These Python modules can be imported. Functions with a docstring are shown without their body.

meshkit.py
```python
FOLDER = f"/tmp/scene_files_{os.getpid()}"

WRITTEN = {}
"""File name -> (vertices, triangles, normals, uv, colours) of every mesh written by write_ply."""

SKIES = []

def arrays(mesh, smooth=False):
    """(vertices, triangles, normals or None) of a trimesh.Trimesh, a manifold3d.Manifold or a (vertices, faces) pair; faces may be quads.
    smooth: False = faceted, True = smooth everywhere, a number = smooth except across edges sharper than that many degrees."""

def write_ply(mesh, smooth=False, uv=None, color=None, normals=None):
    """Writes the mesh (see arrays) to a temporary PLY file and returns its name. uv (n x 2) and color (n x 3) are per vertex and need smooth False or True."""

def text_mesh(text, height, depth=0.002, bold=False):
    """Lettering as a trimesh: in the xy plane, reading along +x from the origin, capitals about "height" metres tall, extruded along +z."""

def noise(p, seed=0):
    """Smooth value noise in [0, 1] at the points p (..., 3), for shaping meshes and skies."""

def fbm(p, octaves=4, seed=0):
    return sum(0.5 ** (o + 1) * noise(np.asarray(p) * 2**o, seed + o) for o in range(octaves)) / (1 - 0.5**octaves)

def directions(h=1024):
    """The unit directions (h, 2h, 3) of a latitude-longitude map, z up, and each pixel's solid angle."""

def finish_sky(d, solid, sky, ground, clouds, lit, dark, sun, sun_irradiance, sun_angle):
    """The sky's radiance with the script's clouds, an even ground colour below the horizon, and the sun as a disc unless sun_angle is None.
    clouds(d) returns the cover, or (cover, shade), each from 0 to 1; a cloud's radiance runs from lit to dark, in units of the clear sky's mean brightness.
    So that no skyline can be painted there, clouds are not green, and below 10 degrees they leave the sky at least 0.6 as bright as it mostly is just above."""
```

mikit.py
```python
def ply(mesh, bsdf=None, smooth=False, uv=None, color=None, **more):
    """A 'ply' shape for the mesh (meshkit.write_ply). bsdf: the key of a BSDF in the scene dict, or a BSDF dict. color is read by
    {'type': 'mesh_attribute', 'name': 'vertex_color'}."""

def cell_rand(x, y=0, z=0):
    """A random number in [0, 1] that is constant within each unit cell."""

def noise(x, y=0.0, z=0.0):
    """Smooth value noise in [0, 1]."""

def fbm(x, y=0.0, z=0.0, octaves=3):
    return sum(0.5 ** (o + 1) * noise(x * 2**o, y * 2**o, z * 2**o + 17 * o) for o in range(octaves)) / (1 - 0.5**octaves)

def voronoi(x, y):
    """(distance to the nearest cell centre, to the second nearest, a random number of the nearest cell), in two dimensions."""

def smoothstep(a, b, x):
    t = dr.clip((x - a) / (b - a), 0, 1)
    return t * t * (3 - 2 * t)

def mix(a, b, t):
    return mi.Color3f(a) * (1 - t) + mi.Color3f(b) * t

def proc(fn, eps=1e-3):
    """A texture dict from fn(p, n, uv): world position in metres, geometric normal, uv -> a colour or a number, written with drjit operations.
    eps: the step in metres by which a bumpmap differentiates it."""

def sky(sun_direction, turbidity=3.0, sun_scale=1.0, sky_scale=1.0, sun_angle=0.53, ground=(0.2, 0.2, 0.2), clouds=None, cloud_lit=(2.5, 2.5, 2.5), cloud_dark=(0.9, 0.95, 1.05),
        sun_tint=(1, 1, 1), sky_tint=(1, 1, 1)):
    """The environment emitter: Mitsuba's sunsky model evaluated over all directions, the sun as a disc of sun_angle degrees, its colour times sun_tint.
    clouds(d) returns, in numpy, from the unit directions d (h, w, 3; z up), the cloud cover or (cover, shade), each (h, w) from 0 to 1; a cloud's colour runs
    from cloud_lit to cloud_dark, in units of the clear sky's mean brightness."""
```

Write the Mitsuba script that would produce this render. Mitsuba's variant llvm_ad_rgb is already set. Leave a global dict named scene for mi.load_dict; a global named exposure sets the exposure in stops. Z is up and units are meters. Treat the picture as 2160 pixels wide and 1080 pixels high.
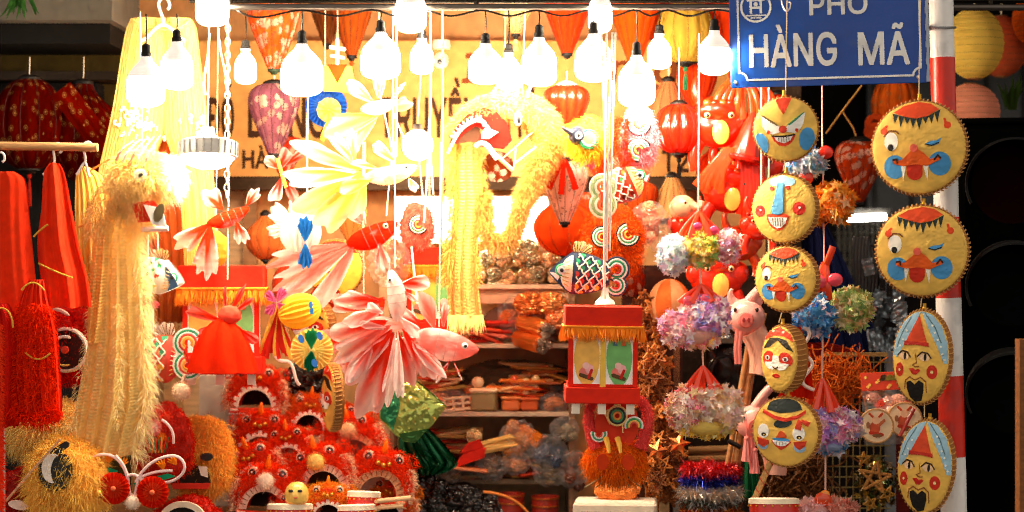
import math, numpy as np, trimesh, mitsuba as mi, mikit, meshkit, manifold3d, drjit as dr
from shapely.geometry import Polygon, Point, LineString
from shapely import affinity
from shapely.ops import unary_union

# ---- camera, sky, exposure -------------------------------------------------------------------------------------------------
PI = math.pi
D, S0, ZC = 6.0, .0015, 1.7      # the camera stands 6 m before the row of masks; 1.5 mm per photo pixel there
scene, labels = {}, {}
exposure = 1.9
scene['camera'] = {'type': 'thinlens', 'fov': 2*math.degrees(math.atan(1080*S0/D)), 'fov_axis': 'x', 'aperture_radius': .019, 'focus_distance': D,
                   'near_clip': .05, 'far_clip': 200.0,
                   'to_world': mi.ScalarTransform4f().look_at([0, -D, ZC], [0, 0, ZC], [0, 0, 1])}
scene['sky'] = mikit.sky([-.3, -.6, .7], turbidity=4, sun_scale=0.0, sky_scale=2.2, clouds=lambda d: 1.0, cloud_lit=(1.14, 1.0, .84), cloud_dark=(1, .9, .75), ground=(.12, .11, .10))
scene['sky']['sampling_weight'] = 3.0
LAMP = np.array([1.0, .82, .58])*33     # radiance of the lit bulbs

# ---- materials: the colour of a mesh travels in its uv (u = packed rgb, v = blend towards white) ---------------------------------
def unpack(uv):
    u = dr.floor(uv.x); h = dr.floor(u/128); b = u - h*128; r = dr.floor(h/128); g = h - r*128
    c = mi.Color3f(r, g, b)/127
    return c*c
def coloured(amount, freq, tip=(.86, .80, .74)):
    def f(p, n, uv):
        c = mikit.mix(unpack(uv), mi.Color3f(*tip), dr.clip(uv.y, 0, 1))
        return c*(1 - amount + 2*amount*mikit.fbm(p.x*freq, p.y*freq, p.z*freq))
    return mikit.proc(f)
def bumped(b, fn, scale=1.0, eps=1e-3):
    return {'type': 'bumpmap', 'scale': scale, 'bump': mikit.proc(fn, eps), 'bsdf': b}
def two(b): return {'type': 'twosided', 'bsdf': b}
def prin(amount=.12, freq=30, **k): return {'type': 'principled', 'base_color': coloured(amount, freq), **k}
nz = lambda f: (lambda p, n, uv: mikit.fbm(p.x*f, p.y*f, p.z*f))
scene['matte'] = two(prin(.18, 40, roughness=.8, specular=.3))
scene['dull'] = two(prin(.18, 40, roughness=1.0, specular=.02))
scene['gloss'] = two(prin(.10, 30, roughness=.28, specular=.6, clearcoat=.5, clearcoat_gloss=.8))
scene['vinyl'] = two(prin(.10, 30, roughness=.22, specular=.7))
scene['papier'] = two(bumped(prin(.26, 38, roughness=.55, specular=.35), nz(150), .004))
scene['cloth'] = two(bumped(prin(.14, 50, roughness=.85, specular=.15, sheen=.5), lambda p, n, uv: dr.sin(p.x*2600)*dr.sin(p.z*2600)*.5 + mikit.noise(p.x*60, p.y*60, p.z*60), .0006))
scene['silk'] = {'type': 'principledthin', 'base_color': coloured(.12, 40), 'roughness': .55, 'diff_trans': .75, 'eta': 1.35}
scene['fin'] = bumped({'type': 'principledthin', 'base_color': coloured(.14, 40, (.90, .80, .76)), 'roughness': .6, 'diff_trans': 1.15, 'eta': 1.3}, nz(90), .006)
scene['fur'] = {'type': 'principledthin', 'base_color': coloured(.42, 110), 'roughness': .5, 'diff_trans': .6, 'eta': 1.4}
scene['foil'] = two(prin(.10, 80, roughness=.2, metallic=.75, specular=.8))
scene['petal'] = {'type': 'principledthin', 'base_color': coloured(.12, 80), 'roughness': .22, 'diff_trans': .9, 'eta': 1.8}
scene['metal'] = two(prin(.2, 50, roughness=.38, metallic=.85))
scene['wood'] = two(bumped({'type': 'principled', 'roughness': .6, 'specular': .3, 'base_color': mikit.proc(lambda p, n, uv: unpack(uv)*(.65 + .7*mikit.fbm(p.x*8, p.y*40, p.z*90)))}, nz(120), .002))
scene['plaster'] = two(bumped({'type': 'principled', 'roughness': .85, 'specular': .2, 'base_color': mikit.proc(lambda p, n, uv: unpack(uv)*(.45 + .55*mikit.fbm(p.x*3, p.y*3, p.z*2, 4) + .5*mikit.fbm(p.x*25, p.y*25, p.z*14)))}, nz(60), .006))
scene['clear'] = {'type': 'mask', 'opacity': .1, 'bsdf': two({'type': 'principled', 'base_color': {'type': 'rgb', 'value': [.9, .88, .85]}, 'roughness': .16, 'specular': 1.0, 'metallic': .5})}
def floral(p, n, uv):
    d, d2, w = mikit.voronoi(p.x*34 + p.y*20, p.z*34 + p.y*9)
    m, _, w2 = mikit.voronoi(p.x*80 + 3, p.z*80 - p.y*40)
    ring = mikit.smoothstep(.46, .36, d + .10*dr.sin(p.x*700)*dr.sin(p.z*700))*mikit.smoothstep(.25, .35, w)
    leaf = mikit.smoothstep(.4, .3, m)*mikit.smoothstep(.6, .7, w2)
    c = unpack(uv)*(.7 + .6*mikit.noise(p.x*20, p.y*20, p.z*20))
    c = mikit.mix(c, mi.Color3f(.85, .55, .40)*(.5 + w*.6), ring*.7)
    return mikit.mix(c, mi.Color3f(.20, .07, .05), leaf*.6)
scene['floral'] = {'type': 'principledthin', 'base_color': mikit.proc(floral), 'roughness': .45, 'diff_trans': .7, 'eta': 1.4}
def goldprint(p, n, uv):
    d, d2, w = mikit.voronoi(p.x*40 + p.y*20, p.z*30 + p.y*9)
    m = mikit.smoothstep(.05, .0, dr.abs(d - .28))*mikit.smoothstep(.5, .6, w) + mikit.smoothstep(.16, .1, d)*mikit.smoothstep(.3, .4, w)
    return mikit.mix(unpack(uv)*(.7 + .6*mikit.noise(p.x*20, p.y*20, p.z*20)), mi.Color3f(.34, .17, .05), dr.clip(m, 0, 1)*.8)
scene['goldprint'] = {'type': 'principledthin', 'base_color': mikit.proc(goldprint), 'roughness': .45, 'diff_trans': .4, 'eta': 1.4}
scene['glitter'] = two(prin(.12, 80, roughness=.17, metallic=.12, specular=1.0, clearcoat=.8, clearcoat_gloss=.95))
def street(p, n, uv):
    s = mikit.smoothstep(.57, .70, mikit.fbm(p.x*16, p.z*16, p.y*4, 4))
    return mikit.mix(unpack(uv), unpack(uv)*.72 + .02, s*.8)*(.92 + .16*mikit.noise(p.x*5, p.z*5))
scene['enamel'] = two(bumped({'type': 'principled', 'base_color': mikit.proc(street), 'roughness': .35, 'specular': .5}, nz(25), .0012))
def pavement_colour(p, n, uv):
    a = mikit.smoothstep(0, .03, dr.abs(p.x*3.3 - dr.floor(p.x*3.3) - .5) - .01)
    return unpack(uv)*(.5 + mikit.fbm(p.x*6, p.y*6, 0, 4))
scene['asphalt'] = two(bumped({'type': 'principled', 'base_color': mikit.proc(pavement_colour), 'roughness': .8}, nz(140), .004))

# ---- geometry helpers --------------------------------------------------------------------------------------------------------
def C(r, g, b): return tuple((x/255)**2.2 for x in (r, g, b))
def kk(y): return S0*(D + y)/D
def P(px, py, y): s = kk(y); return np.array([(px - 1080)*s, y, ZC - (py - 540)*s])
def rot(axis, deg): return trimesh.transformations.rotation_matrix(math.radians(deg), axis)[:3, :3]
class Fr:
    """Local frame in photo pixels at a depth: x right, y away, z up. yaw > 0 turns the front to the right, roll > 0 clockwise."""
    def __init__(s, px, py, y, yaw=0, pitch=0, roll=0, size=1.0):
        s.o, s.R, s.k = P(px, py, y), rot([0, 0, 1], yaw) @ rot([1, 0, 0], pitch) @ rot([0, 1, 0], roll), kk(y)*size
    def __call__(s, v): return np.asarray(v, float) @ s.R.T*s.k + s.o
def enc(c):
    q = np.round(np.sqrt(np.clip(np.asarray(c, float), 0, 1))*127)
    return (q[..., 0]*128 + q[..., 1])*128 + q[..., 2] + .5
used = {}
def num(name):
    n = used.get(name, 0); used[name] = n + 1
    return name if n == 0 else f'{name}_{n:03d}'
def thing(name, label, cat, group=None, kind=None):
    key = num(name); labels[key] = {'label': label, 'category': cat}
    if group: labels[key]['group'] = group
    return key
SUB = {'pupil': 'eye', 'eye_highlight': 'eye', 'pupil_highlight': 'eye', 'eyelid_fur': 'eye', 'tooth_gap': 'tooth_row', 'cheek_highlight': 'cheek', 'headband_dot': 'headband', 'hood_dot': 'hood', 'hood_line': 'hood', 'hat_band': 'hat',
       'stud': 'shell', 'fin': 'housing', 'inner_rim': 'end_fold', 'nostril': 'snout', 'lid_rim': 'lid', 'fringe_braid': 'roof_band', 'body_hoops': 'body', 'fin_ray': 'dorsal_fin', 'gill_line': 'gill_cover', 'whisker': 'head', 'window_bar': 'window', 'lens': 'dome', 'lash': 'winking_eye'}
def part_key(key, part):
    """A part's key; details in SUB go under the part they sit on (the n-th detail under the n-th such part)."""
    up = SUB.get(part)
    if up and key.count('__') == 0 and used.get(key + '__' + up):
        have = used[key + '__' + up]; n = used.get((key, part), 0); used[(key, part)] = n + 1
        i = min(n, have - 1); return num(key + '__' + up + ('' if i == 0 else f'_{i:03d}') + '__' + part)
    return num(key + '__' + part)
def add(key, m, mat, col=(.5, .5, .5), fr=None, smooth=40, tip=None, part=None, stuff=False, label=None, **more):
    """One entry of the scene: the thing itself, or (part=name) a numbered part of it."""
    if part: key = part_key(key, part)
    if isinstance(m, (tuple, list)) and not isinstance(m, trimesh.Trimesh):
        if isinstance(m[0], trimesh.Trimesh): m = cat(*m)
        else: m = trimesh.Trimesh(np.asarray(m[0], float), np.asarray(m[1]), process=False)
    elif hasattr(m, 'to_mesh'):
        q = m.to_mesh(); m = trimesh.Trimesh(q.vert_properties[:, :3], q.tri_verts, process=False)
    m = m.copy()
    if fr is not None: m.vertices = fr(m.vertices)
    col = np.asarray(col, float)
    if smooth not in (True, False) and (tip is None and col.ndim == 1):
        m = trimesh.graph.smooth_shade(m, angle=np.radians(smooth), facet_minarea=None); smooth = True
    elif smooth not in (True, False): smooth = True
    n = len(m.vertices)
    uv = np.zeros((n, 2)); uv[:, 0] = enc(col); uv[:, 1] = 0 if tip is None else tip
    scene[key] = mikit.ply(m, mat, smooth=smooth, uv=uv, **more)
    if stuff: labels[key] = {'kind': 'stuff'}
    if label: labels.setdefault(key, {})['label'] = label
    return key
def emit(key, m, radiance, fr=None, part=None, weight=1.0):
    if part: key = part_key(key, part)
    m = m.copy()
    if fr is not None: m.vertices = fr(m.vertices)
    scene[key] = {**mikit.ply(m, 'matte', smooth=True, uv=np.tile([enc((.8, .8, .8)), 0], (len(m.vertices), 1))), 'emitter': {'type': 'area', 'sampling_weight': weight, 'radiance': {'type': 'rgb', 'value': [float(x) for x in radiance]}}}
    return key
def cat(*ms): return trimesh.util.concatenate([m for m in ms])
def grid(p, wrap=False, wrapv=False):
    p = np.asarray(p, float); a, b = p.shape[:2]
    i = np.arange(a*b).reshape(a, b)
    if wrap: i = np.vstack([i, i[:1]])
    if wrapv: i = np.hstack([i, i[:, :1]])
    q = np.stack([i[:-1, :-1], i[1:, :-1], i[1:, 1:], i[:-1, 1:]], -1).reshape(-1, 4)
    return trimesh.Trimesh(p.reshape(-1, 3), np.vstack([q[:, [0, 1, 2]], q[:, [0, 2, 3]]]), process=False)
def lathe(prof, n=28, rib=None, axis='z'):
    """prof: (radius, height) pairs. rib = (count, depth): scalloped between ribs."""
    prof = np.asarray(prof, float); t = np.arange(n)/n*2*PI
    s = np.ones(n) if rib is None else 1 - rib[1]*(1 - np.abs(np.sin(t*rib[0]/2)))
    r = prof[:, :1]*(s[None] if rib is None else 1 + (s - 1)[None]*np.minimum(1, prof[:, :1]/max(1e-9, prof[:, 0].max())*1.3))
    v = np.stack([r*np.cos(t), r*np.sin(t), np.repeat(prof[:, 1:], n, 1)], -1)
    if axis == 'y': v = v[..., [0, 2, 1]]
    if axis == 'x': v = v[..., [2, 1, 0]]
    g = grid(v, wrapv=True)
    if g.volume < 0: g.invert()
    return g
def spline(pts, n=24):
    from scipy.interpolate import CubicSpline
    pts = np.asarray(pts, float)
    if len(pts) < 3: return pts[0] + (pts[-1] - pts[0])*np.linspace(0, 1, n)[:, None]
    d = np.r_[0, np.cumsum(np.linalg.norm(np.diff(pts, axis=0), axis=1) + 1e-9)]
    return CubicSpline(d, pts)(np.linspace(0, d[-1], n))
def tube(path, r, n=7, caps=True, squash=None):
    path = np.asarray(path, float); m = len(path)
    r = np.broadcast_to(np.asarray(r, float), (m,))
    t = np.gradient(path, axis=0); t /= np.linalg.norm(t, axis=1, keepdims=True) + 1e-12
    up = np.array([0, 1., 0]) if abs(t[:, 1]).mean() < .8 else np.array([1., 0, 0])
    a = np.cross(t, up); a /= np.linalg.norm(a, axis=1, keepdims=True) + 1e-12
    b = np.cross(t, a)
    th = np.arange(n)/n*2*PI
    v = path[:, None] + r[:, None, None]*(np.cos(th)[None, :, None]*a[:, None] + np.sin(th)[None, :, None]*b[:, None]*(squash or 1))
    g = grid(v, wrapv=True)
    if caps:
        v = np.vstack([g.vertices, path[:1], path[-1:]]); k = len(g.vertices); i = np.arange(n)
        f = np.vstack([g.faces, np.stack([(i + 1) % n, i, i*0 + k], 1), np.stack([(m - 1)*n + i, (m - 1)*n + (i + 1) % n, i*0 + k + 1], 1)])
        g = trimesh.Trimesh(v, f, process=False)
    t3 = g.vertices[g.faces] - path.mean(0)
    if np.einsum('ij,ij->i', t3[:, 0], np.cross(t3[:, 1], t3[:, 2])).sum() < 0: g.invert()
    return g
def W(pts): return np.array([P(*q) for q in pts])
def wtube(pts, r, n=6, smooth=0, **k):
    """A tube through photo points (px, py, depth), radius in pixels."""
    w = W(pts)
    if smooth: w = spline(w, smooth)
    return tube(w, r*kk(np.mean([q[2] for q in pts])), n, **k)
def box(x0, x1, y0, y1, z0, z1, bevel=0):
    if bevel:
        b = min(bevel, (x1 - x0)/2.1, (y1 - y0)/2.1, (z1 - z0)/2.1)
        pts = [(x, y, z) for x in (x0, x1) for y in (y0, y1) for z in (z0, z1)]; c = np.array([(x0 + x1)/2, (y0 + y1)/2, (z0 + z1)/2])
        v = []
        for p in np.array(pts):
            for a in range(3):
                q = p.copy()
                for o in range(3):
                    if o != a: q[o] -= np.sign(p[o] - c[o])*b
                v.append(q)
        return trimesh.Trimesh(*(lambda h: (h.vertices, h.faces))(trimesh.convex.convex_hull(np.array(v))), process=False)
    m = trimesh.creation.box((x1 - x0, y1 - y0, z1 - z0)); m.apply_translation(((x0 + x1)/2, (y0 + y1)/2, (z0 + z1)/2)); return m
def ell(c, r, sub=3):
    m = trimesh.creation.icosphere(sub); m.vertices = m.vertices*np.asarray(r, float) + np.asarray(c, float); return m
def slab(poly, y0, y1):
    """A polygon in x, z extruded from depth y0 to y1."""
    out = []
    for g in getattr(poly, 'geoms', [poly]):
        if g.area < 1e-9: continue
        m = trimesh.creation.extrude_polygon(g, y1 - y0, engine='earcut'); v = m.vertices
        out.append(trimesh.Trimesh(np.stack([v[:, 0], y0 + v[:, 2], v[:, 1]], 1), m.faces[:, ::-1], process=False))
    return cat(*out)
def poly(*p): return Polygon(p).buffer(0)
def disc(x, z, rx, rz=None, rotd=0): return affinity.rotate(affinity.scale(Point(x, z).buffer(1, 20), rx, rz or rx), rotd, origin=(x, z))
def line(pts, w): return LineString(pts).buffer(w, cap_style='round')
def drape(pl, surf, off, edge, thick=None):
    """A thin raised patch of polygon pl (x, z) laid on the surface depth = surf(x, z), off in front of it."""
    out = []
    for g in getattr(pl, 'geoms', [pl]):
        if g.area < 1e-9: continue
        v, f = trimesh.creation.triangulate_polygon(g, engine='earcut')
        v3, f = trimesh.remesh.subdivide_to_size(np.c_[v, np.zeros(len(v))], f, edge)
        m = trimesh.Trimesh(v3, f, process=True); x, z = m.vertices[:, 0], m.vertices[:, 1]
        top = np.stack([x, surf(x, z) - off, z], 1); bot = top + [0, thick or off*1.2, 0]
        e = np.sort(m.edges, axis=1); u, c = np.unique(e, axis=0, return_counts=True); u = u[c == 1]; n = len(top)
        fs = np.vstack([m.faces, np.stack([u[:, 0], u[:, 1], u[:, 1] + n], 1), np.stack([u[:, 0], u[:, 1] + n, u[:, 0] + n], 1)])
        out.append(trimesh.Trimesh(np.vstack([top, bot]), fs, process=False))
    return cat(*out)
def fur(m, n, L, w=1.3, droop=.3, jit=.5, seed=0, comb=None, curl=.25):
    """Bent blades standing on the mesh m (local units)."""
    rng = np.random.default_rng(seed)
    p, fi = trimesh.sample.sample_surface(m, n, seed=seed)
    N = m.face_normals[fi] + rng.normal(0, jit, (n, 3))*.7
    if comb is not None: N = N + np.asarray(comb)
    N /= np.linalg.norm(N, axis=1, keepdims=True)
    l = L*rng.uniform(.55, 1.25, (n, 1))
    side = np.cross(N, rng.normal(size=(n, 3))); side /= np.linalg.norm(side, axis=1, keepdims=True) + 1e-9
    mid = p + N*l*.55 + np.array([0, 0, -1.])*l*droop*.25
    tipp = p + N*l*.95 + np.array([0, 0, -1.])*l*droop + rng.normal(0, curl, (n, 3))*l
    v = np.stack([p - side*w/2, p + side*w/2, mid - side*w*.38, mid + side*w*.38, tipp], 1).reshape(-1, 3)
    b = (np.arange(n)*5)[:, None]
    f = np.vstack([b + [0, 1, 3], b + [0, 3, 2], b + [2, 3, 4]])
    return trimesh.Trimesh(v, f, process=False)
def fringe(p0, p1, dirs, n, L, w=1.6, seed=0, jit=.15):
    """Hanging threads between two points (or along a path)."""
    rng = np.random.default_rng(seed); path = np.asarray(p0, float) if p1 is None else np.array([p0, p1], float)
    d = np.r_[0, np.cumsum(np.linalg.norm(np.diff(path, axis=0), axis=1))]; s = np.sort(rng.random(n))*d[-1]
    p = np.stack([np.interp(s, d, path[:, i]) for i in range(3)], 1)
    N = np.asarray(dirs, float) + rng.normal(0, jit, (n, 3)); N /= np.linalg.norm(N, axis=1, keepdims=True)
    l = L*rng.uniform(.7, 1.1, (n, 1)); side = np.cross(N, [0, 1, .2]) + rng.normal(0, .2, (n, 3)); side /= np.linalg.norm(side, axis=1, keepdims=True)
    mid = p + N*l*.5; end = p + N*l + rng.normal(0, .06, (n, 3))*l
    v = np.stack([p - side*w/2, p + side*w/2, mid - side*w/2, mid + side*w/2, end], 1).reshape(-1, 3); b = (np.arange(n)*5)[:, None]
    return trimesh.Trimesh(v, np.vstack([b + [0, 1, 3], b + [0, 3, 2], b + [2, 3, 4]]), process=False)
def rough(m, amp, freq, seed=0, oct=3, ridged=False):
    m = m.copy(); q = meshkit.fbm(m.vertices*freq + seed*7.3, oct, seed) - .5
    if ridged: q = .5 - np.abs(q)*3
    m.vertices = m.vertices + m.vertex_normals*(q*2*amp)[:, None]; return m
def crumple(c, r, seed=0, amp=.3, sub=4):
    """A crumpled lump: sharp ridged folds."""
    m = trimesh.creation.icosphere(sub); v = m.vertices
    q = np.abs(meshkit.fbm(v*2.2 + seed*3.1, 3, seed) - .5)*2 + .5*np.abs(meshkit.noise(v*6 + seed, seed) - .5)
    m.vertices = v*(1 - amp*q*1.6 + amp*.35)[:, None]*np.asarray(r, float) + np.asarray(c, float); return m
def ring(path, r, n=8): return tube(path, r, n, caps=False)
def circle(c, r, n=32, plane='xz'):
    t = np.linspace(0, 2*PI, n + 1); z = t*0
    return np.asarray(c, float) + np.stack([r*np.cos(t), z, r*np.sin(t)] if plane == 'xz' else [r*np.cos(t), r*np.sin(t), z], 1)
def fan(L, a0, a1, ruffle=6, waves=3, curl=0, lobes=3, notch=.10, nr=16, nt=44, start=.05, seed=0, sag=0):
    """A fin: a petal of thin cloth from its root at the origin; the root colour fades to the tip."""
    rng = np.random.default_rng(seed); t = np.linspace(0, 1, nt)[None]; s = np.linspace(start, 1, nr)[:, None]
    ph = rng.random(3)*6
    a = np.radians(a0 + (a1 - a0)*(.5 + (t - .5)*(.55 + .45*s**.6)))
    edge = np.sin(PI*np.clip(t, .0, 1))**.28*.86 + .14
    R = L*(edge*(1 - notch*(.5 + .5*np.cos(t*lobes*2*PI + ph[0]))) - .03*np.sin(t*11 + ph[1]))*s
    y = ruffle*(np.sin(t*waves*2*PI + ph[0] + s*1.2)*s**1.6 + .13*np.sin(t*waves*2.7*2*PI + ph[1] - s*2)*s**2.5) + curl*L*s**2
    v = np.stack([R*np.cos(a) + ruffle*.25*np.sin(s*5 + ph[2] + t*4)*s, y + 0*t, R*np.sin(a) - sag*L*s**2 + ruffle*.2*np.sin(s*6 + t*9)*s], -1)
    tip = np.clip((s - .46 + .13*np.sin(t*13 + ph[1]))/.5, 0, 1)**1.2 + 0*t
    return grid(v), tip.ravel()
def sheet(rows, depth=14, folds=6, fold=6, nu=48, nv=60, seed=0, taper=1.0, rib=None):
    """Hanging cloth in absolute photo pixels: rows of (py, x_left, x_right) -> local mesh about px 0, py 0 (x, y, -py), folds deepening downwards."""
    rows = np.array(rows, float); rng = np.random.default_rng(seed)
    from scipy.interpolate import PchipInterpolator
    py = np.linspace(rows[0, 0], rows[-1, 0], nv)[:, None]
    l, r = (PchipInterpolator(rows[:, 0], rows[:, i])(py[:, 0])[:, None] for i in (1, 2))
    u = np.linspace(0, 1, nu)[None]; s = (py - rows[0, 0])/(rows[-1, 0] - rows[0, 0]); ph = rng.random(4)*6
    wob = u + .02*np.sin(s*5 + ph[3])
    y = fold*(.35 + .65*s**taper)*(np.sin(wob*folds*2*PI + ph[0]) + .5*np.sin(wob*folds*2*PI*2.3 + ph[1] + s*2) + .4*np.sin(wob*folds*.6*2*PI + ph[2] + s*3)) - depth*np.sin(u*PI)
    if rib: y = y + rib[1]*np.sin(py/rib[0]*2*PI)
    x = l + (r - l)*(u + .012*np.sin(u*folds*2*PI*1.3 + ph[1])*np.sin(u*PI))
    return grid(np.stack([x, y, -py + 0*u + 2*np.sin(u*folds*2*PI + ph[0])*s], -1))
def absf(y): return lambda v: np.stack([(v[:, 0] - 1080)*kk(y), y + v[:, 1]*kk(y), ZC - (-v[:, 2] - 540)*kk(y)], 1)
def words(s, height, squeeze=1.0, bold=True, depth=1.5):
    """Lettering in x, z, facing -y, reading from x = 0 on the baseline z = 0; returns (mesh, width)."""
    m = meshkit.text_mesh(s, height, depth, bold); v = m.vertices
    v = np.stack([v[:, 0]*squeeze, -v[:, 2], v[:, 1]], 1); v[:, 0] -= v[:, 0].min()
    return trimesh.Trimesh(v, m.faces, process=False), v[:, 0].max()
def fit_words(s, x0, x1, base, height, off=0, **k):
    m, w = words(s, height, **k); m.vertices[:, 0] = x0 + m.vertices[:, 0]*(x1 - x0)/w; m.vertices[:, 2] += base; m.vertices[:, 1] += off; return m
RED, ORANGE, YEL, CREAM, WHITE, BLACK = C(225, 38, 14), C(245, 110, 20), C(240, 195, 70), C(245, 228, 195), C(240, 236, 228), C(22, 18, 16)
GOLD, BROWN, PINK, BLUE, GREEN = C(212, 160, 60), C(110, 66, 34), C(240, 150, 145), C(62, 140, 205), C(30, 140, 90)

# ---- the setting -------------------------------------------------------------------------------------------------------------
def setting(name, m, mat, col, **k):
    add(name, m, mat, col, smooth=False, **k); labels[name] = {'kind': 'structure'}
setting('ground', box(-60, 60, -60, 60, -.2, -.12), 'asphalt', (.05, .05, .05))
setting('pavement', box(-30, 30, -1.6, 14, -.12, 0), 'asphalt', (.16, .15, .14))
def wb(px0, px1, py0, py1, y0, y1):
    """A world box whose front face (at depth y0) spans these photo pixels."""
    a, b = P(px0, py1, y0), P(px1, py0, y0); return box(a[0], b[0], y0, y1, a[2], b[2])
SH = thing('shop_house', 'open shop front with tan back wall and brown ceiling behind the hanging lanterns', 'shop')
add(SH, box(-1.75, 1.0, 1.48, 1.62, 0, 3.1), 'plaster', C(214, 158, 104), part='wall', smooth=False)
add(SH, box(-1.75, 1.17, .50, 1.48, 2.78, 2.90), 'plaster', C(120, 78, 40), part='ceiling', smooth=False)
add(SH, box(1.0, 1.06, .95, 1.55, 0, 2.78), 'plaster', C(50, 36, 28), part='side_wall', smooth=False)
add(SH, box(-1.36, -1.29, 1.40, 1.477, 0, 2.06), 'wood', C(176, 132, 88), part='door_post', smooth=False)
add(SH, box(-1.05, -1.00, 1.41, 1.477, 0, 2.06), 'wood', C(150, 110, 72), part='door_post', smooth=False)
add(SH, box(-1.29, -1.05, 1.445, 1.477, 0, 2.06), 'wood', C(196, 160, 118), part='door_leaf', smooth=False)
add(SH, wb(420, 500, 792, 1200, .98, 1.06), 'plaster', C(190, 175, 158), part='counter_panel', smooth=False)
add(SH, box(-1.75, 1.17, 1.30, 1.47, 2.0, 2.04), 'metal', C(70, 66, 60), part='sign_rail', smooth=False)
NB = thing('neighbour_building', 'dark olive plaster wall with grey concrete ledge at the top left', 'building')
add(NB, box(-5.5, -1.5, 1.25, 1.475, 0, 4.5), 'plaster', C(66, 54, 24), part='wall', smooth=False)
add(NB, wb(-700, 236, -60, 42, .75, 1.25), 'plaster', C(96, 92, 84), part='ledge', smooth=False)
add(NB, wb(-700, 232, 44, 92, .85, 1.24), 'matte', C(16, 13, 11), part='beam', smooth=False)
add(NB, wb(-700, 250, 150, 168, 1.05, 1.24), 'wood', C(40, 30, 18), part='lintel', smooth=False)
add(NB, wb(-600, 205, 175, 1300, 1.12, 1.245), 'matte', C(14, 9, 8), part='door_leaf', smooth=False)
BB = thing('back_building', 'unlit dark building front across the alley behind the cage', 'building')
add(BB, box(.9, 9, 4.2, 4.5, 0, 6), 'plaster', C(30, 24, 22), part='wall', smooth=False)
add(BB, box(1.9, 2.75, 4.14, 4.195, 1.9, 2.9), 'gloss', C(20, 22, 26), part='window', smooth=False)
for i in range(5): add(BB, box(1.93 + i*.2, 1.95 + i*.2, 4.11, 4.135, 1.9, 2.9), 'metal', C(60, 58, 56), part='window_bar', smooth=False)
AW = thing('added_awning', 'dark sheet metal awning added over the stall for shade', 'awning')  # added to keep sky light off the stall and the dark alley
add(AW, box(-3.6, 2.9, .14, .22, 2.94, 3.0), 'metal', C(60, 58, 56), part='beam', smooth=False)
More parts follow.
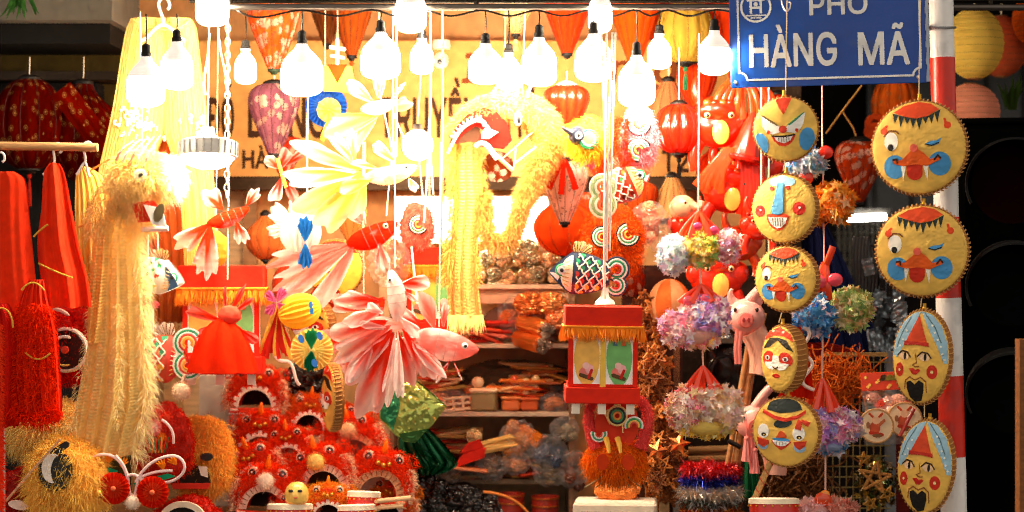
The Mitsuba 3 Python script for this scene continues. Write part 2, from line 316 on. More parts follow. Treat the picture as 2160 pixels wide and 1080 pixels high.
add(AW, box(-3.6, 5, .22, 4.1, 2.96, 2.99), 'metal', C(40, 38, 36), part='roof_sheet', smooth=False)

# the orange signboard on the shop wall, its lettering raised a little
SB = thing('shop_signboard', 'wide orange yellow shop signboard with dark brown lettering behind the bulbs', 'signboard')
yS = 1.28; f = absf(yS)
add(SB, wb(418, 1592, 86, 372, yS, 1.42), 'matte', C(214, 160, 92), part='board', smooth=False)
add(SB, wb(410, 1600, 374, 400, yS + .02, 1.42), 'metal', C(60, 48, 36), part='lower_frame', smooth=False)
INK = C(60, 36, 18)
def sign_words(s, x0, x1, base, h, col=INK, shear=0, part='lettering'):
    m = fit_words(s, x0, x1, 0, h, off=-1); m.vertices[:, 0] += shear*m.vertices[:, 2]; m.vertices[:, 2] -= base
    add(SB, m, 'matte', col, f, part=part, smooth=False)
sign_words('ĐỒ', 437, 494, 288, 80); sign_words('DÙNG', 524, 690, 288, 80); sign_words('TRUYỀN', 800, 1012, 288, 80); sign_words('THỐNG', 1036, 1212, 288, 80)
sign_words('HÀ', 512, 566, 354, 36); sign_words('ĐT:', 1112, 1172, 354, 40); sign_words('T2', 1396, 1452, 362, 44)
for s, a, b in (('I', 974, 1002), ('n', 1288, 1324), ('g', 1376, 1424)): sign_words(s, a, b, 174, 60, C(120, 60, 26), .15)

# the rail that carries everything, and the lamp cable
RL = thing('hanging_rail', 'grey steel tube across the top of the stall carrying lamps and lanterns', 'rail')
add(RL, wtube([(478, 15, .18), (1300, 15, .18), (2300, 16, .18)], 7, 10), 'metal', C(88, 82, 76), part='tube')
add(RL, wtube([(400, 2, .22), (2300, 2, .22)], 5, 8), 'metal', C(30, 26, 24), part='tube')
for x in (486, 1005, 1560, 2090): add(RL, wtube([(x, -170, .18), (x, 22, .18)], 5, 8), 'metal', C(40, 36, 32), part='hanger_rod')
cab = []
xs = [500, 640, 795, 880, 1020, 1130, 1245, 1345, 1400, 1500, 1640]
for a, b in zip(xs[:-1], xs[1:]): cab += [(a, 22, .16), ((a + b)/2, 34, .16)]
add(thing('lamp_cable', 'black cable looped under the rail from lamp to lamp', 'cable'), wtube(cab + [(1640, 22, .16)], 2.2, 5, smooth=90), 'vinyl', BLACK)

# ---- lamps -----------------------------------------------------------------------------------------------------------------------
def bulb(px, top, bot, w, y, label, lit=1.0, cord=22, tint=LAMP):
    t = thing('light_bulb', label, 'light bulb', 'lamps along the rail')
    H, R, fr = bot - top, w/2, Fr(px, bot, y)
    a = np.linspace(0, PI/2, 7)
    g = [(R*math.sin(q)**.8, .16*H*(1 - math.cos(q))) for q in a] + [(R*1.01, .26*H), (R, .40*H), (R*.96, .47*H)]
    emit(t, lathe(g, 24), tint*lit, fr, part='globe')
    emit(t, lathe([(R*.965, .468*H), (R*.86, .55*H), (R*.62, .64*H), (R*.36, .72*H), (11, .79*H), (9, .80*H)], 24), np.array([1, .84, .66])*(.08 if lit < .5 else .12), fr, part='housing', weight=.04)  # opaque housing given a faint glow of its own so it looks lit
    add(t, lathe([(0, .78*H), (10.5, .79*H), (10.5, .86*H), (8.5, .88*H), (8.5, .97*H), (4, H), (0, H)], 16), 'matte', C(18, 14, 12), fr, part='socket')
    if cord is not None: add(t, wtube([(px, top + 2, y), (px + 1.5, (top + cord)/2, y), (px, cord, y + .02)], 1.6, 5), 'vinyl', BLACK, part='cord')
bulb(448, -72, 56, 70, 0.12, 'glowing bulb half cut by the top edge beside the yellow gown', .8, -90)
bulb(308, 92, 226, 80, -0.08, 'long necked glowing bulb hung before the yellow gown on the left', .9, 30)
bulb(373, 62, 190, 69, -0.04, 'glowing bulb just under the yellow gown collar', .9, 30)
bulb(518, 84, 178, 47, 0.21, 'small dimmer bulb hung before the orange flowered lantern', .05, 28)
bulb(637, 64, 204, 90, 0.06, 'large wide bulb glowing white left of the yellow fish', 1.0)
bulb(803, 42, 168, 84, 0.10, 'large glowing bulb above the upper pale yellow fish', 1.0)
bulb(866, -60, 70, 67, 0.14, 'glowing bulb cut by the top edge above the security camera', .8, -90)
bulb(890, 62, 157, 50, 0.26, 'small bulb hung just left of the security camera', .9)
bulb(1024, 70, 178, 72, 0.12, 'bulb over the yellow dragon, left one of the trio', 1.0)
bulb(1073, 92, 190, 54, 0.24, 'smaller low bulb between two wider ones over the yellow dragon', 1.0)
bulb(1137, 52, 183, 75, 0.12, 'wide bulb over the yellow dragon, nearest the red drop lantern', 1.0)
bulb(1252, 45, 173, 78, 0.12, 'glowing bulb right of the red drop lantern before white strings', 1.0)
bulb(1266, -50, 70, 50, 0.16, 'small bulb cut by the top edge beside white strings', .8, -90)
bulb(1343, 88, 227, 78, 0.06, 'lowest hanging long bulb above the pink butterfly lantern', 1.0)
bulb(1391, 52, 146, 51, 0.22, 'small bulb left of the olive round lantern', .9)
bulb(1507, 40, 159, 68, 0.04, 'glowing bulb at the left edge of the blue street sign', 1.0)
# the ball lamp, the flat lamp and the lamps inside the shop
bl = thing('ball_lamp', 'bare white ball lamp glowing beside the pale yellow fish', 'lamp')
emit(bl, ell((0, 0, 0), (33, 33, 33)), LAMP*.9, Fr(881, 306, .04), part='globe')
add(bl, lathe([(0, 44), (9, 44), (10, 30), (12, 26)], 14), 'matte', C(60, 50, 44), Fr(881, 306, .04), part='socket')
add(bl, wtube([(881, 264, .04), (889, 150, .1), (893, 22, .18)], 1.5, 5), 'vinyl', C(200, 190, 170), part='cord')
ul = thing('flat_lamp', 'round flat finned lamp glowing underneath, left of the red goldfish', 'lamp')
fr = Fr(439, 330, .02, pitch=-8)
emit(ul, lathe([(0, -26), (26, -24), (46, -16), (55, -2)], 32), LAMP*.9, fr, part='diffuser')
add(ul, lathe([(56, -4), (61, -2), (62, 28), (58, 32), (30, 36), (16, 44), (12, 62), (0, 63)], 40), 'metal', C(205, 200, 192), fr, part='housing')
for i in range(24):
    a = i/24*2*PI; m = box(57, 64, -1.6, 1.6, 0, 29); m.vertices = m.vertices @ rot([0, 0, 1], math.degrees(a)).T
    add(ul, m, 'metal', C(170, 164, 156), fr, part='fin', smooth=False)
add(ul, wtube([(439, 268, .02), (440, 150, .1), (441, 22, .18)], 1.8, 5), 'vinyl', C(210, 200, 185), part='cord')
pl = thing('panel_lamp', 'bright white panel lamp on the shop wall behind the yellow dragon', 'lamp')
emit(pl, wb(842, 1150, 422, 505, 1.20, 1.23), np.array([1, .8, .52])*26, part='diffuser')
add(pl, wb(834, 1158, 414, 513, 1.232, 1.30), 'metal', C(210, 205, 198), part='frame', smooth=False)
tl = thing('tube_lamp', 'thin white tube lamp in the dark behind the orange drop lantern', 'lamp')
emit(tl, wtube([(1770, 462, 3.4), (1868, 457, 3.4)], 6, 10), np.array([1, .95, .85])*9, part='tube')
add(tl, wb(1755, 1880, 440, 452, 3.42, 3.5), 'metal', C(120, 116, 110), part='holder', smooth=False)

# ---- right: pole, street sign, traffic light -------------------------------------------------------------------------------------
PO = thing('striped_pole', 'round pole painted in red and white bands right of the blue street sign', 'pole')
def polex(py): return 1985 + 27*py/1080
ys = [-200, -45, 122, 290, 458, 628, 792, 963, 1130, 1300]
for i, (a, b) in enumerate(zip(ys[:-1], ys[1:])):
    rb = (25.5 + 2*a/1080)
    add(PO, wtube([(polex(a), a, .09), (polex(b), b, .09)], rb, 32, caps=False), 'enamel', C(205, 44, 26) if i % 2 == 0 else C(228, 226, 224), part='band')
a = P(polex(1300), 1300, .09); q = P(polex(2200), 2200, .09)
add(PO, tube([[a[0], .09, a[2]], [q[0], .09, 0]], 28*kk(.09), 32), 'enamel', C(200, 198, 194), part='base')
ST = thing('street_sign', 'blue street name plate with white lettering and thin white border', 'street sign')
fr = Fr(1749, 178, .03, yaw=-3, roll=-1.4)
add(ST, box(-206, 206, 0, 4, -2, 262, bevel=3), 'enamel', C(24, 68, 152), fr, part='plate', smooth=30)
bo = Polygon([(-188, 14 + 16), *[(-188 + 16*math.sin(t), 14 + 16*math.cos(t)) for t in np.linspace(.2, PI/2 - .2, 6)], (-172, 14), (176, 14), *[(192 - 16*math.sin(t), 14 + 16*math.cos(t)) for t in np.linspace(PI/2 - .2, .2, 6)], (192, 30), (192, 248), (-188, 248)])
LW = C(226, 226, 224)
add(ST, slab(bo.exterior.buffer(2.1), -1.6, 0), 'enamel', LW, fr, part='border', smooth=False)
for s, x0, x1, base, h in (('HÀNG', -166, 18, 42, 66), ('MÃ', 62, 170, 40, 66), ('PHỐ', -38, 84, 148, 42)):
    add(ST, fit_words(s, x0, x1, base, h, off=-.2), 'enamel', LW, fr, part='lettering', smooth=False)
em = unary_union([Point(0, 0).buffer(33).difference(Point(0, 0).buffer(28.5)), poly((-18, 12), (-22, 18), (22, 18), (18, 12)), poly((-12, 19), (12, 19), (6, 24), (-6, 24)),
                  poly((-13, -14), (-8, -14), (-8, 12), (-13, 12)), poly((8, -14), (13, -14), (13, 12), (8, 12)), poly((-13, -4), (13, -4), (13, 1), (-13, 1)), Point(0, 6).buffer(4.5), line([(-20, -18), (20, -18)], 1.5), line([(-10, -23), (-2, -23)], 1.6), line([(2, -23), (10, -23)], 1.6)])
em = affinity.translate(em, -150, 168)
add(ST, slab(em, -1.6, 0), 'enamel', LW, fr, part='emblem', smooth=False)
for x, z in ((186, 6), (-196, 6)): add(ST, ell((x, -1, z + 4), (4, 2, 4), 2), 'metal', C(180, 180, 182), fr, part='bolt')
add(ST, cat(*[box(203 + (i % 3), 211 - (i % 2), -3, 8, 12*i, 12*i + 13) for i in range(21)]), 'metal', C(150, 160, 178), fr, part='edge_strip', smooth=False)
br = thing('sign_bracket', 'grey metal bracket clamping the blue sign to the striped pole', 'bracket')
add(br, wtube([(1940, 60, .06), (1998, 58, .12)], 6, 8), 'metal', C(150, 150, 152), part='arm')
add(br, ring(W([(1986 + 29*math.cos(t), 58, .09 + .047*math.sin(t)) for t in np.linspace(0, 2*PI, 25)]), .004), 'metal', C(140, 140, 142), part='clamp')
TL = thing('traffic_light', 'large black traffic light housing with round hoods at the right edge', 'traffic light')
DK = C(8, 8, 9)
fr = Fr(2136, 700, .17, yaw=-12)
add(TL, box(-112, 120, 0, 110, -520, 440, bevel=14), 'dull', DK, fr, part='housing', smooth=30)
add(TL, box(-120, 128, -6, 116, 440, 452, bevel=4), 'dull', C(10, 10, 11), fr, part='lid')
for zc in (312, 96, -130):
    t = np.linspace(-.15*PI, 1.15*PI, 40)
    L0, R0 = np.linspace(0, 1, 8), 98
    g = np.array([[[R0*math.cos(q), -115*s*(.35 + .65*max(0, math.sin(q))) , zc + R0*math.sin(q)*(1 - .06*s)] for q in t] for s in L0])
    gi = g*1; gi[..., 0] *= .95; gi[..., 2] = zc + (gi[..., 2] - zc)*.95
    rim = np.stack([g[-1], gi[-1]])
    add(TL, cat(grid(g), grid(gi), grid(rim)), 'matte', C(15, 15, 17), fr, part='hood', smooth=True)
    add(TL, lathe([(0, -10), (50, -8), (84, 0), (90, 2)], 40, axis='y'), 'dull', C(30, 12, 11) if zc > 200 else C(14, 15, 14), Fr(0, 0, 0) if 0 else (lambda v, zc=zc: fr(v + np.array([0, 0, zc]))), part='lens')
add(TL, wtube([(2125, 1220, .24), (2125, 2400, .24)], 30, 16), 'dull', DK, part='post')
op = thing('orange_post', 'narrow orange tan post cut by the lower right corner', 'post')
add(op, wb(2151, 2190, 716, 2000, -.55, -.5), 'wood', C(120, 72, 36), smooth=False)

# ---- papier mache masks ------------------------------------------------------------------------------------------------------------
MY = C(232, 184, 86)
def mask(px, py, rx, rz, yaw, roll, label, feats, y=-.03, body=MY, thick=26, hang=None, oval=1.0, seed=0):
    """A round (or oval) bowl with painted patches; feats: (part, polygon in radii, colour, layer)."""
    t = thing('papier_mache_mask', label, 'mask', 'papier mache masks on strings')
    rz *= .955; R = rz; fr = Fr(px, py, y, yaw=yaw, roll=roll)
    h = .15*R; ax = R*oval
    surf = lambda x, z: -h*(1 - np.clip((x/ax)**2 + (z/R)**2, 0, 1.02))
    pr = [(R*q, -h*(1 - q*q)) for q in np.linspace(0, .97, 14)] + [(R*.995, 1.5), (R*1.005, 5)]
    m = lathe(pr, 64, axis='y'); m.vertices[:, 0] *= oval
    m.vertices[:, 1] += (meshkit.fbm(m.vertices*.07 + seed*9, 3) - .5)*2.2
    add(t, m, 'papier', body, fr, part='face', smooth=True)
    rimp = [(R*1.0, 3), (R*1.03, 5), (R*1.035, thick*.5), (R*1.02, thick), (R*.9, thick + 2), (0, thick + 3)]
    m = lathe(rimp, 64, axis='y'); m.vertices[:, 0] *= oval
    add(t, m, 'matte', C(150, 98, 48), fr, part='rim')
    st = []
    n = int(2*PI*R*(oval*.5 + .5)/9)
    for i in range(n):
        a = i/n*2*PI; c, s = math.cos(a), math.sin(a)
        p = [[c*R*.985*oval, 1, s*R*.985], [c*R*1.03*oval, 1.5, s*R*1.03], [c*R*1.055*oval, thick*.35, s*R*1.055], [math.cos(a + .03)*R*1.055*oval, thick*.75, math.sin(a + .03)*R*1.055]]
        st.append(tube(p, 1.3, 4, caps=False))
    add(t, cat(*st), 'cloth', C(190, 140, 84), fr, part='rim_stitching', stuff=True, smooth=False)
    for part, pl, col, layer in feats:
        pl = affinity.scale(pl, ax, R, origin=(0, 0)).intersection(affinity.scale(Point(0, 0).buffer(1, 32), ax*.985, R*.985, origin=(0, 0)))
        if pl.is_empty: continue
        add(t, drape(pl, surf, .9 + .8*layer, R*.14, 1.6), 'papier', col, fr, part=part, smooth=False)
    if hang:
        add(t, wtube([(px + hang[0], hang[1], y), (px, py - rz - 8, y + .01)], 1.3, 5), 'cloth', C(226, 200, 160), part='string')
        add(t, cat(ell((0, 8, R + 5), (5, 5, 5), 1), tube([[0, 8, R + 4], [0, 8, R + 16]], 4, 8)), 'metal', GOLD, fr, part='bell')
    return t
OR, BL, DR, SK, NV = C(226, 70, 20), C(70, 146, 205), C(192, 42, 26), C(236, 100, 76), C(32, 40, 40)
def spikes(pts, n, out, w):
    """Teeth hanging from a curve."""
    p = np.array(pts, float); d = np.r_[0, np.cumsum(np.linalg.norm(np.diff(p, axis=0), axis=1))]; res = []
    for i in range(n):
        s = np.array([np.interp((i + q)/n*d[-1], d, p[:, 0]) for q in (0, .5, 1)]), np.array([np.interp((i + q)/n*d[-1], d, p[:, 1]) for q in (0, .5, 1)])
        o = np.array(out) + np.array([.10*(s[0][1]), 0]); L = w*(1 + .35*math.sin(i*2.1))
        res.append(poly((s[0][0], s[1][0] + .03), (s[0][2], s[1][2] + .03), (s[0][1] + o[0]*L, s[1][1] + o[1]*L)))
    return unary_union(res)
def duck():
    F = []
    F.append(('fringe', spikes([(-.56, .72), (-.32, .64), (-.05, .58), (.22, .64), (.46, .78)], 8, (0, -1), .17), NV, 0))
    F.append(('cap', poly((-.54, .76), (-.32, .9), (0, .985), (.26, .94), (.44, .82), (.2, .67), (-.05, .62), (-.3, .67)), OR, 1))
    F.append(('comma_mark', unary_union([disc(-.74, .36, .075), line([(-.74, .42), (-.68, .47)], .025)]), OR, 0)); F.append(('comma_mark', unary_union([disc(.62, .47, .075), line([(.58, .52), (.56, .60)], .025)]), OR, 0))
    F.append(('eye', disc(-.58, .13, .15, .2), C(245, 240, 228), 0)); F.append(('pupil', disc(-.59, 0, .065, .075), BLACK, 1))
    F.append(('brow', line([(-.74, .24), (-.62, .37), (-.48, .36), (-.42, .3)], .013), C(120, 60, 26), 1))
    F.append(('winking_eye', poly((.17, .08), (.28, .13), (.4, .14), (.50, .20), (.44, .06), (.3, .02)), BL, 0)); F.append(('lash', line([(.17, .06), (.3, .03), (.44, .09)], .013), NV, 1))
    F.append(('cheek', disc(-.50, -.42, .235, .255), BL, 0)); F.append(('cheek', disc(.46, -.36, .235, .255), BL, 0))
    F.append(('tongue', unary_union([disc(-.07, -.54, .17, .17), poly((-.24, -.36), (.1, -.36), (.1, -.54), (-.24, -.54))]), C(205, 48, 24), 1))
    for x in (-.30, .17): F.append(('fang', poly((x - .06, -.38), (x + .06, -.36), (x - (.02 if x < 0 else -.03), -.72)), C(246, 238, 222), 2))
    F.append(('bill', unary_union([poly((-.05, .0), (-.2, -.14), (-.34, -.27), (-.52, -.30), (-.5, -.36), (-.3, -.41), (-.05, -.37), (.2, -.41), (.42, -.30), (.44, -.22), (.26, -.26), (.12, -.12)), disc(-.48, -.30, .06), disc(.43, -.24, .055)]), C(232, 92, 20), 3))
    F.append(('nostril_line', unary_union([line([(-.53, -.27), (-.45, -.25), (-.44, -.33)], .018), line([(.36, -.27), (.43, -.18), (.48, -.24)], .018)]), C(60, 26, 12), 4))
    F.append(('nose', disc(-.08, -.02, .085, .085), SK, 4))
    return F
def evil():
    F = [('forehead_mark', poly((-.3, 1), (0, 1), (.26, 1), (.1, .68), (-.03, .45), (-.17, .68)), C(222, 60, 28), 0)]
    F += [('cheek', disc(-.78, -.42, .22, .34, 12), BL, 0), ('cheek', disc(.66, -.36, .24, .36, -10), BL, 0)]
    W_ = C(246, 242, 234)
    F += [('eye', poly((-.75, .45), (-.5, .28), (-.24, .13), (-.16, .05), (-.16, -.1), (-.4, -.16), (-.58, -.1), (-.70, .09)), W_, 0), ('eye', poly((.65, .48), (.38, .30), (.12, .13), (.02, .02), (.02, -.1), (.3, -.16), (.46, -.06), (.58, .14)), W_, 0)]
    F += [('eyebrow', poly((-.74, .47), (-.66, .46), (-.42, .29), (-.2, .12), (-.26, .11), (-.5, .27)), C(110, 84, 36), 1), ('eyebrow', poly((.64, .5), (.52, .44), (.28, .26), (.08, .12), (.16, .10), (.42, .29)), C(66, 140, 110), 1)]
    F += [('eye_dot', disc(-.53, -.08, .055, .06), OR, 1), ('eye_dot', disc(.36, -.07, .05, .06), OR, 1), ('nose', disc(-.07, -.02, .125, .115), C(214, 60, 34), 2)]
    lip = poly((-.45, -.2), (-.36, -.38), (-.2, -.52), (-.05, -.56), (.12, -.5), (.25, -.36), (.32, -.2), (.1, -.25), (-.2, -.25)); F.append(('mouth', lip, C(214, 58, 30), 0))
    F.append(('tooth_row', poly((-.36, -.24), (-.27, -.38), (-.06, -.46), (.14, -.38), (.23, -.24), (-.06, -.27)), W_, 1))
    F += [('tooth_gap', line([(x, -.27), (x + .01, -.42)], .007), C(90, 60, 40), 2) for x in (-.22, -.14, -.06, .02, .1)]
    F.append(('mouth_line', line([(-.42, -.2), (-.2, -.235), (.08, -.235), (.28, -.2)], .022), C(30, 26, 14), 2)); return F
def clown():
    F = [('forehead_tuft', unary_union([disc(-.30, .78, .16, .12), disc(-.06, .86, .2, .12), disc(.18, .8, .18, .12), disc(-.02, .74, .25, .1)]), C(150, 200, 226), 0)]
    F += [('eye_dot', disc(-.36, .58, .07, .06), DR, 1), ('eye_dot', disc(.16, .62, .07, .06), DR, 1)]
    F.append(('nose', unary_union([poly((-.18, .74), (.02, .74), (.06, .3), (.08, 0), (-.02, -.17), (-.28, -.17), (-.3, 0), (-.22, .3)), disc(-.12, -.05, .2, .14)]), C(86, 160, 210), 2))
    F += [('cheek', disc(-.70, -.10, .17, .17), C(214, 44, 28), 0), ('cheek', disc(.55, .02, .19, .19), C(214, 44, 28), 0), ('cheek_highlight', disc(-.68, -.07, .03), WHITE, 1), ('cheek_highlight', disc(.57, .05, .035), WHITE, 1)]
    F.append(('lip', poly((-.46, -.2), (-.3, -.16), (-.1, -.2), (.1, -.14), (.26, -.2), (.22, -.42), (.05, -.62), (-.12, -.66), (-.32, -.55), (-.44, -.36)), C(222, 70, 34), 0))
    F.append(('tooth_row', poly((-.40, -.27), (-.1, -.26), (.2, -.26), (.16, -.42), (.02, -.56), (-.12, -.59), (-.28, -.5), (-.37, -.38)), C(246, 242, 234), 1))
    F += [('tooth_gap', line([(x, -.28), (x + .02, -.52)], .007), C(120, 90, 60), 2) for x in (-.26, -.18, -.1, -.02, .06)]; return F
def woman():
    F = [('hair', poly((-.85, .28), (-.5, .62), (-.05, .66), (.45, .6), (.85, .26), (.5, .34), (0, .58), (-.45, .34)), C(44, 34, 20), 0), ('headband', poly((-.8, .56), (-.3, .72), (.3, .72), (.8, .56), (.6, .8), (0, .99), (-.6, .8)), C(214, 56, 26), 1)]
    F += [('headband_dot', disc(x, .84, .07, .035), C(240, 190, 170), 2) for x in (-.3, .25)]
    F += [('eye_patch', disc(-.5, .02, .34, .2, 12), C(206, 48, 26), 0), ('eye_patch', disc(.5, .02, .34, .2, -12), C(206, 48, 26), 0), ('eye', disc(-.5, .02, .14, .07), WHITE, 1), ('eye', disc(.5, .02, .14, .07), WHITE, 1), ('pupil', disc(-.5, .02, .06, .05), C(90, 30, 16), 2), ('pupil', disc(.5, .02, .06, .05), C(90, 30, 16), 2)]
    F.append(('white_bridge', poly((-.16, .1), (.16, .1), (.2, -.1), (.7, -.12), (.5, -.3), (.2, -.34), (0, -.26), (-.2, -.34), (-.5, -.3), (-.7, -.12), (-.2, -.1)), C(246, 240, 228), 1))
    F += [('nose_line', line([(-.14, -.24), (0, -.3), (.14, -.24)], .02), C(90, 50, 26), 2), ('lips', disc(0, -.52, .2, .065), C(206, 48, 26), 0)]; return F
def boy():
    F = [('hair', unary_union([poly((-.58, .62), (-.5, .9), (-.2, 1), (.2, 1), (.42, .86), (.5, .7), (.2, .6), (-.15, .55)), disc(-.04, .26, .28, .13, 12)]), C(34, 44, 40), 0)]
    F += [('headband', poly((-.68, .62), (-.3, .46), (.05, .42), (.4, .54), (.6, .7), (.62, .6), (.42, .44), (.05, .31), (-.32, .36), (-.7, .52)), C(206, 50, 26), 1), ('knot', unary_union([poly((.42, .42), (.34, .14), (.52, .1), (.54, .36)), poly((.52, .42), (.78, .36), (.72, .22), (.56, .3))]), C(206, 60, 34), 2)]
    F += [('eye', disc(-.64, -.02, .18, .21), C(246, 242, 234), 0), ('eye', disc(.46, .0, .18, .21), C(246, 242, 234), 0), ('pupil', disc(-.62, -.12, .075, .055), C(40, 24, 14), 1), ('pupil', disc(.48, -.11, .075, .055), C(40, 24, 14), 1), ('pupil_highlight', disc(-.61, -.13, .03, .025), C(240, 190, 90), 2), ('pupil_highlight', disc(.49, -.12, .03, .025), C(240, 190, 90), 2)]
    F += [('blue_cheek', disc(-.64, -.42, .17, .15), C(150, 184, 216), 0), ('blue_cheek', disc(.5, -.4, .18, .16), C(150, 184, 216), 0), ('cheek', poly((-.84, -.22), (-.45, -.28), (-.45, -.38), (-.62, -.5), (-.8, -.42)), C(206, 58, 32), 1), ('cheek', poly((.32, -.26), (.7, -.2), (.66, -.36), (.5, -.48), (.36, -.4)), C(206, 58, 32), 1)]  # pale blue paint under the red cheek patches
    F += [('nose', unary_union([disc(-.06, -.05, .08, .08), poly((-.22, -.18), (.12, -.16), (.04, -.02), (-.14, -.02))]), C(222, 84, 40), 1), ('upper_lip', poly((-.34, -.2), (-.06, -.16), (.22, -.2), (.16, -.28), (-.28, -.28)), BL, 0), ('lip', poly((-.38, -.27), (.26, -.26), (.12, -.42), (-.06, -.54), (-.22, -.44)), C(214, 60, 32), 0), ('tooth_row', poly((-.33, -.27), (.2, -.27), (.08, -.39), (-.06, -.42), (-.22, -.39)), C(246, 242, 234), 2)]
    F += [('tooth_gap', line([(x, -.29), (x, -.38)], .006), C(120, 90, 60), 3) for x in (-.2, -.1, 0, .1)]; return F
def mandarin(k=0):
    LB = C(150, 190, 210)
    F = [('hood', poly((-.98, .02), (-.9, .4), (-.66, .74), (-.3, .95), (-.05, 1), (-.25, .66), (-.52, .3), (-.84, -.04)), LB, 0), ('hood', poly((-.05, 1), (.35, .93), (.7, .7), (.95, .3), (1, -.1), (.86, -.1), (.62, .26), (.3, .6)), LB, 0)]
    F += [('hood_dot', disc(x, z, .035, .022), WHITE, 1) for x, z in ((.5, .55), (.62, .4), (.74, .26), (.8, .1), (.88, -.02), (.4, .7), (-.62, .36), (-.72, .22), (-.5, .55))]
    F += [('hood_line', line([(.1, .95), (.5, .66), (.74, .34)], .014), C(90, 120, 130), 1), ('hood_line', line([(-.4, .84), (-.68, .5), (-.84, .2)], .014), C(90, 120, 130), 1)]
    F += [('hat', poly((-.09, .9), (.28, .3), (-.52, .3)), C(214, 68, 30), 1), ('hat_band', poly((-.56, .33), (.32, .33), (.34, .24), (-.1, .27), (-.56, .24)), C(186, 44, 26), 2)]
    for x, s in ((-.52, -1), (.22, 1)):
        F += [('eye', poly((x - .24, .01), (x - .08, .09), (x + .12, .07), (x + .2, 0), (x + .1, -.07), (x - .1, -.07)), C(236, 196, 150), 1), ('eye_line', line([(x - .26, .02), (x - .1, .12), (x + .1, .10), (x + .22, 0)], .016), C(60, 36, 20), 2), ('pupil', disc(x + .02, .01, .045, .08), BLACK, 2)]
    F += [('cheek', disc(-.70, -.30, .15, .15), C(204, 50, 28), 0), ('cheek', disc(.48, -.30, .18, .15), C(204, 50, 28), 0), ('cheek_highlight', disc(-.7, -.3, .04, .03), C(246, 220, 150), 1), ('cheek_highlight', disc(.48, -.3, .05, .035), C(246, 220, 150), 1)]
    F += [('nose_line', line([(-.12, .06), (-.06, -.12), (-.2, -.17), (-.12, -.21), (.02, -.2)], .014), C(150, 90, 40), 0), ('lips', poly((-.34, -.26), (-.18, -.24), (-.1, -.28), (0, -.25), (.08, -.28), (-.06, -.38), (-.2, -.38)), C(200, 44, 26), 0)]
    F += [('beard', poly((-.42, -.56), (-.28, -.52), (-.12, -.6), (.04, -.5), (.2, -.56), (.2, -.72), (.12, -.94), (-.1, -.98), (-.3, -.88), (-.4, -.7)), C(24, 16, 12), 1), ('moustache_line', line([(-.5, -.7), (-.46, -.52), (-.3, -.44), (-.1, -.5), (.1, -.43), (.28, -.52), (.3, -.75)], .016), C(150, 90, 40), 0)]
    return F
mask(1938, 311, 95, 102, -21, 0, 'upper of the two large masks with duck bill and wink, right column', duck(), hang=(4, -20), seed=1)
mask(1944, 529, 95, 99, -18, 2, 'lower of the two large masks with duck bill and wink, right column', duck(), hang=(-2, 412), seed=2)
mask(1942, 753, 55, 102, -30, 3, 'upper long faced mask with blue hood and black beard, right column', mandarin(), hang=(2, 630), oval=.62, seed=3, thick=30)
mask(1950, 985, 55, 102, -30, 5, 'lowest long faced mask with blue hood and black beard, right column', mandarin(), hang=(0, 850), oval=.60, seed=4, thick=30)
mask(1657, 272, 72, 70, -14, -3, 'grinning round mask with slanted white eyes, topmost of its string', evil(), hang=(3, 0), seed=5)
mask(1652, 440, 57, 75, -32, 3, 'round mask with long blue nose and toothy smile', clown(), hang=(4, 340), seed=6, thick=24)
mask(1656, 588, 59, 71, -30, 2, 'small round duck bill mask with wink, middle of the string', duck(), hang=(2, 512), seed=7, thick=26)
mask(1643, 757, 34, 72, -46, 3, 'narrow mask of a woman with red eye patches, seen half from the side', woman(), hang=(6, 660), oval=.68, seed=8, thick=40)
mask(1656, 911, 64, 75, -27, 3, 'round boy mask with black hair and red headband, lowest of its string', boy(), hang=(2, 828), seed=9)
hk = thing('wire_hook', 'bent wire hook on the front of the blue sign', 'hook'); add(hk, wtube([(1650, -5, -.05), (1652, 14, -.06), (1660, 24, -.06), (1667, 14, -.06), (1664, 4, -.05)], 1.6, 6, smooth=20), 'metal', C(200, 196, 190))

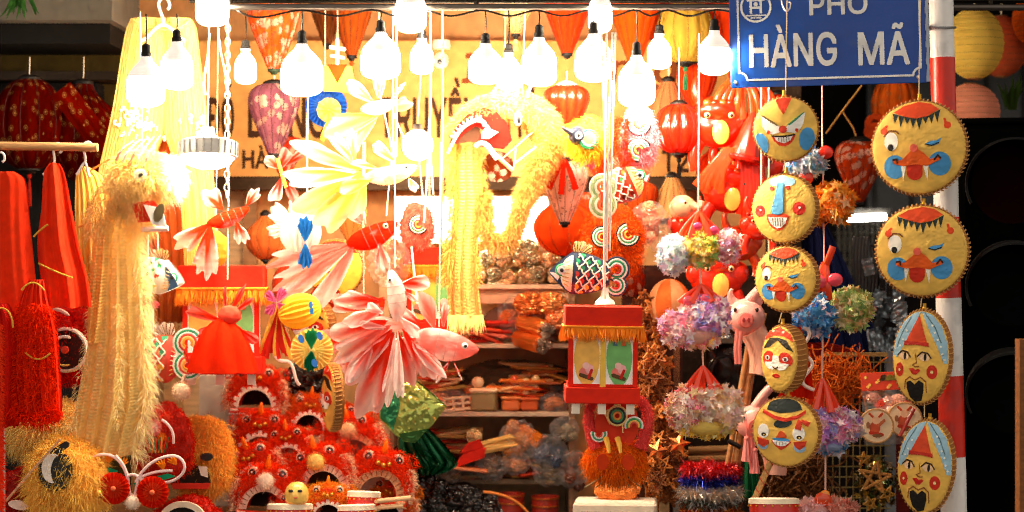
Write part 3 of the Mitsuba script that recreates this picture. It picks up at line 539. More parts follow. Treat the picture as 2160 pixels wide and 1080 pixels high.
# ---- hanging things: builders ------------------------------------------------------------------------------------------------------
def cord(t, pts, r=1.3, col=C(236, 220, 190), mat='cloth', part='cord', n=0):
    return add(t, wtube(pts, r, 5, smooth=n), mat, col, part=part)
SHAPES = {'drop': [(.20, -.5), (.27, -.44), (.42, -.32), (.66, -.12), (.90, .10), (1, .25), (.96, .35), (.75, .45), (.40, .5)],
          'round': [(.30, -.5), (.62, -.42), (.88, -.25), (1, 0), (.88, .25), (.62, .42), (.30, .5)],
          'cone': [(1, -.5), (.97, -.46), (.72, -.15), (.45, .2), (.25, .42), (.2, .5)],
          'garlic': [(.18, -.5), (.5, -.42), (.92, -.2), (1, 0), (.85, .18), (.5, .32), (.28, .42), (.22, .5)]}
def lantern(px, py, w, h, y, shape, col, label, mat='silk', top=15, tassel=0, cap=BLACK, ribs=12, tcol=None, group='cloth lanterns', yaw=0, pitch=0, knob=True):
    t = thing('cloth_lantern', label, 'lantern', group); fr = Fr(px, py, y, yaw=yaw, pitch=pitch)
    pr = np.array(SHAPES[shape]); z = np.linspace(-.5, .5, 26)
    from scipy.interpolate import PchipInterpolator
    r = PchipInterpolator(pr[:, 1], pr[:, 0])(z)
    add(t, lathe(np.c_[r*w/2, z*h], ribs*6, rib=(ribs, .10)), mat, col, fr, part='cover', smooth=True)
    wires = [tube(np.stack([(r*w/2 + .4)*math.cos(a), (r*w/2 + .4)*math.sin(a), z*h], 1), .9, 4, caps=False) for a in (np.arange(ribs) + .5 + .5)/ribs*2*PI]
    add(t, cat(*wires), 'wood', tuple(np.array(col)*.5), fr, part='ribs', smooth=False)
    for s, q in ((1, r[-1]), (-1, r[0])):
        add(t, lathe([(0, s*h/2 - 3), (q*w/2 + 2, s*h/2 - 3), (q*w/2 + 2, s*h/2 + 3), (q*w/4, s*h/2 + s*9), (0, s*h/2 + s*9)], 20), 'wood', cap, fr, part='cap' if s > 0 else 'base_cap')
    if top is not None: cord(t, [(px, py - h/2 - 6, y), (px + 1, top, y)])
    if tassel:
        add(t, fringe([[0, 0, -h/2 - 14]], None, (0, 0, -1), 2, 1) if 0 else cat(ell((0, 0, -h/2 - 14), (5, 5, 6), 2), *[tube([[0, 0, -h/2 - 16], [3*math.cos(k), 3*math.sin(k), -h/2 - 20 - tassel*.3], [4*math.cos(k), 4*math.sin(k), -h/2 - 18 - tassel]], .9, 4) for k in np.arange(16)*.8]), 'cloth', tcol or col, fr, part='tassel')
    return t
def paper_lantern(px, py, w, h, y, col, label, top=None, n=13):
    t = thing('paper_lantern', label, 'lantern', 'ribbed paper lanterns'); fr = Fr(px, py, y)
    a = np.linspace(-PI/2 + .22, PI/2 - .22, n*8 + 1); k = np.abs(np.sin((a + PI/2 - .22)/(PI - .44)*n*PI))
    add(t, lathe(np.c_[np.cos(a)*w/2*(.985 + .03*k), np.sin(a)*h/2], 56), 'silk', col, fr, part='paper', smooth=True)
    for i in range(n + 1):
        q = -PI/2 + .22 + (PI - .44)*i/n; add(t, ring(circle((0, 0, math.sin(q)*h/2), math.cos(q)*w/2*.988, 40, 'xy'), .8, 5), 'wood', tuple(np.array(col)*.55), fr, part='hoop')
    for s in (1, -1): add(t, ring(circle((0, 0, s*math.sin(PI/2 - .22)*h/2), .218*w/2, 24, 'xy'), 2.2, 6), 'wood', BROWN, fr, part='mouth_ring')
    if top is not None: cord(t, [(px, py - h/2, y), (px + 1, top, y)], 1.2)
    return t
def petals(c, r, n, size, pal, seed, star=5, thick=.35, fill=.55):
    """Small folded foil flowers in random poses through an ellipsoid's outer shell; returns mesh and per-vertex colours."""
    rng = np.random.default_rng(seed)
    d = rng.normal(size=(n, 3)); d /= np.linalg.norm(d, axis=1, keepdims=True)
    p = d*rng.uniform(fill, 1.05, (n, 1))*np.asarray(r) + np.asarray(c)
    N = d + rng.normal(0, .75, (n, 3)); N /= np.linalg.norm(N, axis=1, keepdims=True)
    a = np.cross(N, rng.normal(size=(n, 3))); a /= np.linalg.norm(a, axis=1, keepdims=True); b = np.cross(N, a)
    k = 2*star; th = np.arange(k)/k*2*PI; rr = np.where(np.arange(k) % 2 == 0, 1, .45); s = size*rng.uniform(.6, 1.3, (n, 1, 1))
    v = p[:, None] + s*(rr*np.cos(th))[None, :, None]*a[:, None] + s*(rr*np.sin(th))[None, :, None]*b[:, None] + s*thick*(rr**2)[None, :, None]*N[:, None]*rng.uniform(-1, 1, (n, 1, 1))
    V = np.concatenate([p[:, None], v], 1).reshape(-1, 3); i = np.arange(k)
    f = (np.arange(n)*(k + 1))[:, None, None] + np.stack([i*0, i + 1, (i + 1) % k + 1], 1)[None]
    col = np.array(pal)[rng.integers(0, len(pal), n)]*rng.uniform(.75, 1.15, (n, 1))
    return trimesh.Trimesh(V, f.reshape(-1, 3), process=False), np.repeat(col, k + 1, 0)
IR_PINK = [C(252, 170, 188), C(250, 140, 170), C(250, 214, 220), C(222, 186, 232), C(252, 220, 196), C(252, 246, 246), C(252, 250, 250)]
IR_PURPLE = [C(232, 160, 232), C(252, 160, 204), C(252, 230, 242), C(190, 150, 226), C(250, 200, 200), C(170, 176, 240), C(254, 246, 252), C(254, 250, 254)]
IR_WHITE = [C(235, 245, 250), C(200, 225, 240), C(245, 240, 235), C(210, 235, 225), C(230, 210, 235)]
IR_YEL = [C(250, 225, 110), C(245, 205, 80), C(250, 235, 160), C(150, 200, 110), C(250, 215, 150)]
IR_BLUE = [C(90, 170, 225), C(130, 195, 235), C(70, 140, 215), C(235, 235, 245), C(245, 200, 205)]
IR_GREEN = [C(205, 225, 130), C(235, 240, 170), C(165, 205, 130), C(245, 225, 180), C(245, 200, 150)]
IR_ORANGE = [C(252, 170, 60), C(253, 196, 96), C(250, 140, 50), C(254, 228, 170), C(252, 150, 40)]
IR_WARM = [C(254, 232, 206), C(254, 244, 222), C(250, 206, 186), C(254, 222, 160), C(255, 250, 244), C(250, 216, 224), C(255, 250, 240)]
def tent(t, px, apex, base, hw, y, col=C(240, 62, 22), n=5, depth=16, seed=0):
    rng = np.random.default_rng(seed); fr = absf(y)
    for i in range(n):
        u = -1 + 2*i/(n - 1) if n > 1 else 0; d = depth*(-1 if i % 2 else .6)
        p = spline([[px, 0, -apex], [px + u*hw*.55, d*.6, -(apex + (base - apex)*.5)], [px + u*hw + rng.normal(0, 2), d, -base - rng.uniform(-4, 8)]], 10)
        add(t, tube(p, np.linspace(3.2, 8.5, 10), 8, squash=.55), 'vinyl', col, fr, part='ribbon')
def foil_ball(label, y, clusters, group='foil flower balls', tents=(), cords=(), blobs=(), seed=0):
    """clusters: (px, py, rx, rz, palette, count, size); blobs: (px, py, r, colour)."""
    t = thing('foil_flower_ball', label, 'decoration', group)
    for i, (px, py, rx, rz, pal, n, s) in enumerate(clusters):
        m, col = petals((px, 0, -py), (rx, min(rx, rz)*.9, rz), n, s, pal, seed*17 + i)
        k = len(m.faces)//2
        add(t, m, 'petal', col, absf(y), part='foil_flowers', smooth=False, stuff=True)
        m, col = petals((px, 0, -py), (rx, min(rx, rz)*.9, rz), n//2, s*.8, pal, seed*17 + i + 500)
        add(t, m, 'glitter', col, absf(y), part='foil_flowers', smooth=False, stuff=True)
        add(t, ell((px, 0, -py), (rx*.74, rx*.6, rz*.74), 2), 'petal', tuple(np.mean(pal, 0)), absf(y), part='core')
    for j, (px, a, b, hw) in enumerate(tents): tent(t, px, a, b, hw, y, seed=seed + j)
    for px, py, r, col in blobs: add(t, ell((px, -12, -py), (r, r*.5, r*.9), 2), 'vinyl', col, absf(y), part='ribbon_loop')
    for pts in cords: cord(t, [(a, b, y) for a, b in pts], 2.0, C(240, 190, 170))
    return t
def goldfish(px, py, y, L, roll, yaw, col, label, tails, fins=(), fat=.23, white=.45, seed=0, eye=True, hang=None, tipc=None, fcol=None):
    """Cloth goldfish lantern, head towards +x before rolling. tails/fins: (x, z in L, a0, a1, length, ruffle, curl, sag, y0)."""
    t = thing('goldfish_lantern', label, 'lantern', 'goldfish lanterns'); fr = Fr(px, py, y, roll=roll, yaw=yaw)
    u = np.linspace(0, 1, 30); r = fat*L*(np.sin(PI*np.clip(u, .0, 1)**.75)**.72*(1 - .25*(1 - u)) + .02)*np.where(u > .93, 1 - (u - .93)*4, 1)
    r = np.maximum(r, .035*L*(u < .3)); r[-1] = 0
    m = lathe(np.c_[r, (u - .5)*L], 30, axis='x'); m.vertices[:, 1] *= .8
    m.vertices[:, 2] -= .06*L*np.sin(PI*(m.vertices[:, 0]/L + .5))
    q = meshkit.fbm(m.vertices/L*4 + seed*5, 3, seed); tip = np.clip((q - 1 + white*1.1)*6 + np.clip(-m.vertices[:, 2]/(fat*L), 0, 1)*.7, 0, 1)
    add(t, m, 'fin', col, fr, part='body', smooth=True, tip=tip)
    rr = [ring(np.stack([np.full(17, (q - .5)*L), .8*1.01*np.interp(q, u, r)*np.cos(np.linspace(0, 2*PI, 17)), 1.01*np.interp(q, u, r)*np.sin(np.linspace(0, 2*PI, 17)) - .06*L*math.sin(PI*q)], 1), .7, 4) for q in (.35, .5, .65, .8)]
    add(t, cat(*rr), 'fin', tuple(np.array(col)*.8), fr, part='body_hoops', tip=.35, smooth=False)
    if eye:
        for s in (-1, 1):
            e = (.27*L, s*.76*.8*fat*L, .02*L)
            add(t, ell(e, (.05*L, .03*L, .05*L), 2), 'gloss', C(250, 240, 225), fr, part='eye')
            add(t, ell((e[0] + .012*L, e[1] + s*.018*L, e[2]), (.026*L, .02*L, .026*L), 2), 'gloss', BLACK, fr, part='pupil')
        add(t, ring(circle((0, 0, 0), .03*L, 14), .012*L, 6), 'fin', C(240, 130, 120), (lambda v: fr(v @ rot([0, 0, 1], 90).T + [.475*L, 0, -.03*L])), part='mouth')
    for i, (fx, fz, a0, a1, fl, ru, cu, sag, y0) in enumerate(tuple(tails) + tuple(fins)):
        m, tip = fan(fl, a0, a1, ru*.5, 1.6 + .5*((i + seed) % 3), cu, 2 + (i + seed) % 3, .16, seed=seed*31 + i, sag=sag)
        m.vertices = m.vertices + [fx*L, y0, fz*L]
        add(t, m, 'fin', fcol or col, fr, part='tail_fin' if i < len(tails) else 'fin', smooth=True, tip=tip if tipc is None else tip*tipc)
    if hang:
        for a, b in hang: cord(t, [(a[0], a[1], y + .02), (b[0], b[1], y)], 1.5, C(250, 240, 215))
    return t
def petalfin(t, px, py, y, ang, L, spread, col, seed, ruffle=4, curl=0, sag=.06, k=1.0, part='fin', dy=0):
    """One soft fin from its root at a photo point, pointing along ang (0 right, 90 up)."""
    m, tip = fan(L, ang - spread/2, ang + spread/2, ruffle, 1.1 + .4*(seed % 3), curl, 1.5 + seed % 2, .08, seed=seed, sag=sag)
    m.vertices = m.vertices + [px, dy, -py]
    add(t, m, 'fin', col, absf(y), part=part, smooth=True, tip=np.clip(tip*k, 0, 1))
def square_lantern(px, top, w, h, y, label, yaw=0, hang=None, feet=True, pal=None, roll=0):
    """Red roof band, orange fringe, picture panels between red posts, red base band and feet."""
    t = thing('box_lantern', label, 'lantern', 'square box lanterns'); fr = Fr(px, top, y, yaw=yaw, roll=roll)
    R1 = C(222, 40, 16); W2 = w/2; hb = .22*h; b0, b1 = -.83*h, -h
    add(t, box(-W2, W2, -W2*.8, W2*.8, -hb, 0, bevel=1.5), 'matte', R1, fr, part='roof_band', smooth=False)
    for a, b in (((-W2 - 2, -W2*.82, -hb + 2), (W2 + 2, -W2*.82, -hb + 2)), ((W2 + 2, -W2*.82, -hb + 2), (W2 + 2, W2*.8, -hb + 2)), ((-W2 - 2, -W2*.82, -hb + 2), (-W2 - 2, W2*.8, -hb + 2))):
        add(t, fringe(a, b, (0, -.05, -1), 260, .16*h, 2.2, seed=int(px) + int(a[0])), 'cloth', C(245, 130, 36), fr, part='fringe', smooth=False, stuff=True)
        add(t, tube([list(a), list(b)], 2.5, 6), 'cloth', C(250, 150, 50), fr, part='fringe_braid')
    bw = W2*.84
    add(t, box(-bw, bw, -bw*.8, bw*.8, b0, -hb), 'silk', C(246, 232, 214), fr, part='paper_body', smooth=False)
    for sx in (-1, 0, 1):
        x = sx*bw; ww = 5 if sx else 6
        add(t, box(x - ww, x + ww, -bw*.8 - 2.5, -bw*.8 + 2, b0, -hb), 'matte', R1 if sx else C(236, 190, 80), fr, part='post', smooth=False)
    zc, ph = (b0 - hb)/2, (-hb - b0)
    for i, (cx, colr) in enumerate(((-bw*.5, C(238, 180, 90)), (bw*.5, C(120, 185, 110)))):
        add(t, slab(poly((cx - bw*.42, zc - ph*.48), (cx + bw*.42, zc - ph*.48), (cx + bw*.42, zc + ph*.48), (cx - bw*.42, zc + ph*.48)), -bw*.8 - 1.2, -bw*.8 - .3), 'matte', C(248, 240, 234), fr, part='picture_panel', smooth=False); add(t, slab(affinity.translate(disc(0, 0, bw*.40, ph*.475), cx, zc), -bw*.8 - 1.8, -bw*.8 - 1.0), 'matte', colr, fr, part='picture_oval', smooth=False)
        yy = -bw*.8 - 2.6; q = ph*.01
        fig = [(disc(cx - 3, zc - ph*.26, 13, 12), C(226, 120, 110)), (disc(cx + 6, zc - ph*.20, 9, 10), C(240, 170, 170)), (disc(cx - 2, zc - ph*.14, 7, 7), C(246, 190, 180)), (line([(cx - 12, zc - ph*.3), (cx + 10, zc - ph*.36)], 4), C(92, 66, 40)), (line([(cx + 10, zc - ph*.22), (cx + 4, zc - ph*.34)], 3), C(196, 40, 30))]
        if i: fig += [(disc(cx - 9, zc + ph*.36, 5, 5), C(60, 36, 26)), (poly((cx - 14, zc + ph*.2), (cx - 4, zc + ph*.2), (cx - 8, zc + ph*.33)), C(80, 120, 130)), (disc(cx + 9, zc + ph*.36, 5, 5), C(60, 36, 26)), (poly((cx + 4, zc + ph*.2), (cx + 14, zc + ph*.2), (cx + 9, zc + ph*.33)), C(224, 110, 60))]
        else: fig += [(disc(cx, zc + ph*.34, 12, 11), C(206, 140, 60)), (disc(cx + 4, zc + ph*.36, 6, 6), C(130, 150, 90))]
        for j, (pl, cc) in enumerate(fig): add(t, slab(pl, yy - .12*j, yy + .5), 'matte', cc, fr, part='printed_figure', smooth=False)
    add(t, box(-W2*.97, W2*.97, -W2*.8, W2*.8, b1, b0 - .005*h, bevel=1.5), 'matte', R1, fr, part='base_band', smooth=False)
    add(t, box(-W2*.9, W2*.9, -W2*.7, W2*.7, b0, b0 + .03*h), 'matte', C(210, 36, 14), fr, part='base_step', smooth=False)
    if feet:
        for x in (-.8, -.12, .62): add(t, box(x*W2, x*W2 + 17, -W2*.7, -W2*.6, b1 - 22, b1), 'matte', C(240, 226, 206), fr, part='foot', smooth=False)
    for a in hang or (): cord(t, [(a[0], a[1], y), (px + a[2], top, y)], 2, C(250, 238, 214))
    return t
def crescent(t, px, pz, R, fr, cols, y0, a0=-60, a1=250, part='spiral_band', part2=None):
    for i, c in enumerate(cols):
        r = R*(1 - i/len(cols)*.85); a = np.radians(np.linspace(a0, a1, 26))
        add(t, tube(np.stack([px + r*np.cos(a), np.full(26, y0 - i*.6), pz + r*np.sin(a)], 1), R*.46/len(cols), 7, squash=.7), 'gloss', c, fr, part=part)
def painted_fish(px, py, y, L, H, label, flip=1, roll=0, body=C(40, 52, 78), net=C(244, 232, 210), hc=C(244, 226, 190), dorsal=C(245, 214, 150), tail=True, hang=None, yaw=0, pal=None, tailcols=None):
    """Painted wooden-frame fish: head to the left (flip=1), scales under a raised net."""
    t = thing('fish_lantern', label, 'lantern', 'painted fish lanterns'); s = -flip
    f0 = Fr(px, py, y, roll=roll, yaw=yaw); fr = lambda v: f0(np.asarray(v)*[s*1.0, 1, 1])
    u = np.linspace(-1, 1, 40); prof = np.where(u > .25, np.clip(1 - (u - .25)/.75, 0, 1)**.8, np.sqrt(np.clip(1 - ((u - .25)/1.3)**2*.9, 0, 1))*1.0)
    dz = H*.22
    top = [(a*L/2, b*H/2) for a, b in zip(u, prof)]; pl = Polygon(top + [(a, -b*.92) for a, b in top[::-1]]).buffer(1)
    surf = lambda x, z: -dz*np.clip(1 - (np.abs(z)/(H*.55))**2, 0, 1)*np.clip(1 - (np.clip(x, 0, None)/(L*.56))**2, .0, 1)
    add(t, drape(pl, surf, 0, H*.10, 1), 'gloss', body, fr, part='body', smooth=True)
    add(t, drape(pl, lambda x, z: -surf(x, z) + 6, 0, H*.12, 1), 'gloss', body, fr, part='back', smooth=True)
    hp = pl.intersection(poly((L*.12, -H), (L, -H), (L, H), (L*.12, H)))
    gill = hp.intersection(disc(L*.10, 0, L*.22, H*.42))
    add(t, drape(gill, surf, 1.5, H*.1, 2), 'gloss', hc, fr, part='gill_cover', smooth=False)
    for k in range(7):
        a = math.radians(-60 + 20*k); add(t, tube([[L*.14 + 4, float(surf(L*.14, 0)) - 2, k*H*.10 - H*.3], [L*.14 + L*.15*math.cos(a*.7), float(surf(L*.25, 0)) - 1.6, (k*H*.10 - H*.3)*.8]], 1.1, 4), 'gloss', C(196, 140, 70), fr, part='gill_line', smooth=False)
    ex, ez = L*.30, H*.06; ys = float(surf(ex, ez))
    add(t, lathe([(0, -3), (H*.13, -2), (H*.15, 2)], 20, axis='y'), 'gloss', GREEN, lambda v: fr(v + [ex, ys, ez]), part='eye_ring')
    add(t, lathe([(0, -5), (H*.10, -4), (H*.11, 0)], 20, axis='y'), 'gloss', WHITE, lambda v: fr(v + [ex, ys, ez]), part='eye')
    add(t, lathe([(0, -7), (H*.045, -6), (H*.05, 0)], 16, axis='y'), 'gloss', BLACK, lambda v: fr(v + [ex, ys, ez]), part='pupil')
    add(t, drape(poly((L*.36, -H*.02), (L*.5, 0), (L*.36, -H*.18), (L*.33, -H*.1)), surf, 2, H*.1, 2), 'gloss', C(246, 200, 190), fr, part='mouth', smooth=False)
    cols = pal or [GREEN, GREEN, C(206, 48, 34), C(206, 48, 34), C(240, 180, 60)]
    bp = pl.intersection(poly((-L, -H), (L*.08, -H), (L*.08, H), (-L, H))).buffer(-H*.02)
    st = H*.235; nets = []
    for r in range(-3, 4):
        for c in range(-5, 4):
            x, z = c*st*1.0 + (r % 2)*st*.5 - L*.12, r*st*.62
            d = disc(x, z, st*.30, st*.28).intersection(bp)
            if d.area > st*st*.12: add(t, drape(d, surf, 1.6, st*.3, 1.5), 'gloss', cols[min(len(cols) - 1, max(0, 2 - r))], fr, part='scale', smooth=False)
    for sl in (1, -1):
        for c in range(-9, 9):
            z = np.linspace(-H*.5, H*.5, 26); x = c*st + sl*z/.62*.5 - L*.12 + st*.25 + 1.6*np.sin(z/st*2*PI/.62)
            k = np.array([bp.contains(Point(a, b)) for a, b in zip(x, z)])
            if k.sum() > 2: nets.append(tube(np.stack([x[k], surf(x[k], z[k]) - 2.6, z[k]], 1), 1.7, 5))
    if nets: add(t, cat(*nets), 'gloss', net, fr, part='scale_net')
    m, tip = fan(H*.55, 60, 150, 3, 5, 0, 4); m.vertices = m.vertices*[1, 1, .8] + [L*.04, -2, H*.34]
    add(t, m, 'silk', dorsal, fr, part='dorsal_fin', smooth=True)
    for k in range(8): a = math.radians(64 + 11*k); add(t, tube([[L*.04 + 3, -4, H*.36], [L*.04 + H*.5*math.cos(a), -5, H*.34 + H*.42*math.sin(a)]], 1, 4), 'gloss', C(120, 80, 40), fr, part='fin_ray', smooth=False)
    if tail:
        tc = tailcols or [C(40, 52, 78), WHITE, GREEN, WHITE, DR]
        crescent(t, -L*.62, H*.17, H*.27, fr, tc, -4, 20, 300, 'tail_band'); crescent(t, -L*.62, -H*.2, H*.24, fr, tc, -4, -300, -20, 'tail_band')
    for a in hang or (): cord(t, [(a[0], a[1], y), (a[2], a[3], y)], 1.6, C(250, 240, 222))
    return t
def pompom(t, c, r, col, fr, n=700, part='pompom', seed=0):
    add(t, fur(ell(c, (r*.8, r*.8, r*.8), 2), n, r*.32, 1.0, .1, .4, seed), 'fur', col, fr, part=part, smooth=False)
    add(t, ell(c, (r*.82, r*.82, r*.82), 2), 'matte', col, fr, part=part + '_core')
def bells(t, pts, r, fr):
    for p in pts: add(t, ell(p, (r, r, r), 2), 'metal', C(226, 170, 70), fr, part='bell')
def lion(px, py, y, size, label, yaw=0, roll=0, pitch=0, col=C(236, 66, 28), lip=C(226, 60, 34), trim=C(244, 226, 208), fcol=None, eyes=True, nose=None, horn=True, seed=0, bell=True, teeth=True, inside=C(40, 22, 16), n=4600, jaw=True, group='toy lion dance heads', eyec=BLACK):
    """A toy lion-dance head with an arched open mouth in front. size: width in pixels / 150."""
    t = thing('toy_lion', label, 'toy lion', group); fr = Fr(px, py, y, yaw=yaw, roll=roll, pitch=pitch, size=size); M = manifold3d.Manifold
    dome = M.sphere(1, 56).scale((78, 72, 92)); dome = dome - M.cube((400, 100, 400), True).translate((0, -86, 0)) - M.cube((400, 400, 100), True).translate((0, 0, -64))
    mouth = M.cylinder(90, 1, 1, 40).rotate((90, 0, 0)).scale((44, 1, 46)).translate((0, 30, -14)); dome2 = dome - mouth - M.cube((88, 90, 40), True).translate((0, -15, -34))
    q = dome2.refine_to_length(7).to_mesh(); dm = trimesh.Trimesh(q.vert_properties[:, :3], q.tri_verts, process=False)
    add(t, dm, 'matte', tuple(np.array(col)*.8), fr, part='shell', smooth=35)
    hull = trimesh.Trimesh(*(lambda w: (w.vert_properties[:, :3], w.tri_verts))(dome.to_mesh()), process=False)
    keep = (hull.triangles_center[:, 1] > -34) & (hull.triangles_center[:, 2] > -13); hs = hull.submesh([np.nonzero(keep)[0]], append=True)
    add(t, fur(hs, n, 18, 1.7, .5, .6, seed), 'fur', fcol or col, fr, part='fur', smooth=False)
    add(t, slab(disc(0, -14, 46, 48).intersection(poly((-60, -14), (60, -14), (60, 60), (-60, 60))), 28, 31), 'matte', inside, fr, part='mouth_lining', smooth=False)
    arch = disc(0, -14, 63, 63).difference(disc(0, -14, 44, 46)).intersection(poly((-90, -14), (90, -14), (90, 90), (-90, 90)))
    add(t, slab(arch, -41, -34), 'matte', lip if teeth else trim, fr, part='upper_lip', smooth=False)
    if teeth:
        tp = []
        for i in range(11):
            a0 = PI*(i + .08)/11; a1 = PI*(i + .92)/11; am = (a0 + a1)/2; o = 61 if i % 2 else 56
            tp = poly((45*math.cos(a0), 47*math.sin(a0) - 14), (o*math.cos(am - .06), o*math.sin(am - .06) - 14), (o*math.cos(am + .06), o*math.sin(am + .06) - 14), (45*math.cos(a1), 47*math.sin(a1) - 14))
            add(t, slab(tp.buffer(1), -45, -40.5), 'matte', trim, fr, part='tooth', smooth=False)
        add(t, slab(disc(0, -14, 50, 52).difference(disc(0, -14, 44, 46)).intersection(poly((-90, -13.5), (90, -13.5), (90, 90), (-90, 90))), -46.5, -45.2), 'matte', trim, fr, part='lip_edge', smooth=False)
    else:
        for i in range(1, 14):
            a = PI*i/14; add(t, tube([[47*math.cos(a), -41.5, 48*math.sin(a) - 14], [61*math.cos(a), -41.5, 61*math.sin(a) - 14]], 1, 4), 'matte', C(150, 70, 40), fr, part='lip_line')
    if jaw:
        add(t, box(-70, 70, -48, -38, -29, -16, bevel=2), 'matte', lip, fr, part='lower_lip', smooth=False)
        for x in (-66, 44): add(t, box(x, x + 22, -51, -48.3, -24, -18, bevel=1), 'matte', trim, fr, part='lower_tooth', smooth=False)
        add(t, box(-72, 72, -50, -30, -34, -30, bevel=1.5), 'matte', tuple(np.array(trim)*.8), fr, part='chin_band', smooth=False)
    a = np.linspace(.06*PI, .94*PI, 22); brow = tube(np.stack([72*np.cos(a), np.full(22, -36.), 74*np.sin(a) - 12], 1), 7, 8)
    add(t, fur(brow, n//3, 14, 1.6, .2, .7, seed + 1), 'fur', fcol or col, fr, part='brow_fur', smooth=False)
    if eyes:
        for s in (-1, 1):
            c = np.array([s*35, -26, 74]); e = Fr(0, 0, 0)
            R = rot([0, 0, 1], s*18) @ rot([1, 0, 0], -12); loc = lambda v, R=R, c=c: fr(v @ R.T + c)
            add(t, lathe([(0, -7), (11, -6), (15, -2), (16, 4)], 24, axis='y'), 'gloss', C(240, 200, 170), loc, part='eye')
            add(t, lathe([(0, -10), (7, -9.5), (9, -6), (9, -2)], 20, axis='y'), 'gloss', eyec, loc, part='pupil')
            add(t, lathe([(0, -11.5), (2, -11), (2.5, -9)], 12, axis='y'), 'gloss', WHITE, loc, part='eye_highlight')
            add(t, fur(ring(circle((0, 0, 0), 18, 24), 5, 6), 420, 11, 1.4, .2, .5, seed + 5), 'fur', fcol or col, loc, part='eyelid_fur', smooth=False)
            ear = ell((s*70, 2, 70), (13, 8, 18), 2)
            add(t, fur(ear, 260, 12, 1.4, .3, .5, seed + 7), 'fur', fcol or col, fr, part='ear', smooth=False)
    if jaw: add(t, fur(tube([[-70, -40, -20], [-74, -30, 30], [-66, -20, 56]], 8, 7), 500, 15, 1.6, .3, .6, seed + 9), 'fur', C(250, 214, 176), fr, part='cheek_fur', smooth=False); add(t, fur(tube([[70, -40, -20], [74, -30, 30], [66, -20, 56]], 8, 7), 500, 15, 1.6, .3, .6, seed + 10), 'fur', C(250, 214, 176), fr, part='cheek_fur', smooth=False)
    if nose is not None: pompom(t, (0, -56, 58), 24, nose, fr, 500, seed=seed)
    if bell: bells(t, [(-13, -44, 64), (0, -46, 60), (13, -44, 64)], 6.5, fr)
    if horn: add(t, tube(spline([[0, -20, 88], [0, -24, 106], [0, -14, 118]], 8), np.linspace(9, 3, 8), 8), 'cloth', ORANGE, fr, part='horn')
    return t
def drum(px, top, w, h, y, label, roll=0, pitch=-6, yaw=0, side=C(200, 34, 18)):
    t = thing('toy_drum', label, 'drum', 'small red drums'); fr = Fr(px, top, y, roll=roll, pitch=pitch, yaw=yaw); R = w/2
    add(t, lathe([(R*.97, 0), (R, -3), (R*1.0, -h + 3), (R*.97, -h)], 40), 'gloss', side, fr, part='shell')
    add(t, lathe([(0, 5), (R*.9, 4), (R*1.02, 2), (R*1.03, -8), (R*1.0, -8)], 40), 'matte', C(240, 222, 192), fr, part='drum_skin')
    add(t, lathe([(0, -h - 3), (R*.9, -h - 3), (R*1.03, -h - 1), (R*1.03, -h + 6), (R, -h + 6)], 40), 'matte', C(236, 214, 184), fr, part='lower_skin')
    for i in range(18):
        a = i/18*2*PI; add(t, ell((R*1.03*math.cos(a), R*1.03*math.sin(a), -12), (2.2, 2.2, 2.2), 1), 'metal', GOLD, fr, part='stud')
    return t

# ---- left side -----------------------------------------------------------------------------------------------------------------
bp = thing('bamboo_pole', 'horizontal bamboo pole at the left edge with garments on hangers', 'pole')
m = wtube([(-160, 306, -.06), (30, 308, -.06), (100, 309, -.06), (206, 311, -.06)], 9, 14, smooth=40); add(bp, m, 'wood', C(216, 160, 104))
def hanger(px, py, y, label, w=60, s=1.0, roll=0, top=None):
    t = thing('coat_hanger', label, 'hanger'); fr = Fr(px, py, y, roll=roll, size=s); c = C(240, 226, 216)
    add(t, tube(spline([[9, 0, 40], [13, 0, 54], [4, 0, 64], [-8, 0, 58], [-9, 0, 46], [-2, 0, 26], [0, 0, 8]], 26), 3.4, 8), 'gloss', c, fr, part='hook')
    add(t, tube(spline([[-w, 0, -26], [-w*.6, 0, -12], [0, 0, 8], [w*.6, 0, -12], [w, 0, -26]], 22), 3.6, 8), 'gloss', c, fr, part='shoulder_bar')
    return t
hanger(112, 352, -.06, 'white plastic hanger holding the narrow red robe', 22, .8, 12)
hanger(178, 350, -.05, 'white plastic hanger on the bamboo pole holding a yellow robe', 18, .8, 8)
hanger(-8, 372, -.10, 'white hanger end at the left edge above the broad red robe', 30, .8, 10)
hanger(344, 60, .31, 'white ring hanger at the collar of the long yellow gown', 46, 1.0)
def robe(label, y, rows, col, folds=5, fold=7, seed=0, trims=(), cat_='robe', mat='cloth', depth=16, tr=GOLD, rib=None, name='hanging_robe', n=(50, 70)):
    t = thing(name, label, cat_, 'garments on hangers'); fr = absf(y); m = sheet(rows, depth, folds, fold, n[0], n[1], seed, rib=rib)
    add(t, m, mat, col, fr, part='front', smooth=True)
    b = m.copy(); b.vertices[:, 1] = 14 - b.vertices[:, 1]*.4; add(t, b, mat, col, fr, part='back', smooth=True)
    for pts in trims:
        w = spline([(a, -depth - fold - 3, -b) for a, b in pts], 16); add(t, tube(w, 2.0, 5), 'cloth', tr, fr, part='trim')
    return t
R2 = C(236, 54, 18)
robe('broad red robe at the left edge hanging from the bamboo pole', -.10, [(362, -40, 30), (378, -80, 50), (460, -90, 60), (560, -90, 70), (640, -90, 78), (700, -90, 82)], R2, 2.7, 8, 1)
robe('narrow red robe with gold trim between the bamboo pole hangers', -.06, [(344, 104, 122), (362, 92, 132), (440, 86, 148), (520, 76, 164), (590, 84, 182), (648, 92, 190)], R2, 2.3, 10, 2, [[(78, 500), (92, 486), (108, 474)], [(88, 555), (110, 566), (160, 586)]])
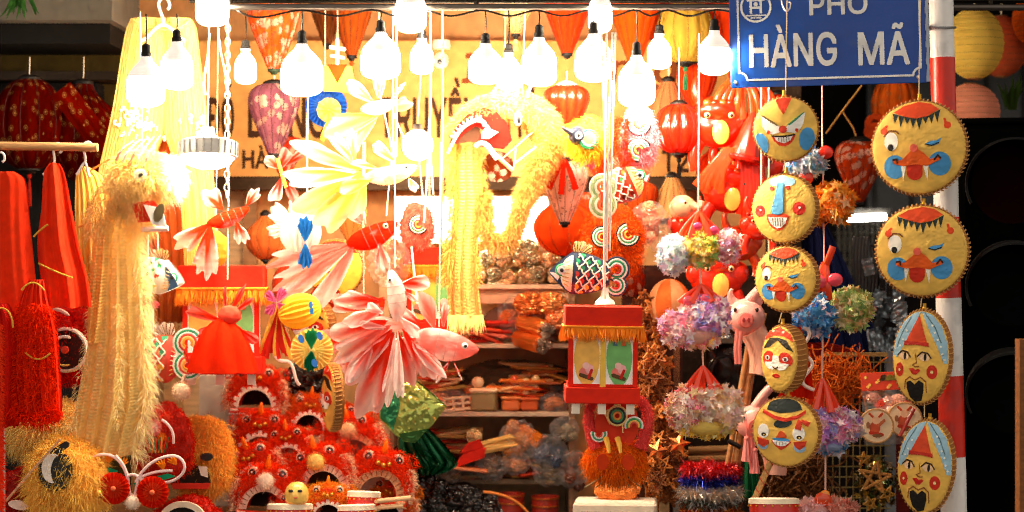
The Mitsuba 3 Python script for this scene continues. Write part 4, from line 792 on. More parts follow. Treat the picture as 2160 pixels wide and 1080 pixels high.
robe('pale yellow robe hanging at the right end of the bamboo pole', .26, [(352, 170, 186), (372, 160, 215), (450, 158, 235), (560, 165, 240), (650, 176, 245)], C(238, 190, 90), 6, 6, 3, [[(190, 365), (215, 350), (240, 335)], [(170, 480), (200, 470), (245, 462)]], tr=C(206, 100, 40))
vest = robe('red furry lion trouser leg hanging at the lower left', -.16, [(590, 62, 92), (630, 44, 100), (700, 28, 118), (790, 24, 124), (860, 32, 128), (890, 44, 120)], C(222, 44, 14), 6, 7, 4, [[(52, 612), (75, 596), (100, 612)], [(60, 742), (90, 756), (112, 744)]], name='lion_trousers', cat_='trousers')
sm = sheet([(640, 40, 104), (720, 26, 118), (800, 22, 126), (880, 36, 126)], 18, 6, 7, 20, 24, 4)
add(vest, fur(sm, 2600, 16, 1.6, .9, .35, 5), 'fur', C(232, 52, 18), absf(-.165), part='fur', smooth=False)
add(vest, fur(wtube([(34, 868, 0), (80, 884, 0), (128, 862, 0)], 9, 8, smooth=16), 10, 1), 'fur', R2, None, part='hem_fur', smooth=False) if 0 else add(vest, fur(tube(spline([(32, -20, -858), (80, -26, -884), (130, -20, -860)], 16), 9, 8), 900, 16, 1.6, .5, .5, 6), 'fur', C(226, 40, 14), absf(-.165), part='hem_fur', smooth=False)
v2 = robe('red sleeve with gold edge hanging at the left edge', -.17, [(640, -10, 14), (690, -16, 36), (780, -20, 40), (900, -20, 34)], C(200, 24, 8), 3, 6, 5, [[(-8, 652), (14, 650), (34, 690)]], name='red_sleeve', cat_='sleeve')
fs = thing('red_fringe', 'red fringed strip along the left edge near the bottom', 'fringe')
add(fs, fringe([[-6, -2, -680], [-4, -2, -1180]], None, (1, -.2, -.5), 1200, 22, 2, 3), 'cloth', R2, absf(-.19), part='threads', smooth=False, stuff=True)
add(fs, tube([[-7, 0, -680], [-7, 0, -1200]], 5, 8), 'cloth', R2, absf(-.19), part='braid')
rod = thing('steel_rod', 'thin upright steel rod at the left edge', 'rod'); add(rod, wtube([(6, 745, -.12), (7, 1700, -.12)], 5, 10), 'metal', C(190, 186, 180))

gown = thing('yellow_gown', 'long pleated pale yellow gown with white print hung above the left dragon', 'gown', 'garments on hangers')
fr = absf(.36); GY = C(240, 210, 124)
gl = sheet([(38, 276, 344), (60, 266, 350), (110, 256, 348), (200, 242, 347), (270, 228, 345), (330, 214, 326), (400, 200, 312), (480, 178, 300), (560, 166, 292)], 16, 17, 2.6, 130, 80, 11)
gr = sheet([(38, 340, 402), (60, 340, 412), (110, 346, 418), (200, 345, 430), (270, 345, 438), (330, 362, 444), (400, 378, 450), (480, 384, 456), (560, 388, 462)], 16, 14, 2.6, 110, 80, 12)
for m in (gl, gr):
    add(gown, m, 'silk', GY, fr, part='panel', smooth=True)
    b = m.copy(); b.vertices[:, 1] = 20 - b.vertices[:, 1]*.3; add(gown, b, 'silk', GY, fr, part='back_panel', smooth=True)
add(gown, tube(spline([(282, -12, -42), (310, -18, -56), (345, -20, -64), (380, -18, -60), (400, -12, -44)], 20), 2.4, 6), 'cloth', C(240, 205, 110), fr, part='collar')
rng = np.random.default_rng(5); pr = []
for cx, cy, n in ((270, 250, 26), (415, 262, 20), (300, 270, 12)):
    for i in range(n):
        x, z = max(cx + 12 + rng.normal(0, 18), 250), -(cy + rng.normal(0, 18)); x = min(x, 432); pr.append(tube(spline([(x, -21, z), (x + rng.normal(0, 5), -22, z - 5), (x + rng.normal(0, 4), -21, z - rng.uniform(6, 14))], 6), rng.uniform(1.5, 3.5), 5, squash=.3))
add(gown, cat(*pr), 'cloth', C(252, 248, 236), fr, part='printed_flowers', stuff=True)
lin = thing('brown_lining', 'red brown cloth hanging behind the slit of the yellow gown', 'cloth')
add(lin, sheet([(250, 325, 372), (400, 300, 395), (560, 318, 400), (680, 330, 390)], 5, 5, 4, 40, 40, 13), 'cloth', C(150, 66, 26), absf(.44), smooth=True)

# left yellow dragon: head, ruff and long net tail
dr1 = thing('dragon_costume', 'yellow furry dragon head with long net tail hanging at the left', 'dragon puppet', 'furry dragon puppets')
YF, YN = C(252, 228, 150), C(252, 226, 148)
fr = absf(.07)
add(dr1, ell((300, 0, -372), (66, 50, 48), 3), 'matte', C(214, 160, 60), fr, part='head')
add(dr1, fur(ell((300, 0, -372), (66, 50, 48), 3), 5200, 24, 1.6, .5, .5, 20), 'fur', YF, fr, part='head_fur', smooth=False)
add(dr1, fur(ell((362, -8, -375), (20, 26, 42), 3), 1500, 20, 1.5, .4, .6, 21), 'fur', C(250, 244, 226), fr, part='beard', smooth=False)  # lamp glare on the right side of the head put into the fur colour
add(dr1, lathe([(0, -4), (12, -3), (14, 2)], 20, axis='y'), 'gloss', WHITE, lambda v: fr(v + [306, -56, -372]), part='eye'); add(dr1, lathe([(0, -7), (5, -6), (6, 0)], 14, axis='y'), 'gloss', BLACK, lambda v: fr(v + [309, -56, -373]), part='pupil')
add(dr1, slab(poly((286, -430), (330, -424), (350, -446), (345, -466), (300, -470)), -46, -30), 'cloth', C(206, 40, 20), fr, part='mouth', smooth=False)
add(dr1, slab(poly((312, -432), (352, -440), (360, -480), (330, -474)), -50, -46.5), 'matte', WHITE, fr, part='jaw', smooth=False)
add(dr1, slab(disc(345, -450, 10, 20, -20), -53, -50.5), 'matte', C(90, 76, 50), fr, part='nostril', smooth=False)
add(dr1, wtube([(298, 484, .02), (355, 482, .02)], 6, 8), 'cloth', C(246, 220, 210), part='jaw_bar')
for i in range(5): add(dr1, tube(spline([(255 + i*14, -44, -340 - 4*i), (270 + i*15, -56, -318), (290 + i*14, -40, -300 + 3*i)], 10), np.linspace(3.5, 1.2, 10), 6), 'cloth', WHITE if i % 2 else C(240, 170, 150), fr, part='whisker')
add(dr1, fur(tube(spline([(206, -10, -500), (214, -20, -440), (240, -26, -402), (275, -28, -396), (298, -22, -425), (302, -14, -490)], 20), 17, 10), 3000, 20, 1.5, .8, .6, 22), 'fur', C(246, 216, 140), fr, part='ruff', smooth=False)
add(dr1, slab(disc(262, -448, 24, 18), -6, 0), 'matte', C(70, 44, 24), fr, part='neck_opening', smooth=False)
tail = [(424, 236, 290), (520, 206, 292), (600, 196, 300), (700, 190, 304), (770, 178, 308), (840, 164, 312), (900, 156, 300), (962, 152, 284)]
m = sheet(tail, 20, 4, 9, 90, 330, 23, rib=(7, 2.0)); add(dr1, m, 'silk', YN, fr, part='net_tail', smooth=True)
m2 = sheet([(470, 205, 236), (560, 196, 232), (660, 190, 226), (720, 188, 218)], 8, 2, 5, 30, 160, 24, rib=(7, 2.0)); m2.vertices[:, 1] -= 22; add(dr1, m2, 'silk', C(244, 206, 120), fr, part='net_flap', smooth=True)
for side, xs, L, dx in (('l', 1, 13, -1), ('r', 2, 30, 1)):
    e = spline([(r[xs], -8, -r[0]) for r in tail], 40); add(dr1, fur(tube(e, 7, 7), 1700 if dx > 0 else 500, L*.85, 1.4, .9, .5, 25 + dx, comb=(.8*dx, -.2, -.3)), 'fur', C(254, 240, 182), fr, part='edge_fur', smooth=False)
cf = spline([(255, -30, -640), (258, -30, -780), (250, -32, -900)], 30); add(dr1, fur(tube(cf, 3, 7), 420, 16, 1.3, 1.0, .5, 29), 'fur', C(254, 236, 170), fr, part='centre_fur', smooth=False)
cord(dr1, [(296, 24, .07), (298, 190, .07), (300, 332, .07)], 1.2)

# big furry lions at the lower left
def furry(name, label, px, py, y, rx, rz, col, n, L, cat_='lion costume', eyes=(), seed=0, base=None, comb=None, group='big furry lion heads', ry=None):
    t = thing(name, label, cat_, group); fr = absf(y); c = (px, 0, -py)
    e = rough(ell(c, (rx, ry or rx*.7, rz), 4), rx*.22, 2.4/rx, seed)
    add(t, e, 'matte', base or tuple(np.array(col)*.7), fr, part='head'); add(t, fur(e, n, L, 1.7, .6, .5, seed, comb), 'fur', col, fr, part='fur', smooth=False)
    for ex, ey, er, kind in eyes:
        d = -(ry or rx*.7)*math.sqrt(max(.1, 1 - ((ex - px)/rx)**2 - ((ey - py)/rz)**2)) - L*.35
        loc = lambda v: fr(v + [ex, d, -ey])
        if kind == 'ring':
            add(t, lathe([(0, -3), (er*.95, -2), (er*1.04, 4)], 36, axis='y'), 'gloss', C(236, 226, 214), loc, part='eye_rim'); add(t, lathe([(0, -5), (er*.86, -4), (er*.93, 1)], 36, axis='y'), 'gloss', BLACK, loc, part='eye')
            add(t, lathe([(0, -8), (er*.18, -7), (er*.2, 0)], 20, axis='y'), 'gloss', C(206, 60, 34), loc, part='pupil')
            a = np.linspace(.35*PI, .75*PI, 12); add(t, tube(np.stack([er*.6*np.cos(a), np.full(12, -6.), er*.6*np.sin(a)], 1), np.r_[1, np.full(10, 3.4), 1], 6), 'gloss', WHITE, loc, part='eye_highlight')
            a = np.linspace(1.1*PI, 1.6*PI, 12); add(t, tube(np.stack([er*.7*np.cos(a), np.full(12, -6.), er*.7*np.sin(a)], 1), np.r_[1, np.full(10, 2), 1], 6), 'gloss', C(216, 170, 90), loc, part='eye_line')
        else:
            add(t, slab(unary_union([disc(0, 0, er, er*1.15), line([(-er*.2, er), (er*.6, er*1.5)], 7)]), -4, 2), 'gloss', BLACK, loc, part='eye', smooth=False)
            add(t, slab(disc(-er*.15, er*.15, er*.62, er*.85).difference(disc(er*.45, 0, er*.7, er)), -7, -4.5), 'gloss', WHITE, loc, part='eye_white', smooth=False)
            add(t, fur(ring(circle((0, 0, 0), er*1.25, 24), 8, 7), 700, L*.4, 1.7, .4, .5, seed + 3), 'fur', col, loc, part='eyelid_fur', smooth=False)
    return t
rl = furry('furry_lion', 'big red furry lion head with black ring eye behind the yellow net tail', 150, 722, .26, 78, 78, C(216, 26, 8), 5200, 15, eyes=[(152, 735, 46, 'ring')], seed=31)
add(rl, tube(spline([(95, -58, -660), (130, -62, -650), (160, -60, -664)], 12), np.r_[1.5, np.full(10, 4), 1.5], 6), 'cloth', C(240, 190, 180), absf(.24), part='brow_piping')
ya = furry('furry_lion', 'yellow furry lion head with crescent eye at the bottom left', 140, 1010, .03, 76, 84, C(250, 206, 100), 8000, 27, eyes=[(132, 986, 36, 'moon')], seed=32)
furry('furry_lion', 'pale yellow furry lion back above the bottom left crescent eye', 105, 900, .22, 92, 52, C(246, 210, 126), 6000, 27, seed=33)
ob = furry('furry_lion', 'orange yellow furry lion head beside the pile of red lions', 425, 960, .42, 58, 84, C(250, 186, 84), 8000, 20, eyes=[], seed=34)
fo = absf(.42)
add(ob, slab(poly((370, -1012), (385, -988), (415, -974), (445, -982), (452, -1012)), -58, -40), 'matte', C(40, 26, 16), fo, part='mouth', smooth=False)
add(ob, slab(poly((372, -1012), (452, -1012), (448, -1024), (376, -1024)), -62, -50), 'matte', C(206, 50, 30), fo, part='lip', smooth=False); add(ob, slab(poly((428, -976), (446, -978), (448, -1000), (434, -996)), -62, -58.5), 'matte', C(240, 220, 200), fo, part='tooth', smooth=False)
add(ob, slab(disc(446, -957, 13, 8), -66, -58), 'gloss', BLACK, fo, part='eye', smooth=False)
rb = furry('furry_lion', 'red furry lion mouth at the bottom edge beside the orange lion', 400, 1100, .30, 70, 50, C(206, 34, 14), 2600, 14, seed=35)
add(rb, slab(disc(395, -1092, 50, 42).difference(disc(395, -1092, 37, 30)), -62, -52), 'matte', C(236, 214, 186), absf(.30), part='lip', smooth=False); add(rb, slab(disc(395, -1092, 37, 30), -56, -50), 'matte', C(30, 18, 12), absf(.30), part='mouth', smooth=False)
lb = furry('furry_lion', 'dark red lion head with pale crescent at the bottom left corner', 55, 1045, .10, 70, 62, C(170, 26, 12), 2600, 12, seed=36)
add(lb, slab(disc(55, -1058, 22, 9, -12), -62, -50), 'matte', C(236, 206, 190), absf(.10), part='tooth', smooth=False)
st = thing('thin_stick', 'pale thin wooden stick slanting at the lower left', 'stick'); add(st, wtube([(12, 1058, -.12), (70, 990, -.12), (128, 926, -.10)], 2.6, 7), 'wood', C(200, 150, 110))

# butterfly, printed red head, fish and spiral at the left
bf = thing('wire_butterfly', 'pale wire butterfly with green leaves and two red rosettes at the lower left', 'decoration'); fr = absf(.02)
for pts in ([(268, 1012), (236, 1012), (204, 996), (193, 968), (206, 960), (240, 962), (262, 985), (270, 1010)], [(288, 1016), (310, 985), (345, 964), (382, 966), (391, 985), (372, 1010), (330, 1016), (292, 1008)], [(272, 1012), (264, 985), (245, 960)], [(290, 1010), (330, 995), (365, 992)], [(272, 1010), (275, 1035), (284, 1060)], [(292, 1012), (288, 1035), (282, 1058)], [(265, 1010), (280, 1000), (300, 1012)]):
    add(bf, tube(spline([(a, -8, -b) for a, b in pts], 30), 3.2, 7), 'cloth', C(238, 206, 200), fr, part='wire_loop')
for pts in (((228, 985), (250, 992), (245, 1002), (232, 996)), ((332, 1004), (355, 998), (372, 1004), (345, 1012)), ((282, 1018), (296, 1018), (290, 1026))): add(bf, slab(poly(*[(a, -b) for a, b in pts]), -8, -6), 'cloth', C(24, 140, 96), fr, part='leaf', smooth=False)
for x, z, k in ((255, 980, 0), (230, 972, 1), (345, 985, 2), (372, 975, 3)):
    m, _ = fan(26, 20 + 20*k, 110 + 20*k, 3, 5, 0, 5, .4, seed=k); m.vertices += [x, -3, -z - 6]; add(bf, m, 'silk', C(246, 150, 40), fr, part='feather', smooth=True)
def rosette(t, px, py, y, R, c1, c2, n=36, depth=6, part='rosette', roll=0, pitch=0, yaw=0, core=None):
    fr = Fr(px, py, y, roll=roll, pitch=pitch, yaw=yaw); th = np.arange(2*n)/(2*n)*2*PI; rr = np.array([.12, .55, 1.0])*R
    z = np.where(np.arange(2*n) % 2, 1, -1)
    def g(a, b): s = np.linspace(a, b, 4)[:, None]; return grid(np.stack([s*R*np.cos(th), depth*z*s**.7 - (1 - s)*depth*1.2, s*R*np.sin(th)], -1), wrapv=True)
    add(t, g(.1, .6), 'silk', c1, fr, part=part, smooth=False); add(t, g(.6, 1.0), 'silk', c2, fr, part=part + '_edge', smooth=False)
    add(t, ell((0, -depth - 2, 0), (R*.16, 4, R*.16), 2), 'cloth', core or c2, fr, part=part + '_centre')
for x, z in ((240, 1030), (322, 1038)): rosette(bf, x, z, -.01, 34, C(226, 70, 40), C(214, 40, 20), 20, 5, core=C(240, 110, 70))
pompom(bf, (281, -8, -1058), 17, C(244, 226, 204), fr, 500, seed=3)
gb = thing('gold_bell', 'small gold bell between the crescent eyed lion and the red rosette', 'bell'); add(gb, ell((213, -30, -1037), (9, 9, 9), 3), 'metal', C(226, 170, 70), absf(.02))
ph = furry('furry_lion', 'red lion head printed with pink and orange flowers above the wire butterfly', 345, 935, .22, 62, 84, C(206, 40, 18), 2600, 10, seed=37)
for x, z, r, c1, c2 in ((323, 902, 18, C(250, 200, 200), C(240, 130, 130)), (341, 922, 10, C(240, 150, 50), C(230, 110, 30)), (352, 880, 12, C(240, 90, 60), C(220, 50, 30))): rosette(ph, x, z, .10, r, c1, c2, 9, 2, 'flower')
for k in range(16):
    a = k*1.3; add(ph, tube([[325 + k*2.2, -68, -948], [325 + k*2.4 + 5*math.cos(a), -72, -930 - 6*math.sin(a)], [325 + k*2.4 + 9*math.cos(a), -72, -915]], 1.4, 4), 'cloth', [C(70, 110, 60), C(240, 150, 60), C(220, 60, 30)][k % 3], absf(.20), part='stem')
add(ph, tube(spline([(352, -60, -880), (372, -60, -900), (376, -58, -930)], 14), 3, 6), 'cloth', C(244, 206, 200), absf(.18), part='piping')
pf = painted_fish(330, 582, .18, 118, 78, 'white and navy painted fish lantern hanging under the left dragon head', flip=-1, roll=14, body=C(232, 232, 226), hc=C(250, 244, 230), tail=False, hang=[(312, 480, 312, 556), (332, 490, 334, 550)])
fr = absf(.18)
add(pf, drape(poly((352, -560), (372, -588), (378, -604), (356, -614), (362, -600), (352, -580)), lambda x, z: x*0 - 17, 0, 10, 4), 'gloss', C(40, 66, 100), fr, part='snout', smooth=False)
for k in range(3):
    m, _ = fan(22, 200 + 45*k, 260 + 45*k, 3, 4, 0, 3, seed=k); m.vertices += [320, -6, -634]; add(pf, m, 'silk', C(240, 120, 130), fr, part='ruffle', smooth=True)
add(pf, cat(*[tube([[320 + k, -5, -650], [319 + k*1.4, -5, -695 - (k % 3)*3]], 1.2, 4) for k in range(-4, 5)]), 'cloth', C(246, 214, 206), fr, part='tassel')
pf2 = painted_fish(345, 758, .20, 104, 104, 'round scaled fish lantern with green and red scales right of the net tail', flip=-1, roll=6, body=C(206, 62, 40), hc=C(226, 60, 40), tail=False, dorsal=C(252, 240, 226), yaw=0, pal=[C(40, 150, 110), C(40, 150, 110), C(214, 44, 60), C(240, 180, 60), C(240, 180, 60)])
for zz, q0, q1 in ((-723, -40, 245), (-770, 115, 400)): crescent(pf2, 397, zz, 30, lambda v: absf(.14)(v), [WHITE, C(60, 160, 110), WHITE, C(226, 70, 50), C(244, 200, 120), C(246, 160, 40)], -4, q0, q1, 'tail_band')
pm = thing('pompom', 'cream pompom hanging under the striped spiral tail', 'pompom'); pompom(pm, (383, 0, -825), 21, C(238, 206, 172), absf(.12), 800, seed=9); cord(pm, [(390, 790, .12), (384, 806, .12)], 4, C(240, 200, 170))

# ---- goldfish and paper things in the middle ---------------------------------------------------------------------------------------
GR, GP = C(232, 60, 30), C(240, 110, 95)
def upcord(x, y, py, top=15): return [((x, top), (x + 1, py))]
goldfish(482, 455, .18, 96, -22, 10, GR, 'red goldfish lantern with pale fins below the flat lamp', [(-.42, 0, 165, 215, 92, 7, .1, .05, 0), (-.42, 0, 205, 260, 100, 7, .1, .25, -4)],
         [(-.05, .15, 75, 150, 62, 5, 0, 0, 0), (.42, .05, 5, 60, 48, 4, 0, 0, -6), (.1, -.15, 235, 300, 50, 4, 0, .1, -14)], fat=.2, seed=1, white=.38, hang=upcord(481, .18, 436), eye=False)
yk = thing('yellow_bag', 'small yellow cloth bag hanging under the red goldfish', 'bag'); add(yk, rough(ell((452, 0, -525), (30, 20, 40), 4), 6, .06, 4), 'silk', C(244, 190, 70), absf(.26), smooth=True)
for k, (rx, c) in enumerate(((0, 0),)): cord(yk, [(455, 490, .26), (458, 300, .3), (460, 20, .42)], 1.2)
YP = C(244, 204, 84)
y1 = goldfish(826, 362, .24, 116, -12, 0, C(246, 206, 150), 'pale yellow goldfish lantern with a broad yellow fan tail, largest of the yellow fish', [], [], fat=.2, seed=2, white=.5, hang=[((800, 190), (832, 338)), ((830, 240), (868, 330)), ((829, 15), (829, 350))])
for i, (x, z, a, L, sp, k, dy) in enumerate(((772, 366, 252, 96, 44, .5, 8), (770, 366, 228, 150, 40, .45, 2), (768, 364, 206, 168, 34, .5, 8), (768, 362, 182, 172, 26, 1.2, -4), (768, 358, 156, 168, 24, 1, 4), (760, 352, 130, 100, 24, 1.3, 8), (750, 350, 98, 84, 26, .9, -2), (838, 344, 138, 70, 34, .9, -8), (800, 356, 162, 60, 26, 1.3, -14), (862, 374, 300, 34, 50, 1, -14), (790, 376, 196, 80, 40, .6, -12))): petalfin(y1, x, z, .24, a, L, sp, YP, 120 + i, 5, .05*(i % 3 - 1), .05, k, dy=dy)
y2 = goldfish(800, 222, .34, 80, -14, 12, C(246, 216, 140), 'pale yellow goldfish lantern close under the big bulb', [], [], fat=.22, seed=3, white=.6, eye=False, hang=upcord(800, .34, 200))
for i, (x, z, a, L, sp, k, dy) in enumerate(((806, 236, 196, 128, 40, .35, 4), (800, 240, 222, 104, 36, .4, -2), (816, 230, 20, 58, 50, .3, 2), (822, 214, 52, 54, 14, 1.2, -4), (790, 216, 140, 76, 40, 1.2, 4), (760, 262, 258, 60, 24, 1.3, 0), (800, 210, 90, 60, 40, 1, 6))): petalfin(y2, x, z, .34, a, L, sp, YP, 140 + i, 5, .05*(i % 3 - 1), .05, k, dy=dy)
fl = thing('paper_flag', 'yellow paper with red point hanging below the brown cloth lanterns', 'paper'); fr = absf(.44)
add(fl, slab(poly((674, -140), (742, -140), (752, -196), (680, -192)), 0, 1.5), 'silk', C(246, 206, 80), fr, part='sheet', smooth=False); add(fl, slab(poly((690, -136), (732, -136), (712, -176)), -2, -.5), 'silk', C(214, 70, 30), fr, part='red_point', smooth=False); add(fl, slab(unary_union([line([(698, -100), (726, -104)], 4), line([(712, -84), (712, -134)], 3.5), line([(700, -118), (724, -122)], 3.5)]), -3, 0), 'silk', C(250, 240, 225), fr, part='paper_cut', smooth=False); cord(fl, [(712, 20, .44), (712, 84, .44)])
kb = thing('red_butterfly', 'red cloth butterfly with yellow edge left of the broad yellow tail', 'butterfly'); fr = absf(.30)
for i, (x, z, a, L, sp, c, k) in enumerate(((590, 358, 70, 52, 50, C(206, 50, 34), .3), (592, 356, 140, 44, 60, C(214, 80, 50), .6), (594, 372, 250, 56, 50, C(206, 60, 50), .9), (596, 372, 300, 62, 40, C(214, 50, 30), .3), (600, 350, 40, 60, 30, C(214, 50, 26), .3))): petalfin(kb, x, z, .30, a, L, sp, c, 160 + i, 4, 0, .05, k, 'wing')
add(kb, tube(spline([(586, -6, -335), (594, -8, -362), (604, -6, -395)], 12), 4, 7), 'cloth', C(244, 196, 70), fr, part='body')
goldfish(786, 492, .36, 118, -24, 0, GR, 'red headed goldfish lantern with long pink tail sweeping left', [(-.42, 0, 158, 182, 190, 8, .05, 0, 2), (-.40, -.04, 172, 202, 205, 9, 0, .02, -4), (-.36, -.05, 196, 222, 160, 8, 0, .08, -8)],
         [(-.05, .17, 70, 140, 56, 5, 0, 0, 0), (.05, -.16, 225, 285, 60, 5, 0, .15, -12)], fat=.24, seed=4, white=.25, fcol=C(238, 120, 110), hang=[((828, 300), (815, 455)), ((770, 300), (766, 480))])
PK, RF = C(238, 120, 108), C(226, 56, 36)
g3 = goldfish(944, 722, .20, 138, 14, 0, C(238, 150, 140), 'pink and white goldfish lantern facing right with dark eye', [], [], fat=.27, seed=5, white=.45, hang=[((930, 300), (926, 690))])
for i, (x, z, a, L, sp, c, k, dy) in enumerate(((918, 694, 108, 92, 44, PK, .8, 6), (934, 692, 84, 60, 30, PK, .9, 2), (900, 700, 140, 84, 40, RF, 1, 4), (890, 704, 200, 96, 40, PK, 1, 0), (896, 716, 246, 84, 34, PK, .9, -8), (884, 690, 170, 110, 30, C(244, 190, 180), 1, 10), (950, 758, 236, 52, 26, RF, 1, -22), (958, 762, 296, 40, 16, PK, 1, -24), (905, 722, 276, 74, 40, PK, 1, -14), (880, 716, 300, 66, 34, C(246, 190, 180), .8, -10))): petalfin(g3, x, z, .20, a, L, sp, c, 40 + i, 5, .05*(i % 3 - 1), .08, k, dy=dy)
g4 = goldfish(830, 622, .14, 116, -98, 0, C(244, 186, 178), 'big pink and red goldfish lantern head up with wide drooping fins', [], [], fat=.2, seed=6, white=.7, hang=upcord(832, .16, 566, 300))
for i, (x, z, a, L, sp, c, k, dy) in enumerate(((840, 596, 6, 70, 46, RF, .9, 4), (846, 610, 330, 44, 26, PK, 1, -6), (808, 634, 172, 100, 42, RF, .9, 8), (812, 648, 196, 92, 36, PK, 1, 0), (820, 676, 188, 132, 34, RF, .75, 10), (826, 684, 206, 138, 34, PK, .9, 4), (830, 690, 226, 146, 34, RF, .7, 10), (832, 694, 247, 186, 36, RF, .7, 2), (836, 694, 262, 150, 18, C(250, 220, 214), 1, -14), (840, 690, 272, 140, 14, C(250, 226, 220), 1, -18), (838, 694, 284, 116, 34, RF, .6, 8), (846, 690, 306, 124, 30, RF, .8, 0), (866, 716, 318, 100, 28, PK, .9, -6), (812, 660, 150, 46, 44, C(246, 200, 196), 1, -12), (816, 690, 166, 60, 30, C(246, 180, 176), 1, -10), (842, 664, 318, 60, 40, C(246, 196, 190), 1, -14), (790, 720, 236, 90, 34, PK, 1, -4))): petalfin(g4, x, z, .14, a, L, sp, c, 60 + i, 6, .07*(i % 3 - 1), .10, k, dy=dy)
goldfish(775, 668, .42, 110, -50, 0, GR, 'small red goldfish lantern half hidden behind the big drooping one', [(-.42, 0, 120, 180, 110, 8, .05, 0, 2), (-.42, 0, 180, 230, 100, 8, .05, 0, -4)], [(0, .18, 75, 140, 70, 5, 0, 0, 0)], fat=.22, seed=7, white=.3, hang=upcord(766, .42, 630, 300))
# paper rosettes, balls
pw = thing('paper_pinwheel', 'blue and yellow pleated paper pinwheel right of the widest bulb', 'pinwheel'); rosette(pw, 688, 224, .5, 44, C(60, 110, 190), C(44, 100, 196), 30, 6, roll=10); rosette(pw, 694, 232, .46, 26, C(246, 196, 90), C(248, 206, 110), 10, 6, 'inner_rosette', core=C(240, 170, 60)); cord(pw, [(686, 180, .5), (686, 20, .44)])
for k in (-1, 1): m, _ = fan(60, 262 + 14*k, 278 + 14*k, 3, 3, 0, 2, seed=k + 3); m.vertices += [694, -6, -244]; add(pw, m, 'silk', C(246, 190, 80), Fr(0, 0, 0) and absf(.46), part='ribbon_tail', smooth=True)
hb = thing('paper_ball', 'white ruffled paper ball with blue panel left of the red headed goldfish', 'paper ball'); fr = absf(.40)
add(hb, lathe(np.c_[44*np.cos(np.linspace(-1.45, 1.45, 24)), 48*np.sin(np.linspace(-1.45, 1.45, 24))], 80, rib=(20, .2)), 'silk', C(250, 246, 240), lambda v: fr(v + [634, 0, -490]), part='ball', smooth=True)
for i, a0 in enumerate((62, 242)):
    m, _ = fan(56, a0, a0 + 56, 5, 4, 0, 4, .12, seed=i + 50); m.vertices += [649, -46, -512]; add(hb, m, 'silk', C(40, 116, 200), fr, part='blue_panel', smooth=True)
for i, (a0, a1, L) in enumerate(((120, 175, 74), (70, 120, 66), (170, 215, 66))): m, _ = fan(L, a0, a1, 8, 5, 0, 4, seed=i); m.vertices += [628, 2, -478]; add(hb, m, 'silk', C(250, 246, 240), fr, part='ruffle', smooth=True)
cord(hb, [(648, 540, .34), (648, 300, .34), (650, 200, .36)], 1.8, C(250, 246, 240))
ab = thing('accordion_lantern', 'yellow pleated paper lantern with purple bow and red streamers', 'lantern'); f1 = Fr(632, 656, .26, roll=75)
a = np.linspace(-1.4, 1.4, 30); add(ab, lathe(np.c_[38*np.cos(a), 46*np.sin(a)], 96, rib=(18, .22)), 'silk', C(246, 210, 72), f1, part='paper', smooth=True)
for i, a0 in enumerate((30, 110, 200, 290)): m, _ = fan(34, a0, a0 + 60, 4, 4, 0, 3, seed=i + 20); m.vertices += [584, -4, -638]; add(ab, m, 'silk', C(206, 100, 150), absf(.24), part='bow', smooth=True)
for i in range(10): p = spline([(584, 0, -640), (568 - i*1 + i*4, -6 + i, -690), (546 + i*8.5, 4 - 2*(i % 3), -745 - (i % 3)*6)], 12); add(ab, tube(p, 4.2, 6, squash=.3), 'silk', C(222, 56, 40) if i % 4 else C(240, 190, 80), absf(.26), part='streamer')
for x, z in ((660, 642), (662, 655)): add(ab, slab(disc(x, -z, 4, 7), -44, -40), 'matte', C(50, 120, 190), absf(.26), part='printed_dot', smooth=False)
gw = thing('paper_fan_wheel', 'pleated yellow paper wheel with green fans above the red lions', 'paper wheel'); rosette(gw, 658, 738, .22, 45, C(240, 230, 140), C(244, 214, 120), 26, 5)
for a0, c in ((60, C(40, 150, 100)), (235, C(20, 110, 80))):
    m, _ = fan(46, a0, a0 + 62, 4, 9, 0, 5, seed=int(a0)); m.vertices += [658, -12, -738]; add(gw, m, 'silk', c, absf(.22), part='green_fan', smooth=True)
for x, z in ((637, 714), (676, 708), (665, 765)): add(gw, slab(disc(x, -z, 6, 9, 20), -17, -15), 'matte', C(50, 110, 190), absf(.22), part='blue_dot', smooth=False)
wr = thing('wavy_ribbon', 'white wavy ribbon hanging over the topmost red lions', 'ribbon'); add(wr, tube(spline([(536, 0, -744), (556, -3, -748), (572, 2, -742), (590, -3, -760), (606, 2, -762), (622, -2, -790), (632, 0, -812)], 50), 3.4, 6), 'silk', C(246, 226, 220), absf(.40))
mask(692, 838, 17, 72, -74, 2, 'round yellow mask seen nearly edge on above the red lions', woman(), y=.36, seed=11, thick=22)
mask(706, 566, 62, 62, -6, 0, 'yellow moon faced mask half hidden behind the pink goldfish tail', [('lips', disc(-.02, -.15, .22, .07), C(222, 80, 40), 0), ('eye', disc(-.4, .3, .12, .06), BLACK, 0), ('eye', disc(.35, .3, .12, .06), BLACK, 0), ('hat', poly((-.9, .55), (.9, .55), (.5, .9), (0, 1), (-.5, .9)), C(214, 50, 24), 0)], y=.62, body=C(246, 204, 70), seed=12)
mask(650, 690, 30, 62, -40, 0, 'yellow mask with flower brow behind the pleated yellow lantern', woman(), y=.55, seed=13, body=C(240, 190, 80))
ff = thing('felt_flower', 'red brown felt flower with ringed eye behind the accordion lantern', 'flower'); rosette(ff, 687, 628, .6, 32, C(190, 80, 50), C(176, 50, 36), 9, 5, core=C(240, 210, 180))
square_lantern(471, 560, 176, 226, .34, 'box lantern with red roof and orange fringe left of the goldfish', hang=[(480, 560, 10)], yaw=4)
square_lantern(915, 522, 118, 186, .72, 'box lantern behind the yellow scarf with a small dark print', hang=[(905, 300, -8), (880, 300, -12)], feet=False)
